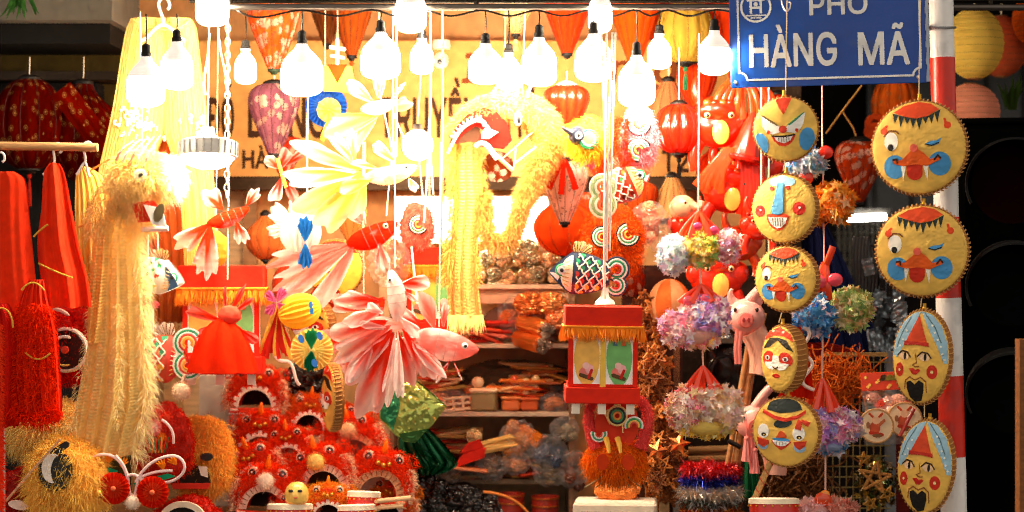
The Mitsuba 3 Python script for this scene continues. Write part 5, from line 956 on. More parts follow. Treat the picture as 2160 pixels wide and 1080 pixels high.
cn = thing('red_cloth_lantern', 'red translucent cloth lantern with small knob hanging before the left box lantern', 'lantern'); fr = absf(.14)
add(cn, rough(lathe([(16, 0), (44, -26), (60, -60), (72, -90), (78, -112)], 60, rib=(7, .30)), 6, .04, 3), 'silk', C(224, 50, 24), lambda v: fr(v + [470, 0, -672]), part='skirt', smooth=True)
add(cn, rough(ell((485, -6, -664), (25, 19, 21), 3), 3, .08, 2), 'cloth', C(226, 76, 56), fr, part='knob')
for i, (x, z, a, L, sp) in enumerate(((470, 676, 160, 84, 26), (484, 660, 62, 74, 18), (490, 662, 40, 60, 16), (480, 680, 200, 70, 30), (496, 690, 330, 60, 36), (478, 660, 95, 60, 12))): petalfin(cn, x, z, .13, a, L, sp, C(226, 56, 30), 90 + i, 5, 0, .05, .15, 'ruffle')
cord(cn, [(480, 590, .14), (481, 440, .2)], 1.5, C(250, 230, 210))

# ---- the pile of toy lions, drums ----------------------------------------------------------------------------------------------------
TAN = C(196, 172, 146)
table = thing('display_table', 'low display table carrying the pile of red toy lions', 'table'); add(table, wb(-120, 830, 1120, 1136, .35, 1.2), 'wood', C(120, 84, 54), part='top', smooth=False)
for x in (-100, 800): add(table, wb(x, x + 20, 1137, 1700, .5, .56), 'wood', C(110, 76, 50), part='leg', smooth=False)
lion(542, 845, .88, 0.78, 'red lion head with white teeth at the top of the pile', seed=41)
lion(553, 943, .74, 0.80, 'red lion head with white teeth and pale mouth, second in the left stack', seed=42, inside=TAN)
lion(655, 894, .86, 0.67, 'red lion head with orange brow behind the edge on mask', seed=43, roll=4, fcol=C(232, 110, 40))
lion(748, 952, .80, 0.84, 'red lion head with big eye and pale mouth, upper right of the pile', roll=-12, seed=44, teeth=False, inside=TAN, nose=C(238, 190, 140), trim=C(230, 150, 110), jaw=True)
lion(545, 1008, .62, 0.78, 'red lion head tilted left, third in the left stack', roll=-20, seed=45)
lion(683, 1018, .58, 0.86, 'red lion head with yellow pompom nose in the middle of the pile', roll=-14, seed=46, teeth=False, nose=C(240, 200, 110), trim=C(240, 200, 176), inside=C(60, 44, 26))
lion(795, 1030, .62, 0.89, 'red lion head with gold bells at the right end of the pile', roll=10, yaw=10, seed=47, teeth=False, trim=C(206, 150, 110), inside=TAN)
lion(563, 1060, .48, 0.86, 'red lion head with white pompom nose at the bottom of the left stack', roll=4, seed=48, teeth=False, nose=C(246, 222, 200), trim=C(242, 206, 180))
lion(694, 1082, .40, 0.67, 'orange furred lion head with white teeth at the bottom edge', seed=49, fcol=C(236, 150, 50))
lion(815, 1080, .70, 0.76, 'orange fringed lion head at the bottom right end of the pile', seed=50, fcol=C(236, 140, 40), roll=14)
lion(610, 962, .70, .66, 'small red lion head wedged between the left stack and the middle of the pile', seed=51, roll=-6)
lion(715, 905, .92, .60, 'small red lion head at the back of the pile right of the edge on mask', seed=52, roll=8, fcol=C(230, 90, 40))
lion(620, 1100, .44, .66, 'red lion head with white teeth peeping over the bottom edge behind the drum', seed=53, roll=6)
bk = thing('black_bag', 'crumpled black plastic bag behind the edge on mask', 'bag'); add(bk, crumple((655, 0, -812), (62, 40, 52), 5), 'vinyl', C(16, 14, 14), absf(.98), smooth=False)
drum(612, 1066, 94, 60, .30, 'small red drum under the tumbler doll'); drum(768, 1040, 70, 34, .34, 'small red drum, upper one right of the toothed orange lion', roll=2); drum(752, 1068, 78, 40, .28, 'small red drum, lower one right of the toothed orange lion', roll=-2)
for i, (x, z, lab) in enumerate(((838, 1050, 'pale wooden drum stick beside the upper small drum'), (822, 1066, 'pale wooden drum stick beside the lower small drum'))): q = thing('drum_stick', lab, 'drum stick'); add(q, wtube([(x - 70, z + 10, .30), (x + 28, z, .32)], 5, 10), 'wood', C(236, 190, 140))
dl = thing('tumbler_doll', 'round yellow tumbler doll with painted face on a red drum', 'doll'); fr = absf(.26)
add(dl, lathe([(0, 26), (12, 24), (22, 14), (26, 0), (24, -14), (14, -22), (0, -24)], 32), 'gloss', C(240, 190, 90), lambda v: fr(v + [626, 0, -1042]), part='body')
for x in (-10, 9): add(dl, lathe([(0, -26), (3.5, -25), (4, -20)], 12, axis='y'), 'gloss', BLACK, lambda v: fr(v*[1.4, 1, .8] + [626 + x, 1, -1033]), part='eye')
add(dl, lathe([(0, -27), (2.5, -26), (3, -20)], 12, axis='y'), 'gloss', C(206, 60, 40), lambda v: fr(v*[1.6, 1, .7] + [626, 0, -1047]), part='mouth')

# ---- cloth lanterns hung behind the lamps --------------------------------------------------------------------------------------------
lantern(578, 66, 112, 165, .70, 'drop', C(230, 92, 34), 'large orange flowered cloth lantern at the top left of the row', 'floral', cap=C(40, 56, 36))
lantern(578, 252, 108, 150, .72, 'drop', C(140, 84, 100), 'purple and pink flowered cloth lantern below the orange flowered one', 'floral', top=160)
lantern(742, 45, 88, 150, .95, 'drop', C(170, 78, 30), 'brown orange cloth lantern behind the second large bulb', tassel=40)
lantern(690, 40, 70, 110, 1.05, 'drop', C(130, 70, 34), 'small brown cloth lantern with red and white paper cut below')
lantern(1088, 32, 74, 84, .85, 'drop', C(226, 190, 120), 'cream yellow cloth lantern at the top over the bulb trio', 'floral', tassel=16)
lantern(1196, 40, 98, 150, .75, 'drop', C(216, 60, 24), 'orange red cloth lantern cut by the top edge over the red drop one')
lantern(1195, 236, 96, 112, .50, 'drop', C(206, 44, 20), 'shiny red drop shaped lantern in the middle of the signboard', 'vinyl', top=150, tassel=0, cap=C(230, 190, 190))
lantern(1191, 406, 98, 130, .48, 'drop', C(240, 206, 190), 'pale silver flowered lantern with red ribbons and dark tip', 'floral', top=320, cap=C(30, 24, 20))
lantern(1196, 476, 148, 130, .80, 'garlic', C(214, 78, 30), 'orange red cloth lantern behind the silver flowered one', top=None)
lantern(1338, 42, 110, 190, .85, 'drop', C(222, 82, 22), 'long orange cloth lantern left of the olive round one')
lantern(1388, 30, 80, 150, 1.0, 'drop', C(200, 66, 20), 'dark orange cloth lantern squeezed beside the olive round one')
lantern(1446, 68, 122, 128, .80, 'round', C(186, 150, 60), 'olive yellow round lantern under the rail by the blue sign', tassel=40, tcol=C(50, 110, 70))
lantern(1418, 418, 112, 92, .85, 'cone', C(220, 168, 104), 'tan cone shaped lantern below the signboard digits', top=None)
lantern(1410, 222, 130, 104, 1.02, 'cone', C(226, 140, 90), 'pinkish orange cone lantern against the signboard', top=120)
lantern(1432, 272, 108, 104, .50, 'round', C(210, 34, 14), 'shiny red round lantern with pale flowers and dark tassel', 'vinyl', top=100, tassel=34, tcol=BLACK)
lantern(1540, 60, 120, 130, .9, 'drop', C(214, 60, 20), 'red orange lantern half behind the left end of the blue sign', tassel=50)
for k, (x, z) in enumerate(((1185, 345), (1196, 350), (1176, 350))):
    pass
rbn = thing('red_ribbon', 'red ribbon bow tied on the silver flowered lantern', 'ribbon')
for a, b in ((-34, 400), (-8, 412), (22, 402)): add(rbn, tube(spline([(1190, -20, -338), (1190 + a*.5, -52, -365), (1190 + a, -52, -b)], 10), np.linspace(4, 7, 10), 7, squash=.3), 'silk', C(206, 40, 26), absf(.46), part='strand')
lantern(62, 262, 150, 190, .75, 'round', C(84, 14, 7), 'dark red round lantern with gold figures at the left edge', 'goldprint', tassel=60, tcol=C(150, 30, 14), top=120)
lantern(176, 280, 170, 210, .85, 'garlic', C(84, 14, 7), 'dark red lantern with gold figures left of the yellow gown', 'goldprint', tassel=70, tcol=C(150, 30, 14), top=120)
for k, (x0, z0, x1, z1) in enumerate(((120, 200, 205, 300),)):
    sc = thing('red_banner', 'dark red gold printed cloth strip slanting beside the left lanterns', 'banner')
    m = sheet([(0, -26, 26), (150, -26, 26)], 6, 2, 2, 14, 30, 3); m.vertices = m.vertices @ rot([0, 1, 0], -38).T + [130, -10, -190]; add(sc, m, 'goldprint', C(96, 16, 7), absf(.62), smooth=True)
# right side in the dark
lantern(1812, 362, 104, 132, .85, 'drop', C(190, 62, 26), 'orange drop lantern with dark tip hanging in the dark by the big masks', 'floral', top=None, pitch=8)
lantern(1890, 222, 104, 120, 1.25, 'round', C(214, 92, 30), 'orange round lantern with gold figures behind the upper big mask', 'goldprint', top=60)
kn = thing('orange_knot', 'orange cloth knot left of the orange round lantern', 'knot')
for i, (a, r) in enumerate(((0, 16), (70, 14), (150, 15))): add(kn, ring(circle((1836 + 10*math.cos(a), 0, -262 - 16*i), r, 20), 7, 7), 'cloth', C(206, 70, 26), absf(1.2), part='loop')
w = thing('orange_string', 'tan cord slanting from the sign to the orange drop lantern', 'cord'); add(w, wtube([(1742, 282, .8), (1778, 232, .8), (1818, 180, .8)], 2, 6), 'cloth', C(170, 120, 60), part='strand'); add(w, wtube([(1776, 234, .8), (1800, 270, .82), (1808, 296, .84)], 2, 6), 'cloth', C(170, 120, 60), part='strand')
paper_lantern(2055, 92, 122, 152, .95, C(232, 196, 92), 'yellow ribbed paper lantern right of the striped pole', top=-60)
paper_lantern(2046, 236, 124, 120, 1.0, C(232, 150, 120), 'pink ribbed paper lantern below the yellow one')
paper_lantern(2112, 98, 110, 130, 1.35, C(190, 84, 50), 'dull orange paper lantern behind the yellow ribbed one', top=-60)
paper_lantern(2176, 40, 80, 110, 1.2, C(216, 90, 30), 'orange paper lantern cut by the right edge', top=-60)
vt = thing('dark_shelf_frame', 'dark slatted frame above the yellow paper lantern', 'frame')
for z in (4, 18): add(vt, wb(2000, 2082, z - 4, z + 4, 1.5, 1.54), 'metal', C(44, 44, 46), part='slat', smooth=False)
for x in (2002, 2042, 2078): add(vt, wb(x - 3, x + 3, -80, 22, 1.545, 1.58), 'metal', C(40, 40, 42), part='upright', smooth=False)
def leaves(name, label, px, py, y, n, L, col, seed, spread, up=1):
    t = thing(name, label, 'plant'); rng = np.random.default_rng(seed); fr = absf(y)
    for i in range(n):
        a = rng.uniform(-1, 1); x = px + a*spread*.4; tipx = px + a*spread + rng.normal(0, 3); l = L*rng.uniform(.6, 1.1)*up
        sp = spline([(x, 0, -py), (x + (tipx - x)*.4, rng.normal(0, 8), -py + l*.6), (tipx, rng.normal(0, 14), -py + l)], 8); w = np.array([2, 5, 7, 7.5, 7, 5.5, 3, .5])*L/70
        side = np.array([1, .3, .2]); m = grid(np.stack([sp - side*w[:, None]*.5, sp + [0, -1, 0], sp + side*w[:, None]*.5], 1)); add(t, m, 'silk', col, fr, part='leaf', smooth=True)
    return t
leaves('potted_leaves', 'green upright leaves in the dark right of the paper lanterns', 2132, 232, 1.1, 13, 74, C(62, 84, 34), 5, 34)
leaves('hanging_leaves', 'green leaves drooping in at the top left corner', 46, -24, .5, 16, 64, C(52, 92, 44), 6, 46, -1)

# ---- foil flower balls -------------------------------------------------------------------------------------------------------------
yD = .12
foil_ball('three foil flower balls in pale blue, yellow and pink under one red ribbon tent', yD, [(1421, 538, 33, 42, IR_WHITE, 300, 11), (1482, 524, 38, 40, IR_YEL, 320, 11), (1534, 520, 30, 36, IR_PINK, 240, 10)], tents=[(1475, 446, 496, 40)], blobs=[(1470, 478, 10, C(236, 60, 110)), (1505, 486, 11, C(236, 60, 110))], cords=[[(1474, 70), (1474, 270), (1473, 446)]], seed=1)
foil_ball('wide pink and violet foil flower ball in the middle of its string', yD, [(1436, 690, 46, 42, IR_PINK, 360, 12), (1496, 668, 46, 44, IR_PURPLE, 380, 12), (1470, 708, 52, 30, IR_PINK + IR_ORANGE, 240, 12)], tents=[(1479, 600, 640, 44)], blobs=[(1451, 634, 12, C(236, 90, 110)), (1488, 630, 12, C(236, 80, 110))], cords=[[(1476, 560), (1478, 602)]], seed=2)
foil_ball('cream and rose foil flower ball at the bottom of its string', yD, [(1450, 862, 46, 46, IR_WARM + IR_ORANGE[3:4] + IR_PINK[:2], 380, 12), (1516, 862, 52, 50, IR_WARM, 420, 12), (1490, 900, 58, 26, IR_YEL[:3], 200, 13)], tents=[(1483, 772, 840, 46)], blobs=[(1462, 822, 12, C(236, 90, 90))], cords=[[(1482, 734), (1483, 776)]], seed=3)
yC = .14
foil_ball('white and blue foil star with red ribbon under the grinning mask', yC, [(1700, 344, 40, 28, IR_WHITE + IR_BLUE[:2], 260, 15)], blobs=[(1740, 322, 16, C(226, 40, 20)), (1698, 376, 16, C(226, 50, 24))], cords=[[(1734, 178), (1734, 274), (1735, 330)]], seed=4)
foil_ball('bright orange foil flower ball beside the long nosed mask', yC, [(1755, 428, 45, 44, IR_ORANGE, 330, 15), (1712, 450, 28, 26, IR_ORANGE, 120, 13)], cords=[[(1736, 330), (1736, 390)], [(1737, 468), (1738, 500), (1738, 560)]], seed=5)
rb2 = foil_ball('blue and silver foil ball below the red bow', yC, [(1717, 665, 43, 44, IR_BLUE, 330, 15)], blobs=[(1727, 594, 15, C(236, 70, 90)), (1760, 590, 16, C(236, 70, 90))], cords=[[(1738, 556), (1737, 630)], [(1735, 706), (1735, 740), (1734, 800)]], seed=6)
for p in ([(1735, 0, -575), (1745, -6, -550), (1756, -8, -520)], [(1738, 0, -560), (1726, -6, -590), (1722, -4, -616)], [(1740, 0, -570), (1745, -8, -605), (1748, -4, -632)], [(1738, -2, -552), (1742, -8, -590), (1736, -4, -615)]): add(rb2, tube(spline(p, 10), 7.5, 8, squash=.6), 'vinyl', C(238, 66, 20), absf(yC), part='ribbon')
foil_ball('green and pale yellow foil flower ball beside the blue foil ball', yC + .03, [(1795, 652, 43, 44, IR_GREEN, 380, 14)], seed=7)
foil_ball('purple and pink foil ball with red ribbons beside the boy mask', yC, [(1730, 905, 42, 42, IR_PURPLE, 300, 14), (1775, 898, 44, 36, IR_PINK + IR_PURPLE, 300, 14), (1750, 940, 40, 18, IR_BLUE, 100, 13)], tents=[(1735, 798, 868, 34)], cords=[[(1734, 740), (1734, 800)], [(1741, 950), (1741, 1040)]], seed=8)
foil_ball('pale pink paper pompom under orange bead at the bottom edge', yC, [(1722, 1074, 40, 18, IR_PINK[2:3] + [C(250, 205, 190)], 200, 18), (1768, 1074, 36, 18, [C(246, 190, 170), C(240, 160, 140)], 200, 18)], blobs=[(1738, 1042, 11, C(236, 140, 40)), (1734, 1052, 18, C(216, 70, 30))], seed=9)

# ---- painted fish group, box lantern, upside down lion ------------------------------------------------------------------------------
square_lantern(1271, 645, 160, 202, .06, 'large box lantern with red roof, orange fringe and picture panels in the middle', hang=[(1276, 470, 4)], roll=.8)
painted_fish(1222, 578, .10, 126, 92, 'navy painted fish lantern with green, red and yellow scales facing left', flip=1, roll=4, hang=None)
fbase = thing('white_stand', 'small white stand between the fish tail and the box lantern', 'stand'); add(fbase, lathe([(0, 26), (6, 24), (9, 6), (20, -4), (22, -10), (0, -11)], 20), 'gloss', C(246, 232, 214), Fr(1276, 632, .08))
of = painted_fish(1320, 388, .22, 112, 82, 'orange painted fish lantern heading up to the right', flip=-1, roll=-24, body=C(222, 60, 24), hc=C(246, 210, 140), tail=False, dorsal=C(250, 226, 196), pal=[C(250, 150, 60), C(60, 150, 80), C(230, 60, 30), C(230, 60, 30), C(120, 30, 16)])
sp = thing('spiral_tail', 'cream and green striped spiral tail piece in front of white strings', 'decoration')
for zc, a0, a1 in ((-395, -60, 240), (-432, 120, 420)): crescent(sp, 1272, zc, 27, absf(.10), [C(250, 236, 200), C(160, 180, 120), C(250, 236, 210), C(226, 90, 40)], -2, a0, a1)
yb = furry('bird_lantern', 'round yellow furry bird lantern with dark beak left of the white strings', 1244, 292, .26, 46, 44, C(250, 206, 60), 2400, 14, cat_='lantern', seed=61, group=None)
fy = absf(.26)
add(yb, lathe([(0, -14), (12, -12), (18, -4), (20, 4)], 24, axis='y'), 'gloss', C(40, 46, 60), lambda v: fy(v + [1218, -34, -288]), part='face_patch'); add(yb, lathe([(0, -18), (7, -17), (9, -8)], 20, axis='y'), 'gloss', WHITE, lambda v: fy(v + [1219, -34, -289]), part='eye'); add(yb, lathe([(0, -20), (3, -19), (4, -12)], 12, axis='y'), 'gloss', BLACK, lambda v: fy(v + [1219, -34, -289]), part='pupil')
add(yb, tube([(1206, -40, -284), (1192, -42, -276), (1182, -42, -270)], [8, 5, 1], 8), 'gloss', C(50, 46, 56), fy, part='beak')
for r, c in ((22, GREEN), (17, WHITE), (12, C(240, 210, 90))): add(yb, lathe([(0, -12 - (22 - r)*.3), (r*.9, -11 - (22 - r)*.3), (r, 0)], 24, axis='y'), 'gloss', c, lambda v: fy(v + [1240, -32, -296]), part='wing_ring')
for i in range(7): add(yb, tube([(1246, -45, -280 - i*5), (1262 - abs(i - 3), -43, -276 - i*6)], 1.2, 4), 'gloss', C(150, 90, 40), fy, part='gill_line')
add(yb, fan(36, 230, 300, 3, 4, 0, 3, seed=4)[0].apply_translation((1248, -10, -322)), 'silk', C(236, 110, 140), fy, part='tail_fin', smooth=True)
def mask_face(label, px, py, rx, rz, y, col, n, L, seed, eyes, name='furry_lion', roll=0):
    t = furry(name, label, px, py, y, rx, rz, col, n, L, cat_='lion costume', seed=seed, group='big furry lion heads')
    fr = absf(y); d = -rx*.7
    for ex, ey, R, a0 in eyes: crescent(t, ex, -ey, R, fr, [BLACK, WHITE, C(60, 150, 90), WHITE, C(200, 50, 30), C(250, 190, 80)], d - 6, a0, a0 + 250, 'eye_band')
    return t
pl2 = mask_face('pink furry lion face with swirling ringed eyes under the lowest bulb', 1350, 288, 34, 66, .24, C(246, 160, 170), 3400, 12, 62, [(1346, 262, 25, 100), (1345, 318, 25, 20)])
add(pl2, fur(tube(spline([(1314, -10, -250), (1308, -14, -300), (1326, -14, -345)], 14), 10, 8), 900, 13, 1.5, .4, .5, 8), 'fur', C(226, 50, 26), absf(.20), part='red_fur', smooth=False)
mask_face('orange furry lion face with ringed eyes behind the white strings', 1292, 506, 62, 76, .46, C(238, 110, 34), 4200, 14, 63, [(1268, 500, 22, 60), (1322, 495, 24, 100)])
mask_face('pink edged lion face half hidden beside the white wall light', 880, 478, 34, 52, .66, C(240, 140, 120), 2000, 9, 64, [(884, 474, 20, 80)])
ud = furry('furry_lion', 'orange furry lion head hung upside down below the middle box lantern', 1300, 968, .14, 62, 40, C(240, 122, 34), 4200, 18, seed=65, comb=(0, 0, -.5))
fu = absf(.14)
for x, s in ((1244, 1), (1364, -1)):
    p = spline([(1264 if s > 0 else 1340, 0, -838), (x, -8, -862), (x + s*2, -14, -905), (x + s*14, -18, -945)], 24)
    add(ud, fur(tube(p, np.linspace(7, 12, 24), 8), 1300, 8, 1.3, .3, .5, 66 + s), 'fur', C(238, 96, 92), fu, part='mane', smooth=False); add(ud, tube(p, np.linspace(8, 12, 24), 8), 'matte', C(214, 70, 66), fu, part='mane_core')
add(ud, drape(disc(1300, -892, 46, 54), lambda x, z: -24 + 0*x, 0, 12, 12), 'matte', C(214, 60, 34), fu, part='face', smooth=False)
for i in range(9): add(ud, tube(spline([(1272 + i*1.5, -32, -868 - i*3), (1292 + i, -36, -860 + 2*i), (1312, -32, -878 - i*4)], 10), 1.6, 5), 'gloss', GOLD if i % 2 else C(250, 220, 150), fu, part='stripe')
crescent(ud, 1300, -874, 20, fu, [C(240, 200, 120), BLACK, C(60, 150, 90), C(250, 160, 60)], -36, 0, 360, 'eye_band'); crescent(ud, 1262, -912, 16, fu, [WHITE, C(60, 160, 110), WHITE, C(220, 70, 40)], -34, 160, 380, 'eye_band'); crescent(ud, 1335, -895, 18, fu, [WHITE, C(60, 160, 90), C(250, 190, 80), C(220, 70, 40)], -34, -20, 200, 'eye_band')
for x in (1268, 1322): add(ud, drape(disc(x, -968, 13, 17), lambda a, b: -62 + 0*a, 0, 8, 6), 'cloth', C(206, 60, 24), fu, part='eye', smooth=False)
for x in (1276, 1300): add(ud, tube([(x, -40, -920), (x + 4, -52, -935), (x + 6, -58, -950)], [6, 5, 3], 8), 'cloth', C(250, 190, 80), fu, part='tusk')
add(ud, cat(*[tube(spline([(1290 + k*9, -20, -1000), (1286 + k*16, -26, -1012), (1280 + k*24, -20, -1026)], 8), 1.4, 4) for k in range(-2, 4)]), 'wood', C(150, 120, 80), fu, part='whiskers')
bxs = thing('grey_box', 'pale grey box with rounded edges at the bottom under the upside down lion', 'box'); add(bxs, box(-88, 88, 0, 110, -140, 0, bevel=5), 'matte', C(206, 190, 170), Fr(1296, 1062, .40, yaw=-6), part='case', smooth=30)
for i in range(6): add(bxs, box(-70, 70, -2, 0, -22 - i*8, -18 - i*8), 'matte', C(120, 108, 96), Fr(1296, 1062, .40, yaw=-6), part='slot', smooth=False)
og = thing('orange_paper_bag', 'folded orange paper bag on the grey box', 'bag'); add(og, crumple((1302, 0, -1032), (48, 26, 30), 9, .16), 'matte', C(226, 128, 60), absf(.52), smooth=False)
ws = thing('white_strings', 'bundle of white strings falling from the bulb to the box lantern', 'strings')
for a, b, c in ((1280, 1277, 1274), (1292, 1284, 1280), (1268, 1276, 1278), (1298, 1292, 1286)): add(ws, wtube([(a, 68, .04), (b, 260, .05), (c, 470 + (a % 7)*20, .06)], 2.2, 6), 'cloth', C(252, 240, 224), part='string')
add(ws, wtube([(1272, 560, .06), (1277, 640, .06)], 2, 6), 'cloth', C(252, 240, 224), part='string')
for lab, pts, c in (('white string pair hanging right of the ball lamp', [(908, 20, .16), (905, 300, .1), (894, 470, .1)], C(252, 240, 224)), ('white string splitting behind the yellow goldfish nose', [(906, 300, .1), (914, 410, .12)], C(252, 240, 224)), ('yellow green string hanging left of the yellow dragon', [(934, 20, .16), (934, 200, .12), (931, 520, .12)], C(222, 220, 110)), ('white string behind the pale fish tail', [(836, 25, .2), (836, 330, .22)], C(250, 240, 220)), ('pale string hanging left of the evil grinning mask', [(1622, 180, .2), (1622, 560, .2)], C(240, 170, 140)), ('second pale string left of the grinning mask', [(1606, 180, .22), (1606, 480, .22)], C(240, 190, 160)), ('white string left of the long yellow scarf', [(868, 520, .3), (880, 640, .3)], C(250, 240, 220))):
    q = thing('hanging_string', lab.replace('evil ', ''), 'string'); add(q, wtube(pts, 2.2, 6, smooth=12), 'cloth', c)
ch = thing('lamp_chain', 'pale twisted chain hanging right of the yellow gown', 'chain')
for i in range(26): add(ch, ring(circle((0, 0, 0), 5.5, 14) * [1, 1, 1.5], 1.6, 5), 'metal', C(220, 205, 180), Fr(481 - i*.1, 60 + i*14, .26, yaw=90*(i % 2)), part='link')
hk2 = thing('hook_cord', 'white hook and cord hanging beside the yellow gown', 'cord'); add(hk2, tube(spline([(442, 0, -70), (440, 0, -100), (438, -2, -125), (433, 0, -150), (434, 0, -200)], 20), 2.6, 6), 'gloss', C(230, 214, 190), absf(.3), part='hook'); add(hk2, tube(spline([(462, 0, -60), (466, 0, -110), (474, 0, -150), (478, 0, -200)], 20), 2, 6), 'cloth', C(236, 220, 196), absf(.3), part='strand')
cam = thing('security_camera', 'small white dome security camera on the signboard', 'camera'); fr = absf(1.2)
add(cam, lathe([(0, 14), (18, 13), (20, 0), (17, -6), (0, -7)], 24), 'gloss', C(240, 226, 200), lambda v: fr(v + [931, 0, -98]), part='base'); add(cam, ell((930, -4, -128), (17, 17, 18), 3), 'gloss', C(240, 226, 200), fr, part='dome'); add(cam, lathe([(0, -22), (6, -21), (8, -14)], 16, axis='y'), 'gloss', BLACK, lambda v: fr(v + [929, 0, -132]), part='lens')

# ---- right yellow dragon with scarf and loop ----------------------------------------------------------------------------------------
d2 = thing('dragon_puppet', 'yellow furry dragon puppet with open red mouth and hanging scarf in the middle', 'dragon puppet', 'furry dragon puppets'); fr = absf(.36)
YD = C(236, 192, 110)
bp_ = spline([(956, -10, -286), (976, -16, -258), (1016, -18, -232), (1072, -12, -222), (1128, 0, -238), (1156, 6, -284), (1146, 4, -334), (1122, 0, -386), (1098, -4, -438), (1084, -6, -484), (1060, -6, -512), (1038, -4, -506), (1024, 0, -462), (1018, 4, -410)], 90)
rad = np.interp(np.linspace(0, 1, 90), [0, .12, .28, .42, .55, .7, 1], [15, 20, 27, 29, 22, 16, 12])
add(d2, tube(bp_, rad, 14), 'silk', C(214, 156, 72), fr, part='body', smooth=40); add(d2, fur(tube(bp_, rad, 12), 17000, 14, 1.5, .35, .45, 71), 'fur', YD, fr, part='fur', smooth=False)
for i in range(46): q = bp_[38 + i]; tq = bp_[min(89, 39 + i)] - bp_[37 + i]; tq /= np.linalg.norm(tq); nq = np.cross(tq, [0, 1, 0]); rr0 = rad[38 + i]*.62; add(d2, tube([q - nq*rr0 + [0, -rad[38 + i] - 1, 0], q + nq*rr0 + [0, -rad[38 + i] - 1, 0]], 1.1, 4), 'cloth', C(206, 140, 66), fr, part='net_rib')
add(d2, slab(poly((950, -304), (964, -270), (988, -244), (1018, -230), (1046, -236), (1070, -262), (1080, -298), (1062, -316), (1010, -310), (1012, -290), (1020, -276), (1004, -268), (980, -284), (964, -304)), -44, -22), 'cloth', C(190, 22, 10), fr, part='mouth', smooth=False)
add(d2, slab(poly((962, -306), (974, -284), (992, -270), (1012, -268), (1014, -286), (1008, -304), (990, -300)), -40, -30), 'matte', C(72, 44, 26), fr, part='throat', smooth=False)
lipc = spline([(946, -48, -326), (956, -49, -306), (972, -50, -280), (994, -51, -262), (1014, -51, -258), (1024, -51, -270)], 30); add(d2, tube(lipc, np.linspace(2.5, 5, 30), 7), 'gloss', C(252, 244, 236), fr, part='lip')
for i in range(9): q = lipc[9 + i*2]; d = np.array([q[0] - 1006, 0, q[2] + 306.]); d /= np.linalg.norm(d); add(d2, tube([q, q + d*11], [4, 1], 6), 'gloss', C(252, 244, 236), fr, part='tooth')
add(d2, slab(poly((1016, -284), (1030, -266), (1036, -276), (1052, -282), (1032, -296), (1016, -296)), -52, -46), 'gloss', C(252, 244, 236), fr, part='fang', smooth=False)
add(d2, tube(spline([(1004, -48, -312), (1022, -52, -306), (1038, -50, -322), (1050, -48, -338)], 14), np.linspace(5, 6, 14), 8), 'gloss', C(250, 232, 230), fr, part='lip')
add(d2, slab(disc(1050, -352, 34, 32), -6, 2), 'floral', C(110, 44, 20), fr, part='neck_cloth', smooth=False)
for p, r, c in (([(1046, -46, -330), (1082, -40, -362)], 4.5, C(240, 200, 130)), ([(1084, -36, -348), (1130, -34, -312)], 2, WHITE), ([(1058, -36, -338), (1122, -34, -282)], 1.6, C(246, 214, 150)), ([(1084, -36, -355), (1088, -34, -315)], 1.6, C(246, 214, 180))): add(d2, tube(p, r, 7), 'wood', c, fr, part='control_stick')
for i in range(4): add(d2, tube(spline([(1040 + i*24, -30, -206), (1046 + i*26, -40, -190 + 4*i), (1062 + i*26, -30, -180 + 6*i)], 8), np.linspace(4, 1.4, 8), 6), 'cloth', WHITE, fr, part='whisker')
add(d2, lathe([(0, -6), (9, -5), (12, 2)], 22, axis='y'), 'gloss', WHITE, lambda v: fr(v*[.7, 1, 1.4] + [1092, -34, -252]), part='eye'); add(d2, lathe([(0, -10), (5, -9), (7, 0)], 16, axis='y'), 'gloss', BLACK, lambda v: fr(v*[.7, 1, 1.4] + [1094, -34, -255]), part='pupil')
scf = [(302, 966, 1012), (340, 958, 1016), (420, 956, 1020), (520, 950, 1008), (600, 944, 1010), (668, 946, 1018)]
m = sheet(scf, 14, 3, 6, 70, 260, 72, rib=(7, 1.8)); add(d2, m, 'silk', C(240, 200, 120), fr, part='scarf', smooth=True)
add(d2, fringe([(946, -10, -664), (980, -22, -664), (1018, -10, -664)], None, (0, -.1, -1), 240, 40, 2.0, 73, .12), 'cloth', C(244, 206, 120), fr, part='scarf_fringe', smooth=False)
for xs, L, dx, n in ((1, 16, -1, 2200), (2, 10, 1, 900)): add(d2, fur(tube(spline([(r[xs], -8, -r[0]) for r in scf[:5]], 40), 5, 7), n, L, 1.5, .7, .5, 74 + dx, comb=(.7*dx, -.2, -.2)), 'fur', C(236, 190, 100), fr, part='edge_fur', smooth=False)
for a, b in (((1066, 20, .16), (1066, 206, .34)), ((1108, 20, .2), (1100, 210, .36))): cord(d2, [a, b], 1.3)
yb2 = thing('net_scarf', 'pale yellow striped net scarf hanging left of the open mouthed dragon', 'scarf') if 0 else None

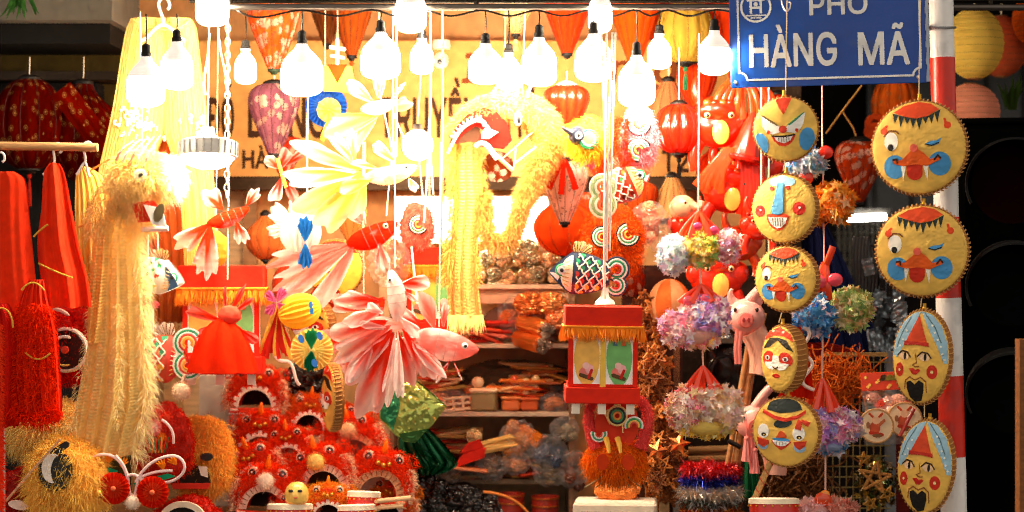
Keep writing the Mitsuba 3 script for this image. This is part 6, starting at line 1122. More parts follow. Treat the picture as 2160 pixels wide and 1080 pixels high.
# ---- red inflatable toys ---------------------------------------------------------------------------------------------------------------
RI = C(220, 40, 14)
def inflatable(px, py, y, s, label, col=RI, tongue=C(240, 186, 80), parts='beast', roll=0, seed=0):
    t = thing('inflatable_toy', label, 'inflatable toy', 'shiny inflatable toys'); fr = Fr(px, py, y, roll=roll, size=s); M = manifold3d.Manifold; rng = np.random.default_rng(seed)
    def ball(c, r): return M.sphere(1, 32).scale(r).translate(c)
    b = ball((0, 0, 0), (58, 40, 44)) + ball((0, -10, 34), (48, 38, 30)) + ball((-44, -8, 12), (24, 22, 26)) + ball((44, -8, 12), (24, 22, 26))
    q = b.refine_to_length(6).to_mesh(); m = trimesh.Trimesh(q.vert_properties[:, :3], q.tri_verts); trimesh.smoothing.filter_taubin(m, iterations=12); add(t, m, 'vinyl', col, fr, part='body', smooth=True)
    for i in range(6): add(t, ell((-40 + i*16, -38 + abs(i - 2.5)*3, 48), (9, 9, 8), 2), 'vinyl', C(240, 90, 40) if i % 2 else col, fr, part='brow_bead')
    if tongue: add(t, lathe([(0, -8), (10, -7), (17, -3), (18, 2), (16, 5)], 24, axis='y'), 'vinyl', tongue, lambda v: fr(v*[1, 1, 1.45] + [4, -44, -14]), part='tongue')
    for x in (-24, 26): add(t, ell((x, -40, 22), (7, 6, 7), 2), 'vinyl', C(246, 170, 120), fr, part='eye'); add(t, ell((x, -45, 21), (3, 2, 3.5), 2), 'vinyl', BLACK, fr, part='pupil')
    for sx in (-1, 1):
        add(t, tube(spline([(sx*36, 0, 54), (sx*46, -4, 84), (sx*40, -2, 106)], 12), np.linspace(13, 6, 12), 10), 'vinyl', col, fr, part='horn')
        add(t, tube(spline([(sx*38, -6, -30), (sx*50, -10, -62), (sx*46, -12, -92)], 12), np.linspace(16, 11, 12), 10), 'vinyl', col, fr, part='leg')
    return t
inflatable(1512, 268, .50, 1.0, 'red inflatable beast with yellow tongue below the left end of the blue sign', seed=1)
inflatable(1538, 408, .52, .95, 'red inflatable beast with yellow tongue left of the long nosed mask', seed=2, roll=6)
inflatable(1512, 588, .48, .98, 'red inflatable beast with yellow tongue behind the upper foil flower balls', seed=3)
inflatable(1600, 480, .40, .6, 'small red inflatable figure with pale eyes behind the long nosed mask', seed=4, tongue=None)
inflatable(1450, 480, .62, .62, 'small red inflatable beast behind the tan cone lantern', seed=5, tongue=None)
inflatable(1600, 360, .60, .8, 'red inflatable beast squeezed behind the mask string', seed=7, tongue=C(240, 190, 120))
inflatable(1560, 520, .66, .7, 'red orange inflatable beast deep behind the pale foil balls', seed=8, col=C(226, 70, 26), tongue=None)
ht = thing('inflatable_hat', 'tall shiny red inflatable cone hat beside the grinning mask', 'inflatable toy'); add(ht, lathe([(30, -50), (34, -36), (26, -10), (18, 24), (8, 52), (0, 58)], 28, rib=(10, .14)), 'vinyl', C(222, 46, 22), Fr(1578, 292, .44, roll=12), part='cone'); add(ht, ring(circle((0, 0, -44), 34, 28, 'xy'), 7, 8), 'vinyl', C(190, 30, 16), Fr(1578, 292, .44, roll=12), part='brim')
def streamers(label, pts, r, col, y, name='red_streamers'):
    t = thing(name, label, 'streamers')
    for p in pts: add(t, tube(spline([(a, b, -c) for a, b, c in p], 12), np.linspace(r*.8, r, 12), 8, squash=.7), 'vinyl', col, absf(y), part='strand')
    return t
rng = np.random.default_rng(8)
streamers('bunch of long red ribbon tubes hanging under the blue sign', [[(1545 + 5*i, 0, 168), (1520 + 13*i + rng.normal(0, 4), -10 + 5*(i % 3), 205), (1500 + 17*i, -6 + 6*(i % 2), 252)] for i in range(9)], 8, C(230, 64, 24), .46)
streamers('red ribbon tubes slanting between the red lantern and the red beasts', [[(1530 + 6*i, 0, 315), (1500 + 6*i, -8, 350), (1466 + 11*i, -5, 392 + (i % 3)*8)] for i in range(6)], 8, C(226, 62, 24), .42)
streamers('dangling red ribbon tubes right of the second red beast', [[(1560 + 9*i, 0, 300), (1566 + 8*i, -8, 370), (1560 + 9*i, -5, 452 + (i % 3)*20)] for i in range(6)], 8, C(216, 36, 12), .47)
def clear_bag(px, py, y, r, label, col, seed, inner=(), mat='gloss'):
    """A clear crumpled bag with what lies inside it."""
    t = thing('clear_bag', label, 'bag', 'clear plastic bags of goods'); fr = absf(y); rx, rz = r
    rng = np.random.default_rng(seed)
    for i in range(10): a, b, d = rng.normal(0, .33, 3); add(t, crumple((px + a*rx, d*rx*.5, -py + b*rz), np.array([rx, rx, rz])*rng.uniform(.22, .4), seed + i, .25, 3), mat if i % 3 else 'matte', tuple(np.array(col)*rng.uniform(.5, 1.2)), fr, part='contents', smooth=False)
    add(t, crumple((px, 0, -py), (rx, rx*.7, rz), seed + 40, .3, 4), 'clear', WHITE, fr, part='film', smooth=False)
    return t
clear_bag(1370, 478, .55, (44, 52), 'clear shiny bag with pale orange contents right of the orange lion face', C(226, 150, 110), 1)
clear_bag(820, 552, .60, (44, 52), 'clear bag with orange contents behind the red headed goldfish', C(214, 120, 70), 2)
el = thing('pink_elephant_toy', 'beige pink inflatable elephant head beside the string of foil balls', 'inflatable toy', 'shiny inflatable toys'); fr = absf(.44)
add(el, ell((1440, 0, -435), (26, 22, 24), 3), 'vinyl', C(230, 170, 130), fr, part='head'); add(el, tube(spline([(1456, -14, -430), (1474, -18, -436), (1478, -18, -424)], 10), np.linspace(9, 6, 10), 9), 'vinyl', C(230, 170, 130), fr, part='trunk'); add(el, ell((1424, -6, -440), (14, 6, 20), 2), 'vinyl', C(220, 150, 110), fr, part='ear'); add(el, ell((1444, -21, -428), (3, 2, 3), 1), 'vinyl', BLACK, fr, part='eye')
bl2 = thing('striped_ball', 'round orange and tan striped paper ball left of the violet foil ball', 'ball'); a = np.linspace(-1.5, 1.5, 24)
for i in range(8):
    t_ = np.linspace(i/8*2*PI, (i + 1)/8*2*PI, 9)
    add(bl2, grid(np.stack([45*np.cos(a)[:, None]*np.cos(t_), 45*np.cos(a)[:, None]*np.sin(t_), 52*np.sin(a)[:, None] + 0*t_], -1)), 'silk', C(226, 110, 54) if i % 2 else C(226, 160, 110), Fr(1412, 640, .50), part='gore', smooth=True)
# pink pigs
def pig(px, py, y, s, label, roll=0):
    t = thing('inflatable_pig', label, 'inflatable toy', 'shiny inflatable toys'); fr = Fr(px, py, y, roll=roll, size=s); c = C(242, 170, 158)
    add(t, ell((0, 0, 0), (44, 36, 40), 3), 'vinyl', c, fr, part='head'); add(t, lathe([(0, -18), (15, -17), (18, -12), (17, 0)], 24, axis='y'), 'vinyl', C(240, 120, 110), lambda v: fr(v + [-4, -30, -6]), part='snout')
    for x in (-9, 2): add(t, lathe([(0, -50), (3.4, -50), (3.6, -46)], 12, axis='y'), 'vinyl', C(150, 40, 40), lambda v: fr(v*[1, 1, 1.5] + [x, 0, -6]), part='nostril')
    for x in (-26, 22): add(t, ell((x, -30, 16), (4, 3, 5), 2), 'vinyl', BLACK, fr, part='eye')
    for sx in (-1, 1): add(t, tube(spline([(sx*24, -4, 30), (sx*34, -8, 50), (sx*30, -12, 62)], 10), np.linspace(13, 3, 10), 9, squash=.5), 'vinyl', c, fr, part='ear')
    add(t, tube(spline([(6, -6, 34), (28, -10, 58), (52, -10, 78)], 12), 11, 10), 'vinyl', c, fr, part='arm')
    add(t, tube(spline([(16, 4, -30), (36, 6, -80), (34, 4, -130)], 14), np.linspace(30, 26, 14), 14), 'vinyl', C(238, 176, 150), fr, part='body')
    for x in (-20, -12): add(t, tube([(x, -20, -30), (x - 4, -22, -70), (x - 2, -22, -104)], 5, 7, squash=.4), 'vinyl', C(240, 130, 120), fr, part='ribbon')
    return t
pig(1572, 668, .34, .95, 'pink inflatable pig with round snout left of the small duck bill mask')
pig(1590, 890, .34, .9, 'pink inflatable pig behind the boy mask', roll=-8)
pt = thing('pink_tassels', 'pair of pink tassels hanging left of the boy mask', 'tassel')
for x, z in ((1575, 925), (1592, 950)): add(pt, cat(ell((x, 0, -z), (6, 6, 6), 2), lathe([(0, 2), (5, 0), (12, -48), (0, -49)], 16, rib=(8, .2)).apply_translation((x, 0, -z))), 'cloth', C(236, 136, 130), absf(.28), part='tassel'); add(pt, tube([(x, 0, -z), (x - 2, 0, -z + 60)], 1.2, 4), 'cloth', C(236, 136, 130), absf(.28), part='string')
rr_ = thing('red_wavy_doll', 'red cloth shape with white wavy edge behind the narrow woman mask', 'decoration'); add(rr_, sheet([(690, 1660, 1690), (740, 1655, 1704), (790, 1650, 1712), (840, 1640, 1716)], 5, 2, 4, 24, 30, 4), 'silk', C(206, 40, 24), absf(.12), part='cloth', smooth=True); add(rr_, tube(spline([(1692, -8, -690), (1706, -8, -706), (1692, -8, -738), (1712, -8, -766), (1696, -8, -792), (1716, -8, -822)], 40), 4, 7), 'cloth', C(246, 220, 206), absf(.11), part='wavy_edge')

# more stock filling the back of the stall
for px, py, w, h, y, sh, c, mat, lab in ((1262, 330, 80, 90, .95, 'drop', C(214, 70, 26), 'silk', 'orange red drop lantern behind the yellow bird lantern'), (1240, 450, 90, 90, .92, 'round', C(216, 84, 30), 'floral', 'orange flowered round lantern behind the spiral tail piece'),
    (1470, 190, 84, 110, .9, 'drop', C(216, 60, 24), 'silk', 'red drop lantern just below the olive round lantern'), (1352, 430, 70, 90, .82, 'drop', C(220, 96, 40), 'silk', 'orange drop lantern above the clear shiny bag'),
    (1506, 352, 76, 84, .78, 'garlic', C(214, 54, 22), 'silk', 'red garlic shaped lantern between the two upper red beasts'), (1640, 250, 80, 100, .85, 'drop', C(200, 50, 22), 'silk', 'dark red drop lantern behind the grinning mask'), (1330, 590, 66, 74, .72, 'round', C(200, 60, 24), 'floral', 'red brown flowered lantern behind the navy fish tail'),
    (600, 330, 80, 84, .9, 'drop', C(206, 60, 30), 'floral', 'red flowered lantern behind the pale goldfish tail'), (560, 500, 84, 96, .95, 'garlic', C(222, 120, 60), 'silk', 'pale orange lantern left of the white paper ball'), (860, 600, 80, 80, .85, 'round', C(226, 120, 50), 'floral', 'orange flowered lantern behind the big drooping goldfish'),
    (740, 470, 70, 84, .95, 'drop', C(230, 150, 80), 'silk', 'pale orange drop lantern behind the red headed goldfish tail'), (610, 600, 70, 80, .8, 'round', C(214, 70, 40), 'silk', 'red round lantern above the pleated yellow lantern')):
    lantern(px, py, w, h, y, sh, c, lab, mat, top=None, ribs=10)

# ---- shelves and goods at the back of the shop --------------------------------------------------------------------------------------
SU = thing('shop_shelf', 'brown shelf unit with pale shelf edges loaded with goods at the back', 'shelf')
yF, yB = .96, 1.40
def shelf(py, x0, x1, col=C(206, 180, 150)): add(SU, wb(x0, x1, py, py + 9, yF, yB), 'wood', col, part='shelf_board', smooth=False)
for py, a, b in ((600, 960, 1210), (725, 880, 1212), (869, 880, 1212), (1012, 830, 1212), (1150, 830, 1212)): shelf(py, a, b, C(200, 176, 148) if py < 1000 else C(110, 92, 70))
add(SU, wb(1200, 1212, 560, 1600, .95, yB), 'wood', C(130, 98, 72), part='side_panel', smooth=False); add(SU, wb(800, 1220, 560, 1600, yB + .002, yB + .03), 'plaster', C(206, 164, 124), part='back_panel', smooth=False)
add(SU, wb(822, 832, 620, 1600, .97, yB), 'wood', C(130, 98, 72), part='side_panel', smooth=False)
add(SU, wb(960, 1200, 609, 640, .98, 1.0), 'plaster', C(180, 150, 124), part='front_rail', smooth=False)
def roll(px, py, y, r, L, label, body, end, yaw=0, pitch=0, group='foil wrapped rolls on the shelves', seed=0, mat='foil'):
    t = thing('wrapped_roll', label, 'roll', group); fr = Fr(px, py, y, yaw=yaw, pitch=pitch)
    m = lathe([(r*.5, 0), (r*.86, -2), (r, 4), (r*1.02, L*.5), (r*.96, L)], 30, axis='y'); m = rough(m, r*.22, 4/r, seed); add(t, m, mat, body, fr, part='wrapping', smooth=False)
    add(t, rough(lathe([(0, 8), (r*.5, 6), (r*.8, -1), (r*.95, 0)], 30, axis='y'), r*.14, 7/r, seed + 1), mat, end, fr, part='end_fold', smooth=False)
    for i in range(3): a = seed*2.1 + i*2.1; add(t, crumple((r*.5*math.cos(a), -4 - r*.2, r*.5*math.sin(a)), (r*.55, r*.5, r*.5), seed*3 + i, .4, 3), mat, tuple(np.array(end)*(1.0, .75, .5)[i]), fr, part='wrapping_twist', smooth=False)
    return t
rng = np.random.default_rng(77)
k = 0
for row, (py, xs) in enumerate(((582, [1008, 1042, 1074, 1106, 1140, 1172]), (548, [1024, 1058, 1092, 1124, 1158, 1190]), (520, [1042, 1080, 1112, 1150]))):
    for i, x in enumerate(xs):
        roll(x + rng.normal(0, 3), py + rng.normal(0, 3), 1.0 + .05*row, rng.uniform(16, 20), 80, f"gold silver foil roll, {['first', 'second', 'third', 'fourth', 'fifth', 'sixth'][i]} from the left in the {['bottom', 'middle', 'top'][row]} row of the foil pile", [C(200, 170, 110), C(190, 176, 150), C(170, 160, 130)][k % 3], [C(210, 190, 150), C(170, 170, 140), C(226, 200, 160)][(k + row) % 3], rng.uniform(-25, 25), rng.uniform(-10, 10), seed=k); k += 1
# middle shelf, above y 725
def packets(name, label, px, py, y, w, h, n, cols, seed, cat_='packets', flat=.5):
    """A loose stack of thin packets, each a part."""
    t = thing(name, label, cat_); rng = np.random.default_rng(seed)
    for i in range(n):
        fr = Fr(px + rng.uniform(-w, w)*.3, py - i/n*h - 3, y + rng.uniform(-.02, .03), yaw=rng.uniform(-30, 30), roll=rng.normal(0, 7)); ww = w*rng.uniform(.35, .6)
        m = box(-ww, ww, -ww*.5, ww*.5, -h/n*.7, h/n*.7, bevel=2); m = m.subdivide().subdivide(); add(t, rough(m, 2.2, .06, seed + i), 'vinyl' if i % 2 else 'matte', tuple(np.array(cols[i % len(cols)])*rng.uniform(.7, 1.1)), fr, part='packet', smooth=False)
    return t
packets('red_packets', 'heap of flat red packets on the middle shelf under the scarf', 1030, 722, 1.0, 84, 44, 9, [C(200, 44, 24), C(220, 70, 40), C(160, 34, 20), C(210, 110, 90)], 3)
lid = thing('brown_plate', 'dark brown round plate leaning on the red packets', 'plate'); add(lid, lathe([(0, -3), (44, -3), (48, 0), (44, 3), (0, 3)], 36, axis='y'), 'gloss', C(84, 52, 34), (lambda f: (lambda v: f(v*[1, 1, .32])))(Fr(1064, 656, 1.02, roll=-24)), part='plate')
clear_bag(1112, 668, 1.02, (66, 54), 'big clear bag with orange and red goods on the middle shelf', C(220, 110, 50), 5)
clear_bag(1056, 700, 1.06, (34, 26), 'small clear bag with orange goods between brown plate and big bag', C(210, 90, 40), 6)
for x, z, c, lab in ((1150, 696, C(226, 130, 60), 'orange roll with grey open end, upper one by the box lantern'), (1143, 728, C(226, 120, 50), 'orange roll with grey open end, lower front one by the box lantern')): roll(x, z, .84, 19, 90, lab, c, C(170, 150, 130), 34, 8, 'orange rolls on the middle shelf', int(x), 'foil')
ORD = ['first', 'second', 'third', 'fourth', 'fifth', 'sixth', 'seventh', 'eighth', 'ninth', 'tenth']
for nm, py, x0, x1, y, n, cs in (('middle', 704, 985, 1200, 1.10, 8, [C(220, 110, 50), C(200, 60, 36), C(190, 150, 110)]), ('lower', 848, 890, 1200, 1.12, 9, [C(216, 120, 60), C(180, 140, 100), C(206, 80, 40)]), ('bottom', 985, 900, 1200, 1.12, 10, [C(120, 80, 40), C(170, 80, 30), C(70, 66, 60), C(130, 100, 60)])):
    for i in range(n): q = rng.uniform(.8, 1.15); clear_bag(x0 + (x1 - x0)*i/(n - 1) + rng.normal(0, 5), py - 8*q + rng.normal(0, 5), y, (30*q, 28*q), f'crumpled shiny bag at the back of the {nm} shelf, {ORD[i]} from the left', cs[i % len(cs)], 200 + py + i)
for i, (x, z, c, lab) in enumerate(((1160, 640, C(216, 150, 90), 'crumpled gold orange foil bag under the painted fish'), (1120, 640, C(200, 120, 60), 'crumpled brown orange foil bag above the big clear bag'), (1186, 672, C(226, 150, 100), 'crumpled pale orange foil bag beside the box lantern fringe'))): q = thing('foil_bag', lab, 'bag'); add(q, crumple((x, 0, -z), (36, 26, 24), 70 + i, .3), 'foil', c, absf(.92), smooth=False)
# next shelf
hp = thing('netting_heap', 'dark grey heap of netting on the second shelf from the top', 'netting'); m = crumple((1090, 0, -800), (120, 40, 40), 12, .22); add(hp, rough(m, 7, .03, 3), 'matte', C(92, 76, 60), absf(1.2), part='heap', smooth=False)
bs = thing('plastic_basket', 'small cream plastic basket with slots on the lower shelf', 'basket'); fr = Fr(962, 838, 1.0, yaw=14, roll=-4)
for z in (-24, -12, 0): add(bs, box(-32, 32, -18, -14, z - 3, z + 3, bevel=1), 'gloss', C(240, 206, 166), fr, part='slat', smooth=False)
for x in (-30, -10, 10, 30): add(bs, box(x - 3, x + 3, -19, -13, -28, 4, bevel=1), 'gloss', C(238, 200, 160), fr, part='upright', smooth=False)
add(bs, box(-32, 32, -13, 18, -28, -24), 'gloss', C(230, 190, 150), fr, part='bottom', smooth=False)
clear_bag(935, 845, 1.04, (48, 26), 'pale orange bag of goods behind the cream plastic basket', C(226, 150, 100), 9)
def tub(px, base, w, h, label, col, lid, y=.99, seed=0):
    t = thing('plastic_tub', label, 'tub', 'plastic tubs on the lower shelf'); fr = Fr(px, base, y, yaw=seed*9 - 12)
    add(t, box(-w*.44, w*.44, -w*.3, w*.3, 1, h*.8, bevel=4), 'gloss', col, fr, part='tub', smooth=30); add(t, box(-w*.5, w*.5, -w*.36, w*.36, h*.8, h, bevel=4), 'gloss', lid, fr, part='lid', smooth=30); return t
tub(1022, 866, 60, 48, 'square tub with cream lid on the lower shelf', C(150, 130, 90), C(252, 226, 180))
lq = thing('cream_ball', 'cream ball lying on the square tub lid', 'ball'); add(lq, ell((0, 0, 0), (13, 13, 12), 3), 'gloss', C(250, 220, 170), Fr(1008, 806, .98))
tub(1078, 866, 44, 30, 'orange tub right of the cream lidded tub', C(216, 110, 50), C(230, 140, 80), seed=1); tub(1116, 866, 42, 28, 'orange red tub in the middle of the lower shelf', C(206, 90, 40), C(220, 110, 60), seed=2); clear_bag(1168, 850, .99, (32, 20), 'clear bag with orange goods at the right end of the lower shelf', C(206, 120, 60), 11)
packets('orange_packets', 'loose orange card packets piled above the orange tubs', 1105, 836, 1.03, 100, 34, 9, [C(226, 120, 50), C(206, 70, 34), C(236, 180, 120), C(190, 90, 40)], 8)
for x, z, c, lab in ((1086, 800, C(206, 80, 34), 'orange headed small toy standing on the packets'), (1110, 806, C(240, 200, 140), 'small cream toy figure on the packets'), (1130, 800, C(236, 196, 130), 'small cream toy figure with raised arms on the packets')):
    d = thing('toy_figure', lab, 'toy'); fr = Fr(x, z, 1.0); add(d, ell((0, 0, 0), (9, 9, 9), 2), 'gloss', c, fr, part='head'); add(d, lathe([(0, -26), (9, -25), (7, -10), (3, -7)], 14), 'gloss', tuple(np.array(c)*.8), fr, part='body'); [add(d, tube([(s*4, 0, -12), (s*13, -2, -4)], 2.6, 6), 'gloss', c, fr, part='arm') for s in (-1, 1)]
packets('snack_packets', 'shiny gold and red packets stacked at the back left of the lower shelf', 930, 822, 1.08, 70, 40, 10, [C(226, 170, 90), C(206, 70, 40), C(240, 200, 150)], 31)
packets('foil_packets', 'gold brown foil packets stacked behind the small toy figures', 1130, 812, 1.10, 90, 44, 12, [C(216, 150, 70), C(190, 100, 50), C(226, 190, 140)], 32)
packets('paper_packets', 'red and cream packets stacked behind the incense bundle', 960, 960, 1.06, 90, 56, 12, [C(170, 60, 34), C(200, 160, 110), C(150, 110, 60)], 33)
packets('dark_packets', 'brown and gold packets stacked under the orange carton', 1120, 1004, 1.02, 120, 46, 12, [C(130, 80, 44), C(190, 140, 70), C(160, 50, 30)], 34)
# bottom shelf
roll(1000, 922, .98, 17, 60, 'cream roll with dark core on the bottom shelf', C(206, 176, 120), C(226, 196, 140), 0, 0, None, 60, 'matte')
ib = thing('incense_bundle', 'bundle of pale yellow sticks in red paper wrapping on the bottom shelf', 'bundle')
fr = Fr(1010, 950, .92, roll=-14)
for i in range(22): add(ib, tube([(6 + rng.normal(0, 3), rng.uniform(-12, 8), -8 + i*1.1), (76 + rng.normal(0, 3), rng.uniform(-12, 8), -12 + i*1.3)], 2.4, 6), 'wood', C(232, 190, 110), fr, part='stick')
add(ib, slab(poly((-60, -22), (8, -16), (16, 4), (-34, 2)), -18, 12), 'matte', C(204, 36, 18), fr, part='wrapper', smooth=False); add(ib, slab(poly((-40, 4), (12, 4), (8, 22), (-20, 20)), -14, 10), 'matte', C(190, 34, 18), fr, part='wrapper', smooth=False)
tr = thing('red_tray', 'red tray with pale rim under the incense bundle', 'tray'); add(tr, box(-60, 60, -24, 30, -6, 0, bevel=2), 'gloss', C(206, 120, 80), Fr(970, 984, .90, roll=6), part='tray', smooth=30)
for px, py, r, c, sd, lab in ((1036, 984, (34, 30), C(110, 80, 50), 21, 'clear bag with grey brown goods right of the red tray'), (1092, 930, (40, 44), C(190, 120, 60), 22, 'big clear crumpled bag in the middle of the bottom shelf'), (1088, 976, (30, 26), C(196, 130, 80), 23, 'clear bag with orange goods under the crumpled one'), (1154, 958, (44, 40), C(60, 70, 90), 24, 'blue grey clear bag at the right of the bottom shelf'), (1160, 1000, (36, 26), C(120, 96, 50), 25, 'small clear bag at the bottom right of the shelf'), (938, 1000, (34, 24), C(140, 110, 80), 26, 'clear bag with white bits at the bottom left of the shelf'), (1208, 990, (36, 40), C(120, 66, 40), 27, 'dark brown clear bag by the shelf side'), (1190, 905, (30, 26), C(130, 116, 90), 28, 'grey bag with round hole at the right of the shelf')): clear_bag(px, py, .95, r, lab, c, sd)
oc = thing('orange_carton', 'orange carton with dark round opening leaning on the bottom shelf', 'carton'); fr = Fr(1118, 920, .96, roll=28, yaw=-20); add(oc, box(-28, 28, -14, 14, -14, 14, bevel=2), 'matte', C(206, 110, 30), fr, part='box', smooth=False); add(oc, ring(circle((26, -6, -22), 13, 20), 4, 7), 'gloss', C(30, 24, 20), fr, part='ring')
gb2 = thing('green_pouch', 'shiny green and gold cushion shaped foil bag below the drooping goldfish', 'bag')
fr = absf(.30); pl = poly((806, -842), (842, -812), (874, -800), (906, -826), (942, -858), (912, -896), (872, -930), (836, -918), (800, -880))
g1 = lambda x, z: -26*np.clip(1 - ((x - 870)/80)**2 - ((z + 862)/75)**2, 0, 1)**.6 - 9*np.abs(meshkit.fbm(np.stack([x, z*1.0, x*0], -1)*.045, 3, 5) - .5)*2
m = drape(pl, g1, 0, 4, 2); add(gb2, m, 'foil', C(176, 190, 96), fr, part='front', smooth=False); m = drape(pl, lambda x, z: -g1(x, z), 0, 6, 2); add(gb2, m, 'foil', C(90, 130, 70), fr, part='back', smooth=False)
add(gb2, drape(poly((802, -846), (836, -816), (846, -850), (830, -905), (804, -882)), lambda x, z: g1(x, z) - 1.5, 0, 5, 2), 'foil', C(60, 150, 100), fr, part='green_side', smooth=False)
add(gb2, drape(poly((842, -914), (905, -902), (876, -934), (850, -930)), lambda x, z: g1(x, z) - 1.5, 0, 5, 2), 'foil', C(70, 120, 60), fr, part='lower_fold', smooth=False)
gp = thing('green_plastic', 'dark green crumpled plastic sheet hanging below the green gold bag', 'plastic'); m = sheet([(905, 845, 905), (940, 838, 940), (980, 860, 965), (1000, 880, 930)], 8, 5, 9, 30, 30, 6); add(gp, m, 'foil', C(20, 84, 54), absf(.80), smooth=False)
db = thing('dark_bags', 'heap of black plastic bags on the floor shelf left of the pails', 'bags')
for i, (x, z, r) in enumerate(((880, 970, 54), (900, 1050, 60), (970, 1064, 56), (1040, 1080, 50))): add(db, crumple((x, 0, -z), (r, r*.7, r*.8), 30 + i, .3), 'vinyl', C(18, 15, 14), absf(.92), part='bag', smooth=False)
for x, z, w, lab in ((1150, 1046, 58, 'dark red pail with hoops at the bottom right of the shelf'), (1078, 1040, 56, 'dark red pail behind the orange hoop'),):
    t = thing('red_pail', lab, 'pail'); fr = Fr(x, z, .90); add(t, lathe([(0, -70), (w*.46, -70), (w*.5, 0), (w*.47, 0), (w*.45, -60), (0, -62)], 32), 'gloss', C(150, 40, 22), fr, part='body'); [add(t, ring(circle((0, 0, q), w*.505, 32, 'xy'), 1.8, 6), 'metal', C(200, 110, 50), fr, part='hoop') for q in (-4, -20)]
hpz = thing('orange_hoop', 'thin orange hoop bent over the dark bags at the bottom', 'hoop'); add(hpz, tube(spline([(1020, 0, -1038), (1060, -6, -1044), (1100, -8, -1066), (1124, -6, -1110)], 30), 3, 8), 'wood', C(210, 120, 50), absf(.72))

# ---- woven stars, tinsel, cage, right background -------------------------------------------------------------------------------------
rng = np.random.default_rng(19)
def star(px, py, y, r, col, roll, yaw, pitch, label, group, w=2.4):
    t = thing('woven_star', label, 'star', group); fr = Fr(px, py, y, yaw=yaw, pitch=pitch, roll=roll)
    p = [np.array([r*math.sin(i*4*PI/5), 2*(i % 2), r*math.cos(i*4*PI/5)]) for i in range(6)]
    add(t, cat(*[tube([p[i], p[i + 1]], w, 6) for i in range(5)]), 'wood', col, fr)
ws2 = thing('woven_ornaments', 'dense brown mass of small woven straw stars right of the box lantern', 'ornaments'); labels[ws2]['kind'] = 'stuff'; q, cc = [], []
for i in range(240):
    u = rng.random(); py = 620 + u*430; px = 1375 + rng.normal(0, 24) + (14 if py > 840 else 0); r = rng.uniform(12, 24); R = rot([0, 0, 1], rng.uniform(-50, 50)) @ rot([1, 0, 0], rng.uniform(-40, 40)) @ rot([0, 1, 0], rng.uniform(0, 72)); o = np.array([px, rng.uniform(-60, 50), -py])
    p = [R @ np.array([r*math.sin(j*4*PI/5), 2*(j % 2), r*math.cos(j*4*PI/5)]) + o for j in range(6)]
    m = cat(*[tube([p[j], p[j + 1]], 2.3, 5) for j in range(5)]); q.append(m); cc.append(np.tile([C(140, 80, 36), C(180, 110, 52), C(110, 60, 28), C(200, 124, 60)][i % 4], (len(m.vertices), 1)))
add(ws2, cat(*q), 'wood', np.vstack(cc), absf(.56), smooth=False)
hb2 = thing('dark_backboard', 'dark brown board behind the heap of woven stars', 'board'); add(hb2, wb(1312, 1440, 560, 1300, .70, .72), 'wood', C(66, 34, 20), smooth=False)
for x, z, lab in ((1386, 950, 'orange foil star hanging low before the woven stars'), (1432, 936, 'orange foil star beside the lowest foil flower ball')):
    t = thing('foil_star', lab, 'star'); q = []
    for i in range(10): a, b = i/10*2*PI, (i + 1)/10*2*PI; ra, rb_ = (26, 12) if i % 2 == 0 else (12, 26); q.append(trimesh.Trimesh([(0, -9, 0), (ra*math.sin(a), 0, ra*math.cos(a)), (rb_*math.sin(b), 0, rb_*math.cos(b)), (0, 9, 0)], [[0, 1, 2], [3, 2, 1]], process=False))
    add(t, cat(*q), 'foil', C(206, 120, 60), Fr(x, z, .42, roll=12), smooth=False)
fp = thing('wooden_post', 'pale wooden post standing below the woven stars', 'post'); add(fp, wb(1392, 1412, 1018, 1900, .6, .64), 'wood', C(206, 170, 120), part='post', smooth=False); add(fp, wb(1420, 1434, 1018, 1900, .6, .64), 'metal', C(170, 160, 150), part='rail', smooth=False)
ct = thing('brown_cartons', 'stack of brown cartons behind the orange paper bag', 'cartons')
for i, (a, b, c, d) in enumerate(((1360, 1398, 960, 1010), (1362, 1396, 1012, 1050), (1340, 1400, 1052, 1120))): add(ct, wb(a, b, c, d, .66 + i*.01, .74), 'matte', (C(170, 84, 40), C(196, 110, 50), C(150, 80, 40))[i], part='carton', smooth=False)
def tinsel(px, py, rx, y, col, label, seed, n=2600):
    t = thing('tinsel_garland', label, 'tinsel', 'stacked tinsel garlands'); fr = Fr(px, py, y)
    a = np.linspace(0, 2*PI, 50); c = tube(np.stack([rx*np.cos(a), rx*.5*np.sin(a), 3*np.sin(a*5)], 1), 5, 8, caps=False)
    m = fur(c, n, 17, 2.0, .25, .9, seed); rng = np.random.default_rng(seed); cc = np.repeat(np.array(col)[rng.integers(0, len(col), n)], 5, 0); add(t, m, 'foil', cc, fr, part='strands', smooth=False, stuff=True); add(t, c, 'foil', col[0], fr, part='core')
tinsel(1500, 988, 52, .40, [C(214, 30, 30), C(230, 60, 50), C(170, 16, 24), C(240, 90, 110)], 'bright red tinsel garland on top of the tinsel stack', 1)
tinsel(1496, 1012, 50, .40, [C(30, 40, 150), C(50, 70, 200), C(16, 20, 70)], 'dark blue tinsel garland, second in the tinsel stack', 2)
tinsel(1500, 1036, 56, .40, [C(220, 214, 206), C(190, 186, 180), C(240, 200, 160)], 'silver tinsel garland in the middle of the tinsel stack', 3)
tinsel(1496, 1058, 52, .41, [C(60, 90, 70), C(200, 200, 200), C(120, 60, 30)], 'green and silver tinsel garland below the silver one', 4)
tinsel(1500, 1082, 54, .41, [C(206, 90, 30), C(226, 150, 50), C(150, 50, 20)], 'orange gold tinsel garland at the bottom edge', 5)
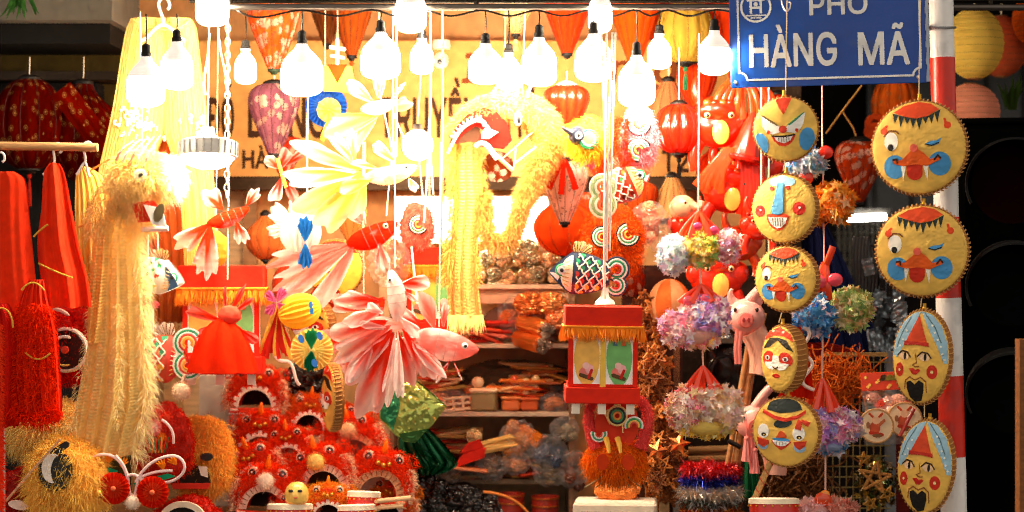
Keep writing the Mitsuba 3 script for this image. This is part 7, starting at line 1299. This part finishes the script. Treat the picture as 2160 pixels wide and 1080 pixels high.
bb = thing('black_backpack', 'black bag hanging in the gap behind the foil flower balls', 'bag'); add(bb, rough(ell((1540, 0, -770), (58, 40, 78), 4), 8, .02, 4), 'vinyl', C(14, 12, 13), absf(.82), part='body', smooth=True); add(bb, ring(spline([(1500, -30, -800), (1498, -44, -760), (1524, -46, -748), (1530, -36, -800)], 24), 3, 6), 'vinyl', C(26, 24, 26), absf(.82), part='strap')
fpz = thing('rack_upright', 'pale brown upright of a rack left of the black bag', 'rack'); add(fpz, wb(1421, 1434, 730, 1040, .70, .74), 'wood', C(170, 120, 84), part='upright', smooth=False); add(fpz, wb(1436, 1600, 714, 724, .74, .78), 'metal', C(120, 120, 110), part='crossbar', smooth=False)
dk = thing('dark_partition', 'dark brown partition behind the black bag and the pigs', 'partition'); add(dk, wb(1430, 1720, 560, 1500, 1.02, 1.06), 'plaster', C(46, 34, 28), smooth=False)
wg = thing('woven_mat_roll', 'rolled brown mats lying under the lowest foil flower ball', 'mats')
for i in range(5): add(wg, wtube([(1452, 950 + i*9, .56 + .02*(i % 2)), (1560, 946 + i*10, .56)], 8, 9), 'wood', C(130, 96, 56), part='mat')
bs2 = thing('bamboo_sticks', 'bundle of bamboo sticks tied with black tape behind the pink pig', 'sticks')
for i, (a, b) in enumerate(((1590, 1534), (1600, 1548), (1606, 1556), (1612, 1540))): add(bs2, wtube([(a, 660, .42 + i*.01), (b, 985, .38 + i*.01)], 6, 9), 'wood', C(216, 160, 100) if i % 2 else C(176, 124, 74), part='stick')
add(bs2, wtube([(1536, 930, .36), (1562, 944, .36)], 5, 8), 'matte', BLACK, part='tape'); add(bs2, wtube([(1552, 905, .36), (1576, 916, .36)], 4, 8), 'matte', BLACK, part='tape')
sk2 = thing('striped_stick', 'wooden drum stick with red spiral stripe left of the red drum', 'stick'); a, b = P(1592, 1052, .10), P(1640, 940, .12); add(sk2, tube([a, b], .0105, 12), 'wood', C(196, 150, 92), part='stick'); s = np.linspace(0, 1, 70)[:, None]; d = b - a; e = np.cross(d, [0, 1, 0]); e /= np.linalg.norm(e); add(sk2, tube(a + d*s + .0108*(e*np.cos(s*34) + np.array([0, 1, 0])*np.sin(s*34)), .0016, 5), 'gloss', C(200, 60, 40), part='stripe')
drum(1632, 1054, 104, 60, .04, 'large red drum with cream rim at the bottom right of centre')
gsq = thing('green_cloth', 'dark green cloth bundle hanging left of the boy mask', 'cloth'); add(gsq, sheet([(960, 1572, 1596), (1000, 1566, 1600), (1050, 1568, 1598)], 8, 3, 4, 20, 20, 4), 'cloth', C(20, 84, 50), absf(.50), smooth=True)
cg = thing('wire_cage', 'yellowish wire mesh panel with grey posts at the lower right', 'cage')
for i in range(10): add(cg, wtube([(1742 + i*14.4, 752, .62), (1742 + i*14.4, 1300, .62)], 1.5, 6), 'metal', C(190, 170, 110), part='upright_wire')
for i in range(24): add(cg, wtube([(1738, 764 + i*22, .61), (1878, 764 + i*22, .61)], 1.5, 6), 'metal', C(190, 170, 110), part='cross_wire')
add(cg, wb(1870, 1890, 742, 1700, .615, .65), 'metal', C(150, 158, 166), part='post', smooth=False); add(cg, wb(1735, 1872, 744, 752, .60, .63), 'wood', C(170, 130, 80), part='top_rail', smooth=False)
add(cg, fur(wtube([(1735, 746, 0), (1872, 746, 0)], 3, 6), 10, 1), 'fur', BROWN, part='x') if 0 else None
sh = thing('straw_heap', 'tangled orange straw heap hanging on the wire cage', 'straw'); labels[sh]['kind'] = 'stuff'; q = []
for i in range(420):
    c = np.array([1760 + rng.normal(0, 36), rng.uniform(-20, 12), -800 + rng.normal(0, 26)]); c[0] = max(1706, c[0]); d = rng.normal(0, 15, 3); e = rng.normal(0, 8, 3); q.append(tube(spline([c - d, c + e, c + d], 7), 1.3, 4, caps=False))
add(sh, cat(*q), 'cloth', C(214, 104, 36), absf(.55), smooth=False)
q = []
bd = thing('dry_grass_bundle', 'dark brown dry grass bundle behind the boy mask', 'grass'); labels[bd]['kind'] = 'stuff'
for i in range(360):
    c = np.array([1660 + rng.normal(0, 44), rng.uniform(-10, 12), -1010 + rng.normal(0, 34)]); d = rng.normal(0, 22, 3); q.append(tube(spline([c - d, c + rng.normal(0, 9, 3), c + d], 6), 1.6, 4, caps=False))
add(bd, cat(*q), 'wood', C(110, 66, 34), absf(.60), smooth=False)
nv = thing('navy_cloth', 'dark navy cloth draped in the gap behind the foil balls', 'cloth'); add(nv, sheet([(470, 1696, 1742), (540, 1690, 1776), (620, 1684, 1812), (700, 1676, 1846), (752, 1672, 1858)], 22, 4, 8, 50, 50, 9), 'cloth', C(24, 30, 66), absf(1.0), smooth=True)
rt = thing('red_tarp', 'dark red cloth edge lying over the top of the wire cage', 'cloth'); add(rt, sheet([(722, 1690, 1740), (736, 1690, 1790), (758, 1690, 1800)], 8, 3, 3, 30, 12, 3), 'cloth', C(110, 20, 14), absf(.72), smooth=True)
sb = thing('silver_packets', 'curtain of shiny silver plastic packets hanging behind the large masks', 'packets')
for i in range(46):
    x, z = rng.uniform(1828, 1905), rng.uniform(560, 735); fr = Fr(x, z, rng.uniform(.95, 1.15), yaw=rng.uniform(-40, 40), roll=rng.normal(0, 14)); w, h = rng.uniform(8, 16), rng.uniform(14, 26)
    g = grid(np.stack(np.meshgrid(np.linspace(-w, w, 6), [0], np.linspace(-h, h, 8), indexing='ij'), -1)[:, 0]); g.vertices[:, 1] += 5*(meshkit.noise(g.vertices*.15 + i*9, i) - .5)*2; add(sb, g, 'foil', C(150, 160, 168), fr, part='packet', smooth=False)
for z, x in ((600, 1862), (612, 1877)): add(sb, wb(x - 6, x + 6, z - 14, z + 14, .90, .91), 'matte', BLACK, part='tag', smooth=False)
bs3 = thing('hanging_straps', 'loops of dark straps hanging between navy cloth and silver packets', 'straps')
for i in range(5): x = 1804 + i*7; add(bs3, tube(spline([(x, 0, -500), (x - 4, -4, -580), (x + 4, -8, -690), (x + 14, -4, -640), (x + 8, 0, -520)], 30), 4, 6, squash=.4), 'vinyl', C(28, 22, 20), absf(1.05), part='strap')
bk2 = thing('back_racks', 'dark wire racks with pale paper far behind the gap between masks', 'rack')
for i in range(12): add(bk2, wb(1768 + i*12, 1771 + i*12, 470, 560, 3.2, 3.23), 'metal', C(120, 116, 104), part='wire', smooth=False)
for z in (470, 490, 515, 545): add(bk2, wb(1760, 1910, z, z + 4, 3.235, 3.26), 'metal', C(120, 116, 104), part='rail', smooth=False)
for i, (a, b, c, d) in enumerate(((1772, 1800, 500, 530), (1806, 1850, 555, 600), (1866, 1900, 470, 510), (1780, 1812, 560, 600), (1760, 1800, 610, 700))): add(bk2, wb(a, b, c, d, 3.28, 3.30), 'matte', C(120, 120, 116), part='paper_pack', smooth=False)
# packaged fans on the cage
pf3 = thing('toy_packet', 'clear toy packet with red printed header card hanging on the wire cage', 'packet'); fr = Fr(1886, 786, .30, yaw=-10, roll=-3)
add(pf3, box(-70, 32, -2, 1, -36, 2, bevel=.8), 'gloss', C(214, 60, 24), fr, part='header_card', smooth=False)
for i in range(9): add(pf3, slab(disc(-60 + (i*23) % 88, -8 - (i*11) % 24, 3.2), -3, -2), 'matte', C(244, 190, 90), fr, part='printed_dot', smooth=False)
for i in range(4): add(pf3, slab(unary_union([disc(-24 + i*12, -10, 5, 6), line([(-30 + i*12, -14), (-20 + i*12, -5)], 2)]), -3.2, -2), 'matte', C(60, 40, 20) if i == 0 else C(120, 110, 40), fr, part='printed_mark', smooth=False)
m = grid(np.stack(np.meshgrid(np.linspace(-70, 34, 24), [0], np.linspace(-36, -150, 26), indexing='ij'), -1)[:, 0]); m.vertices[:, 1] += 9*(meshkit.fbm(m.vertices*.05, 3, 4) - .5)*2 - 8; add(pf3, m, 'clear', WHITE, fr, part='film', smooth=False)
for i in range(7): add(pf3, crumple((-46 + (i*17) % 70, 0, -52 - (i*13) % 34), (16, 8, 12), 60 + i, .25, 3), 'matte' if i % 2 else 'foil', [C(226, 160, 140), C(206, 60, 40), C(240, 220, 200)][i % 3], fr, part='contents', smooth=False)
def hand_fan(px, py, r, y, label):
    t = thing('printed_disc_drum', label, 'rattle drum', 'printed rattle drums on the cage'); fr = Fr(px, py, y, yaw=-8); add(t, lathe([(0, -9), (r*.94, -9), (r, -5), (r, 7), (0, 8)], 40, axis='y'), 'matte', C(240, 214, 176), fr, part='disc'); add(t, ring(circle((0, -8, 0), r*.97, 36), 2.2, 6), 'matte', C(200, 150, 100), fr, part='rim')
    rg = np.random.default_rng(int(px))
    for i, (pl_, c) in enumerate(((disc(-3, -4, 11, 14), C(206, 90, 60)), (disc(-1, 12, 8, 8), C(240, 190, 150)), (line([(-12, -14), (12, -18)], 3.5), C(190, 60, 40)), (line([(6, 2), (16, 12)], 3), C(206, 110, 70)), (line([(-8, 20), (-14, 26)], 2.4), C(206, 80, 50)), (line([(6, 20), (12, 26)], 2.4), C(206, 80, 50)), (disc(-17, 2, 4, 7), C(160, 110, 80)), (disc(2, -20, 10, 4), C(130, 90, 60)))): add(t, slab(affinity.scale(pl_, r/36, r/36, origin=(0, 0)), -9.8 - .15*i, -8.8), 'matte', c, fr, part='printed_figure', smooth=False)
hand_fan(1848, 898, 36, .24, 'left printed disc drum hanging under the toy packet'); hand_fan(1908, 884, 36, .27, 'right printed disc drum half behind the lower long faced masks')
rs = thing('red_stick', 'red stick crossing the right printed disc drum', 'stick'); add(rs, wtube([(1898, 920, .2), (1928, 862, .2)], 4, 8), 'gloss', C(200, 50, 30))
star(1846, 1008, .40, 34, C(160, 108, 54), 8, -10, 0, 'large tan woven star on the wire cage beside the lowest long faced mask', 'stars on the wire cage', 3.4)
q, cc = petals((1850, 0, -1020), (46, 16, 56), 420, 9, [C(190, 150, 60), C(120, 90, 40), C(90, 110, 60), C(226, 200, 160), C(70, 50, 26)], 91); ts = thing('gold_tinsel', 'dull gold and green tinsel hanging behind the large tan star', 'tinsel'); add(ts, q, 'foil', cc, absf(.50), part='pieces', smooth=False, stuff=True); add(ts, tube([(1850, 0, -960), (1852, 0, -1090)], 4, 6), 'wood', C(90, 70, 30), absf(.5), part='core')
for i, (x, z, r) in enumerate(((1822, 968, 15), (1872, 1042, 18), (1836, 1062, 16))): star(x, z, .46, r, C(170, 120, 50), i*25, 10, 0, ['small gold star upper left of the large tan star', 'small gold star lower right of the large tan star', 'small gold star under the large tan star'][i], 'stars on the wire cage', 2)
rp = thing('dark_red_post', 'dark red post between the wire cage and the striped pole', 'post'); add(rp, wb(1890, 1918, 860, 1800, .66, .70), 'wood', C(120, 24, 14), smooth=False)
gc = thing('grey_cloth', 'grey crumpled cloth low behind the striped pole at the right', 'cloth'); m = sheet([(960, 2030, 2050), (1010, 2028, 2080), (1080, 2026, 2100), (1160, 2020, 2110)], 14, 3, 10, 30, 30, 8); add(gc, m, 'cloth', C(110, 104, 100), absf(.60), part='sheet', smooth=False)
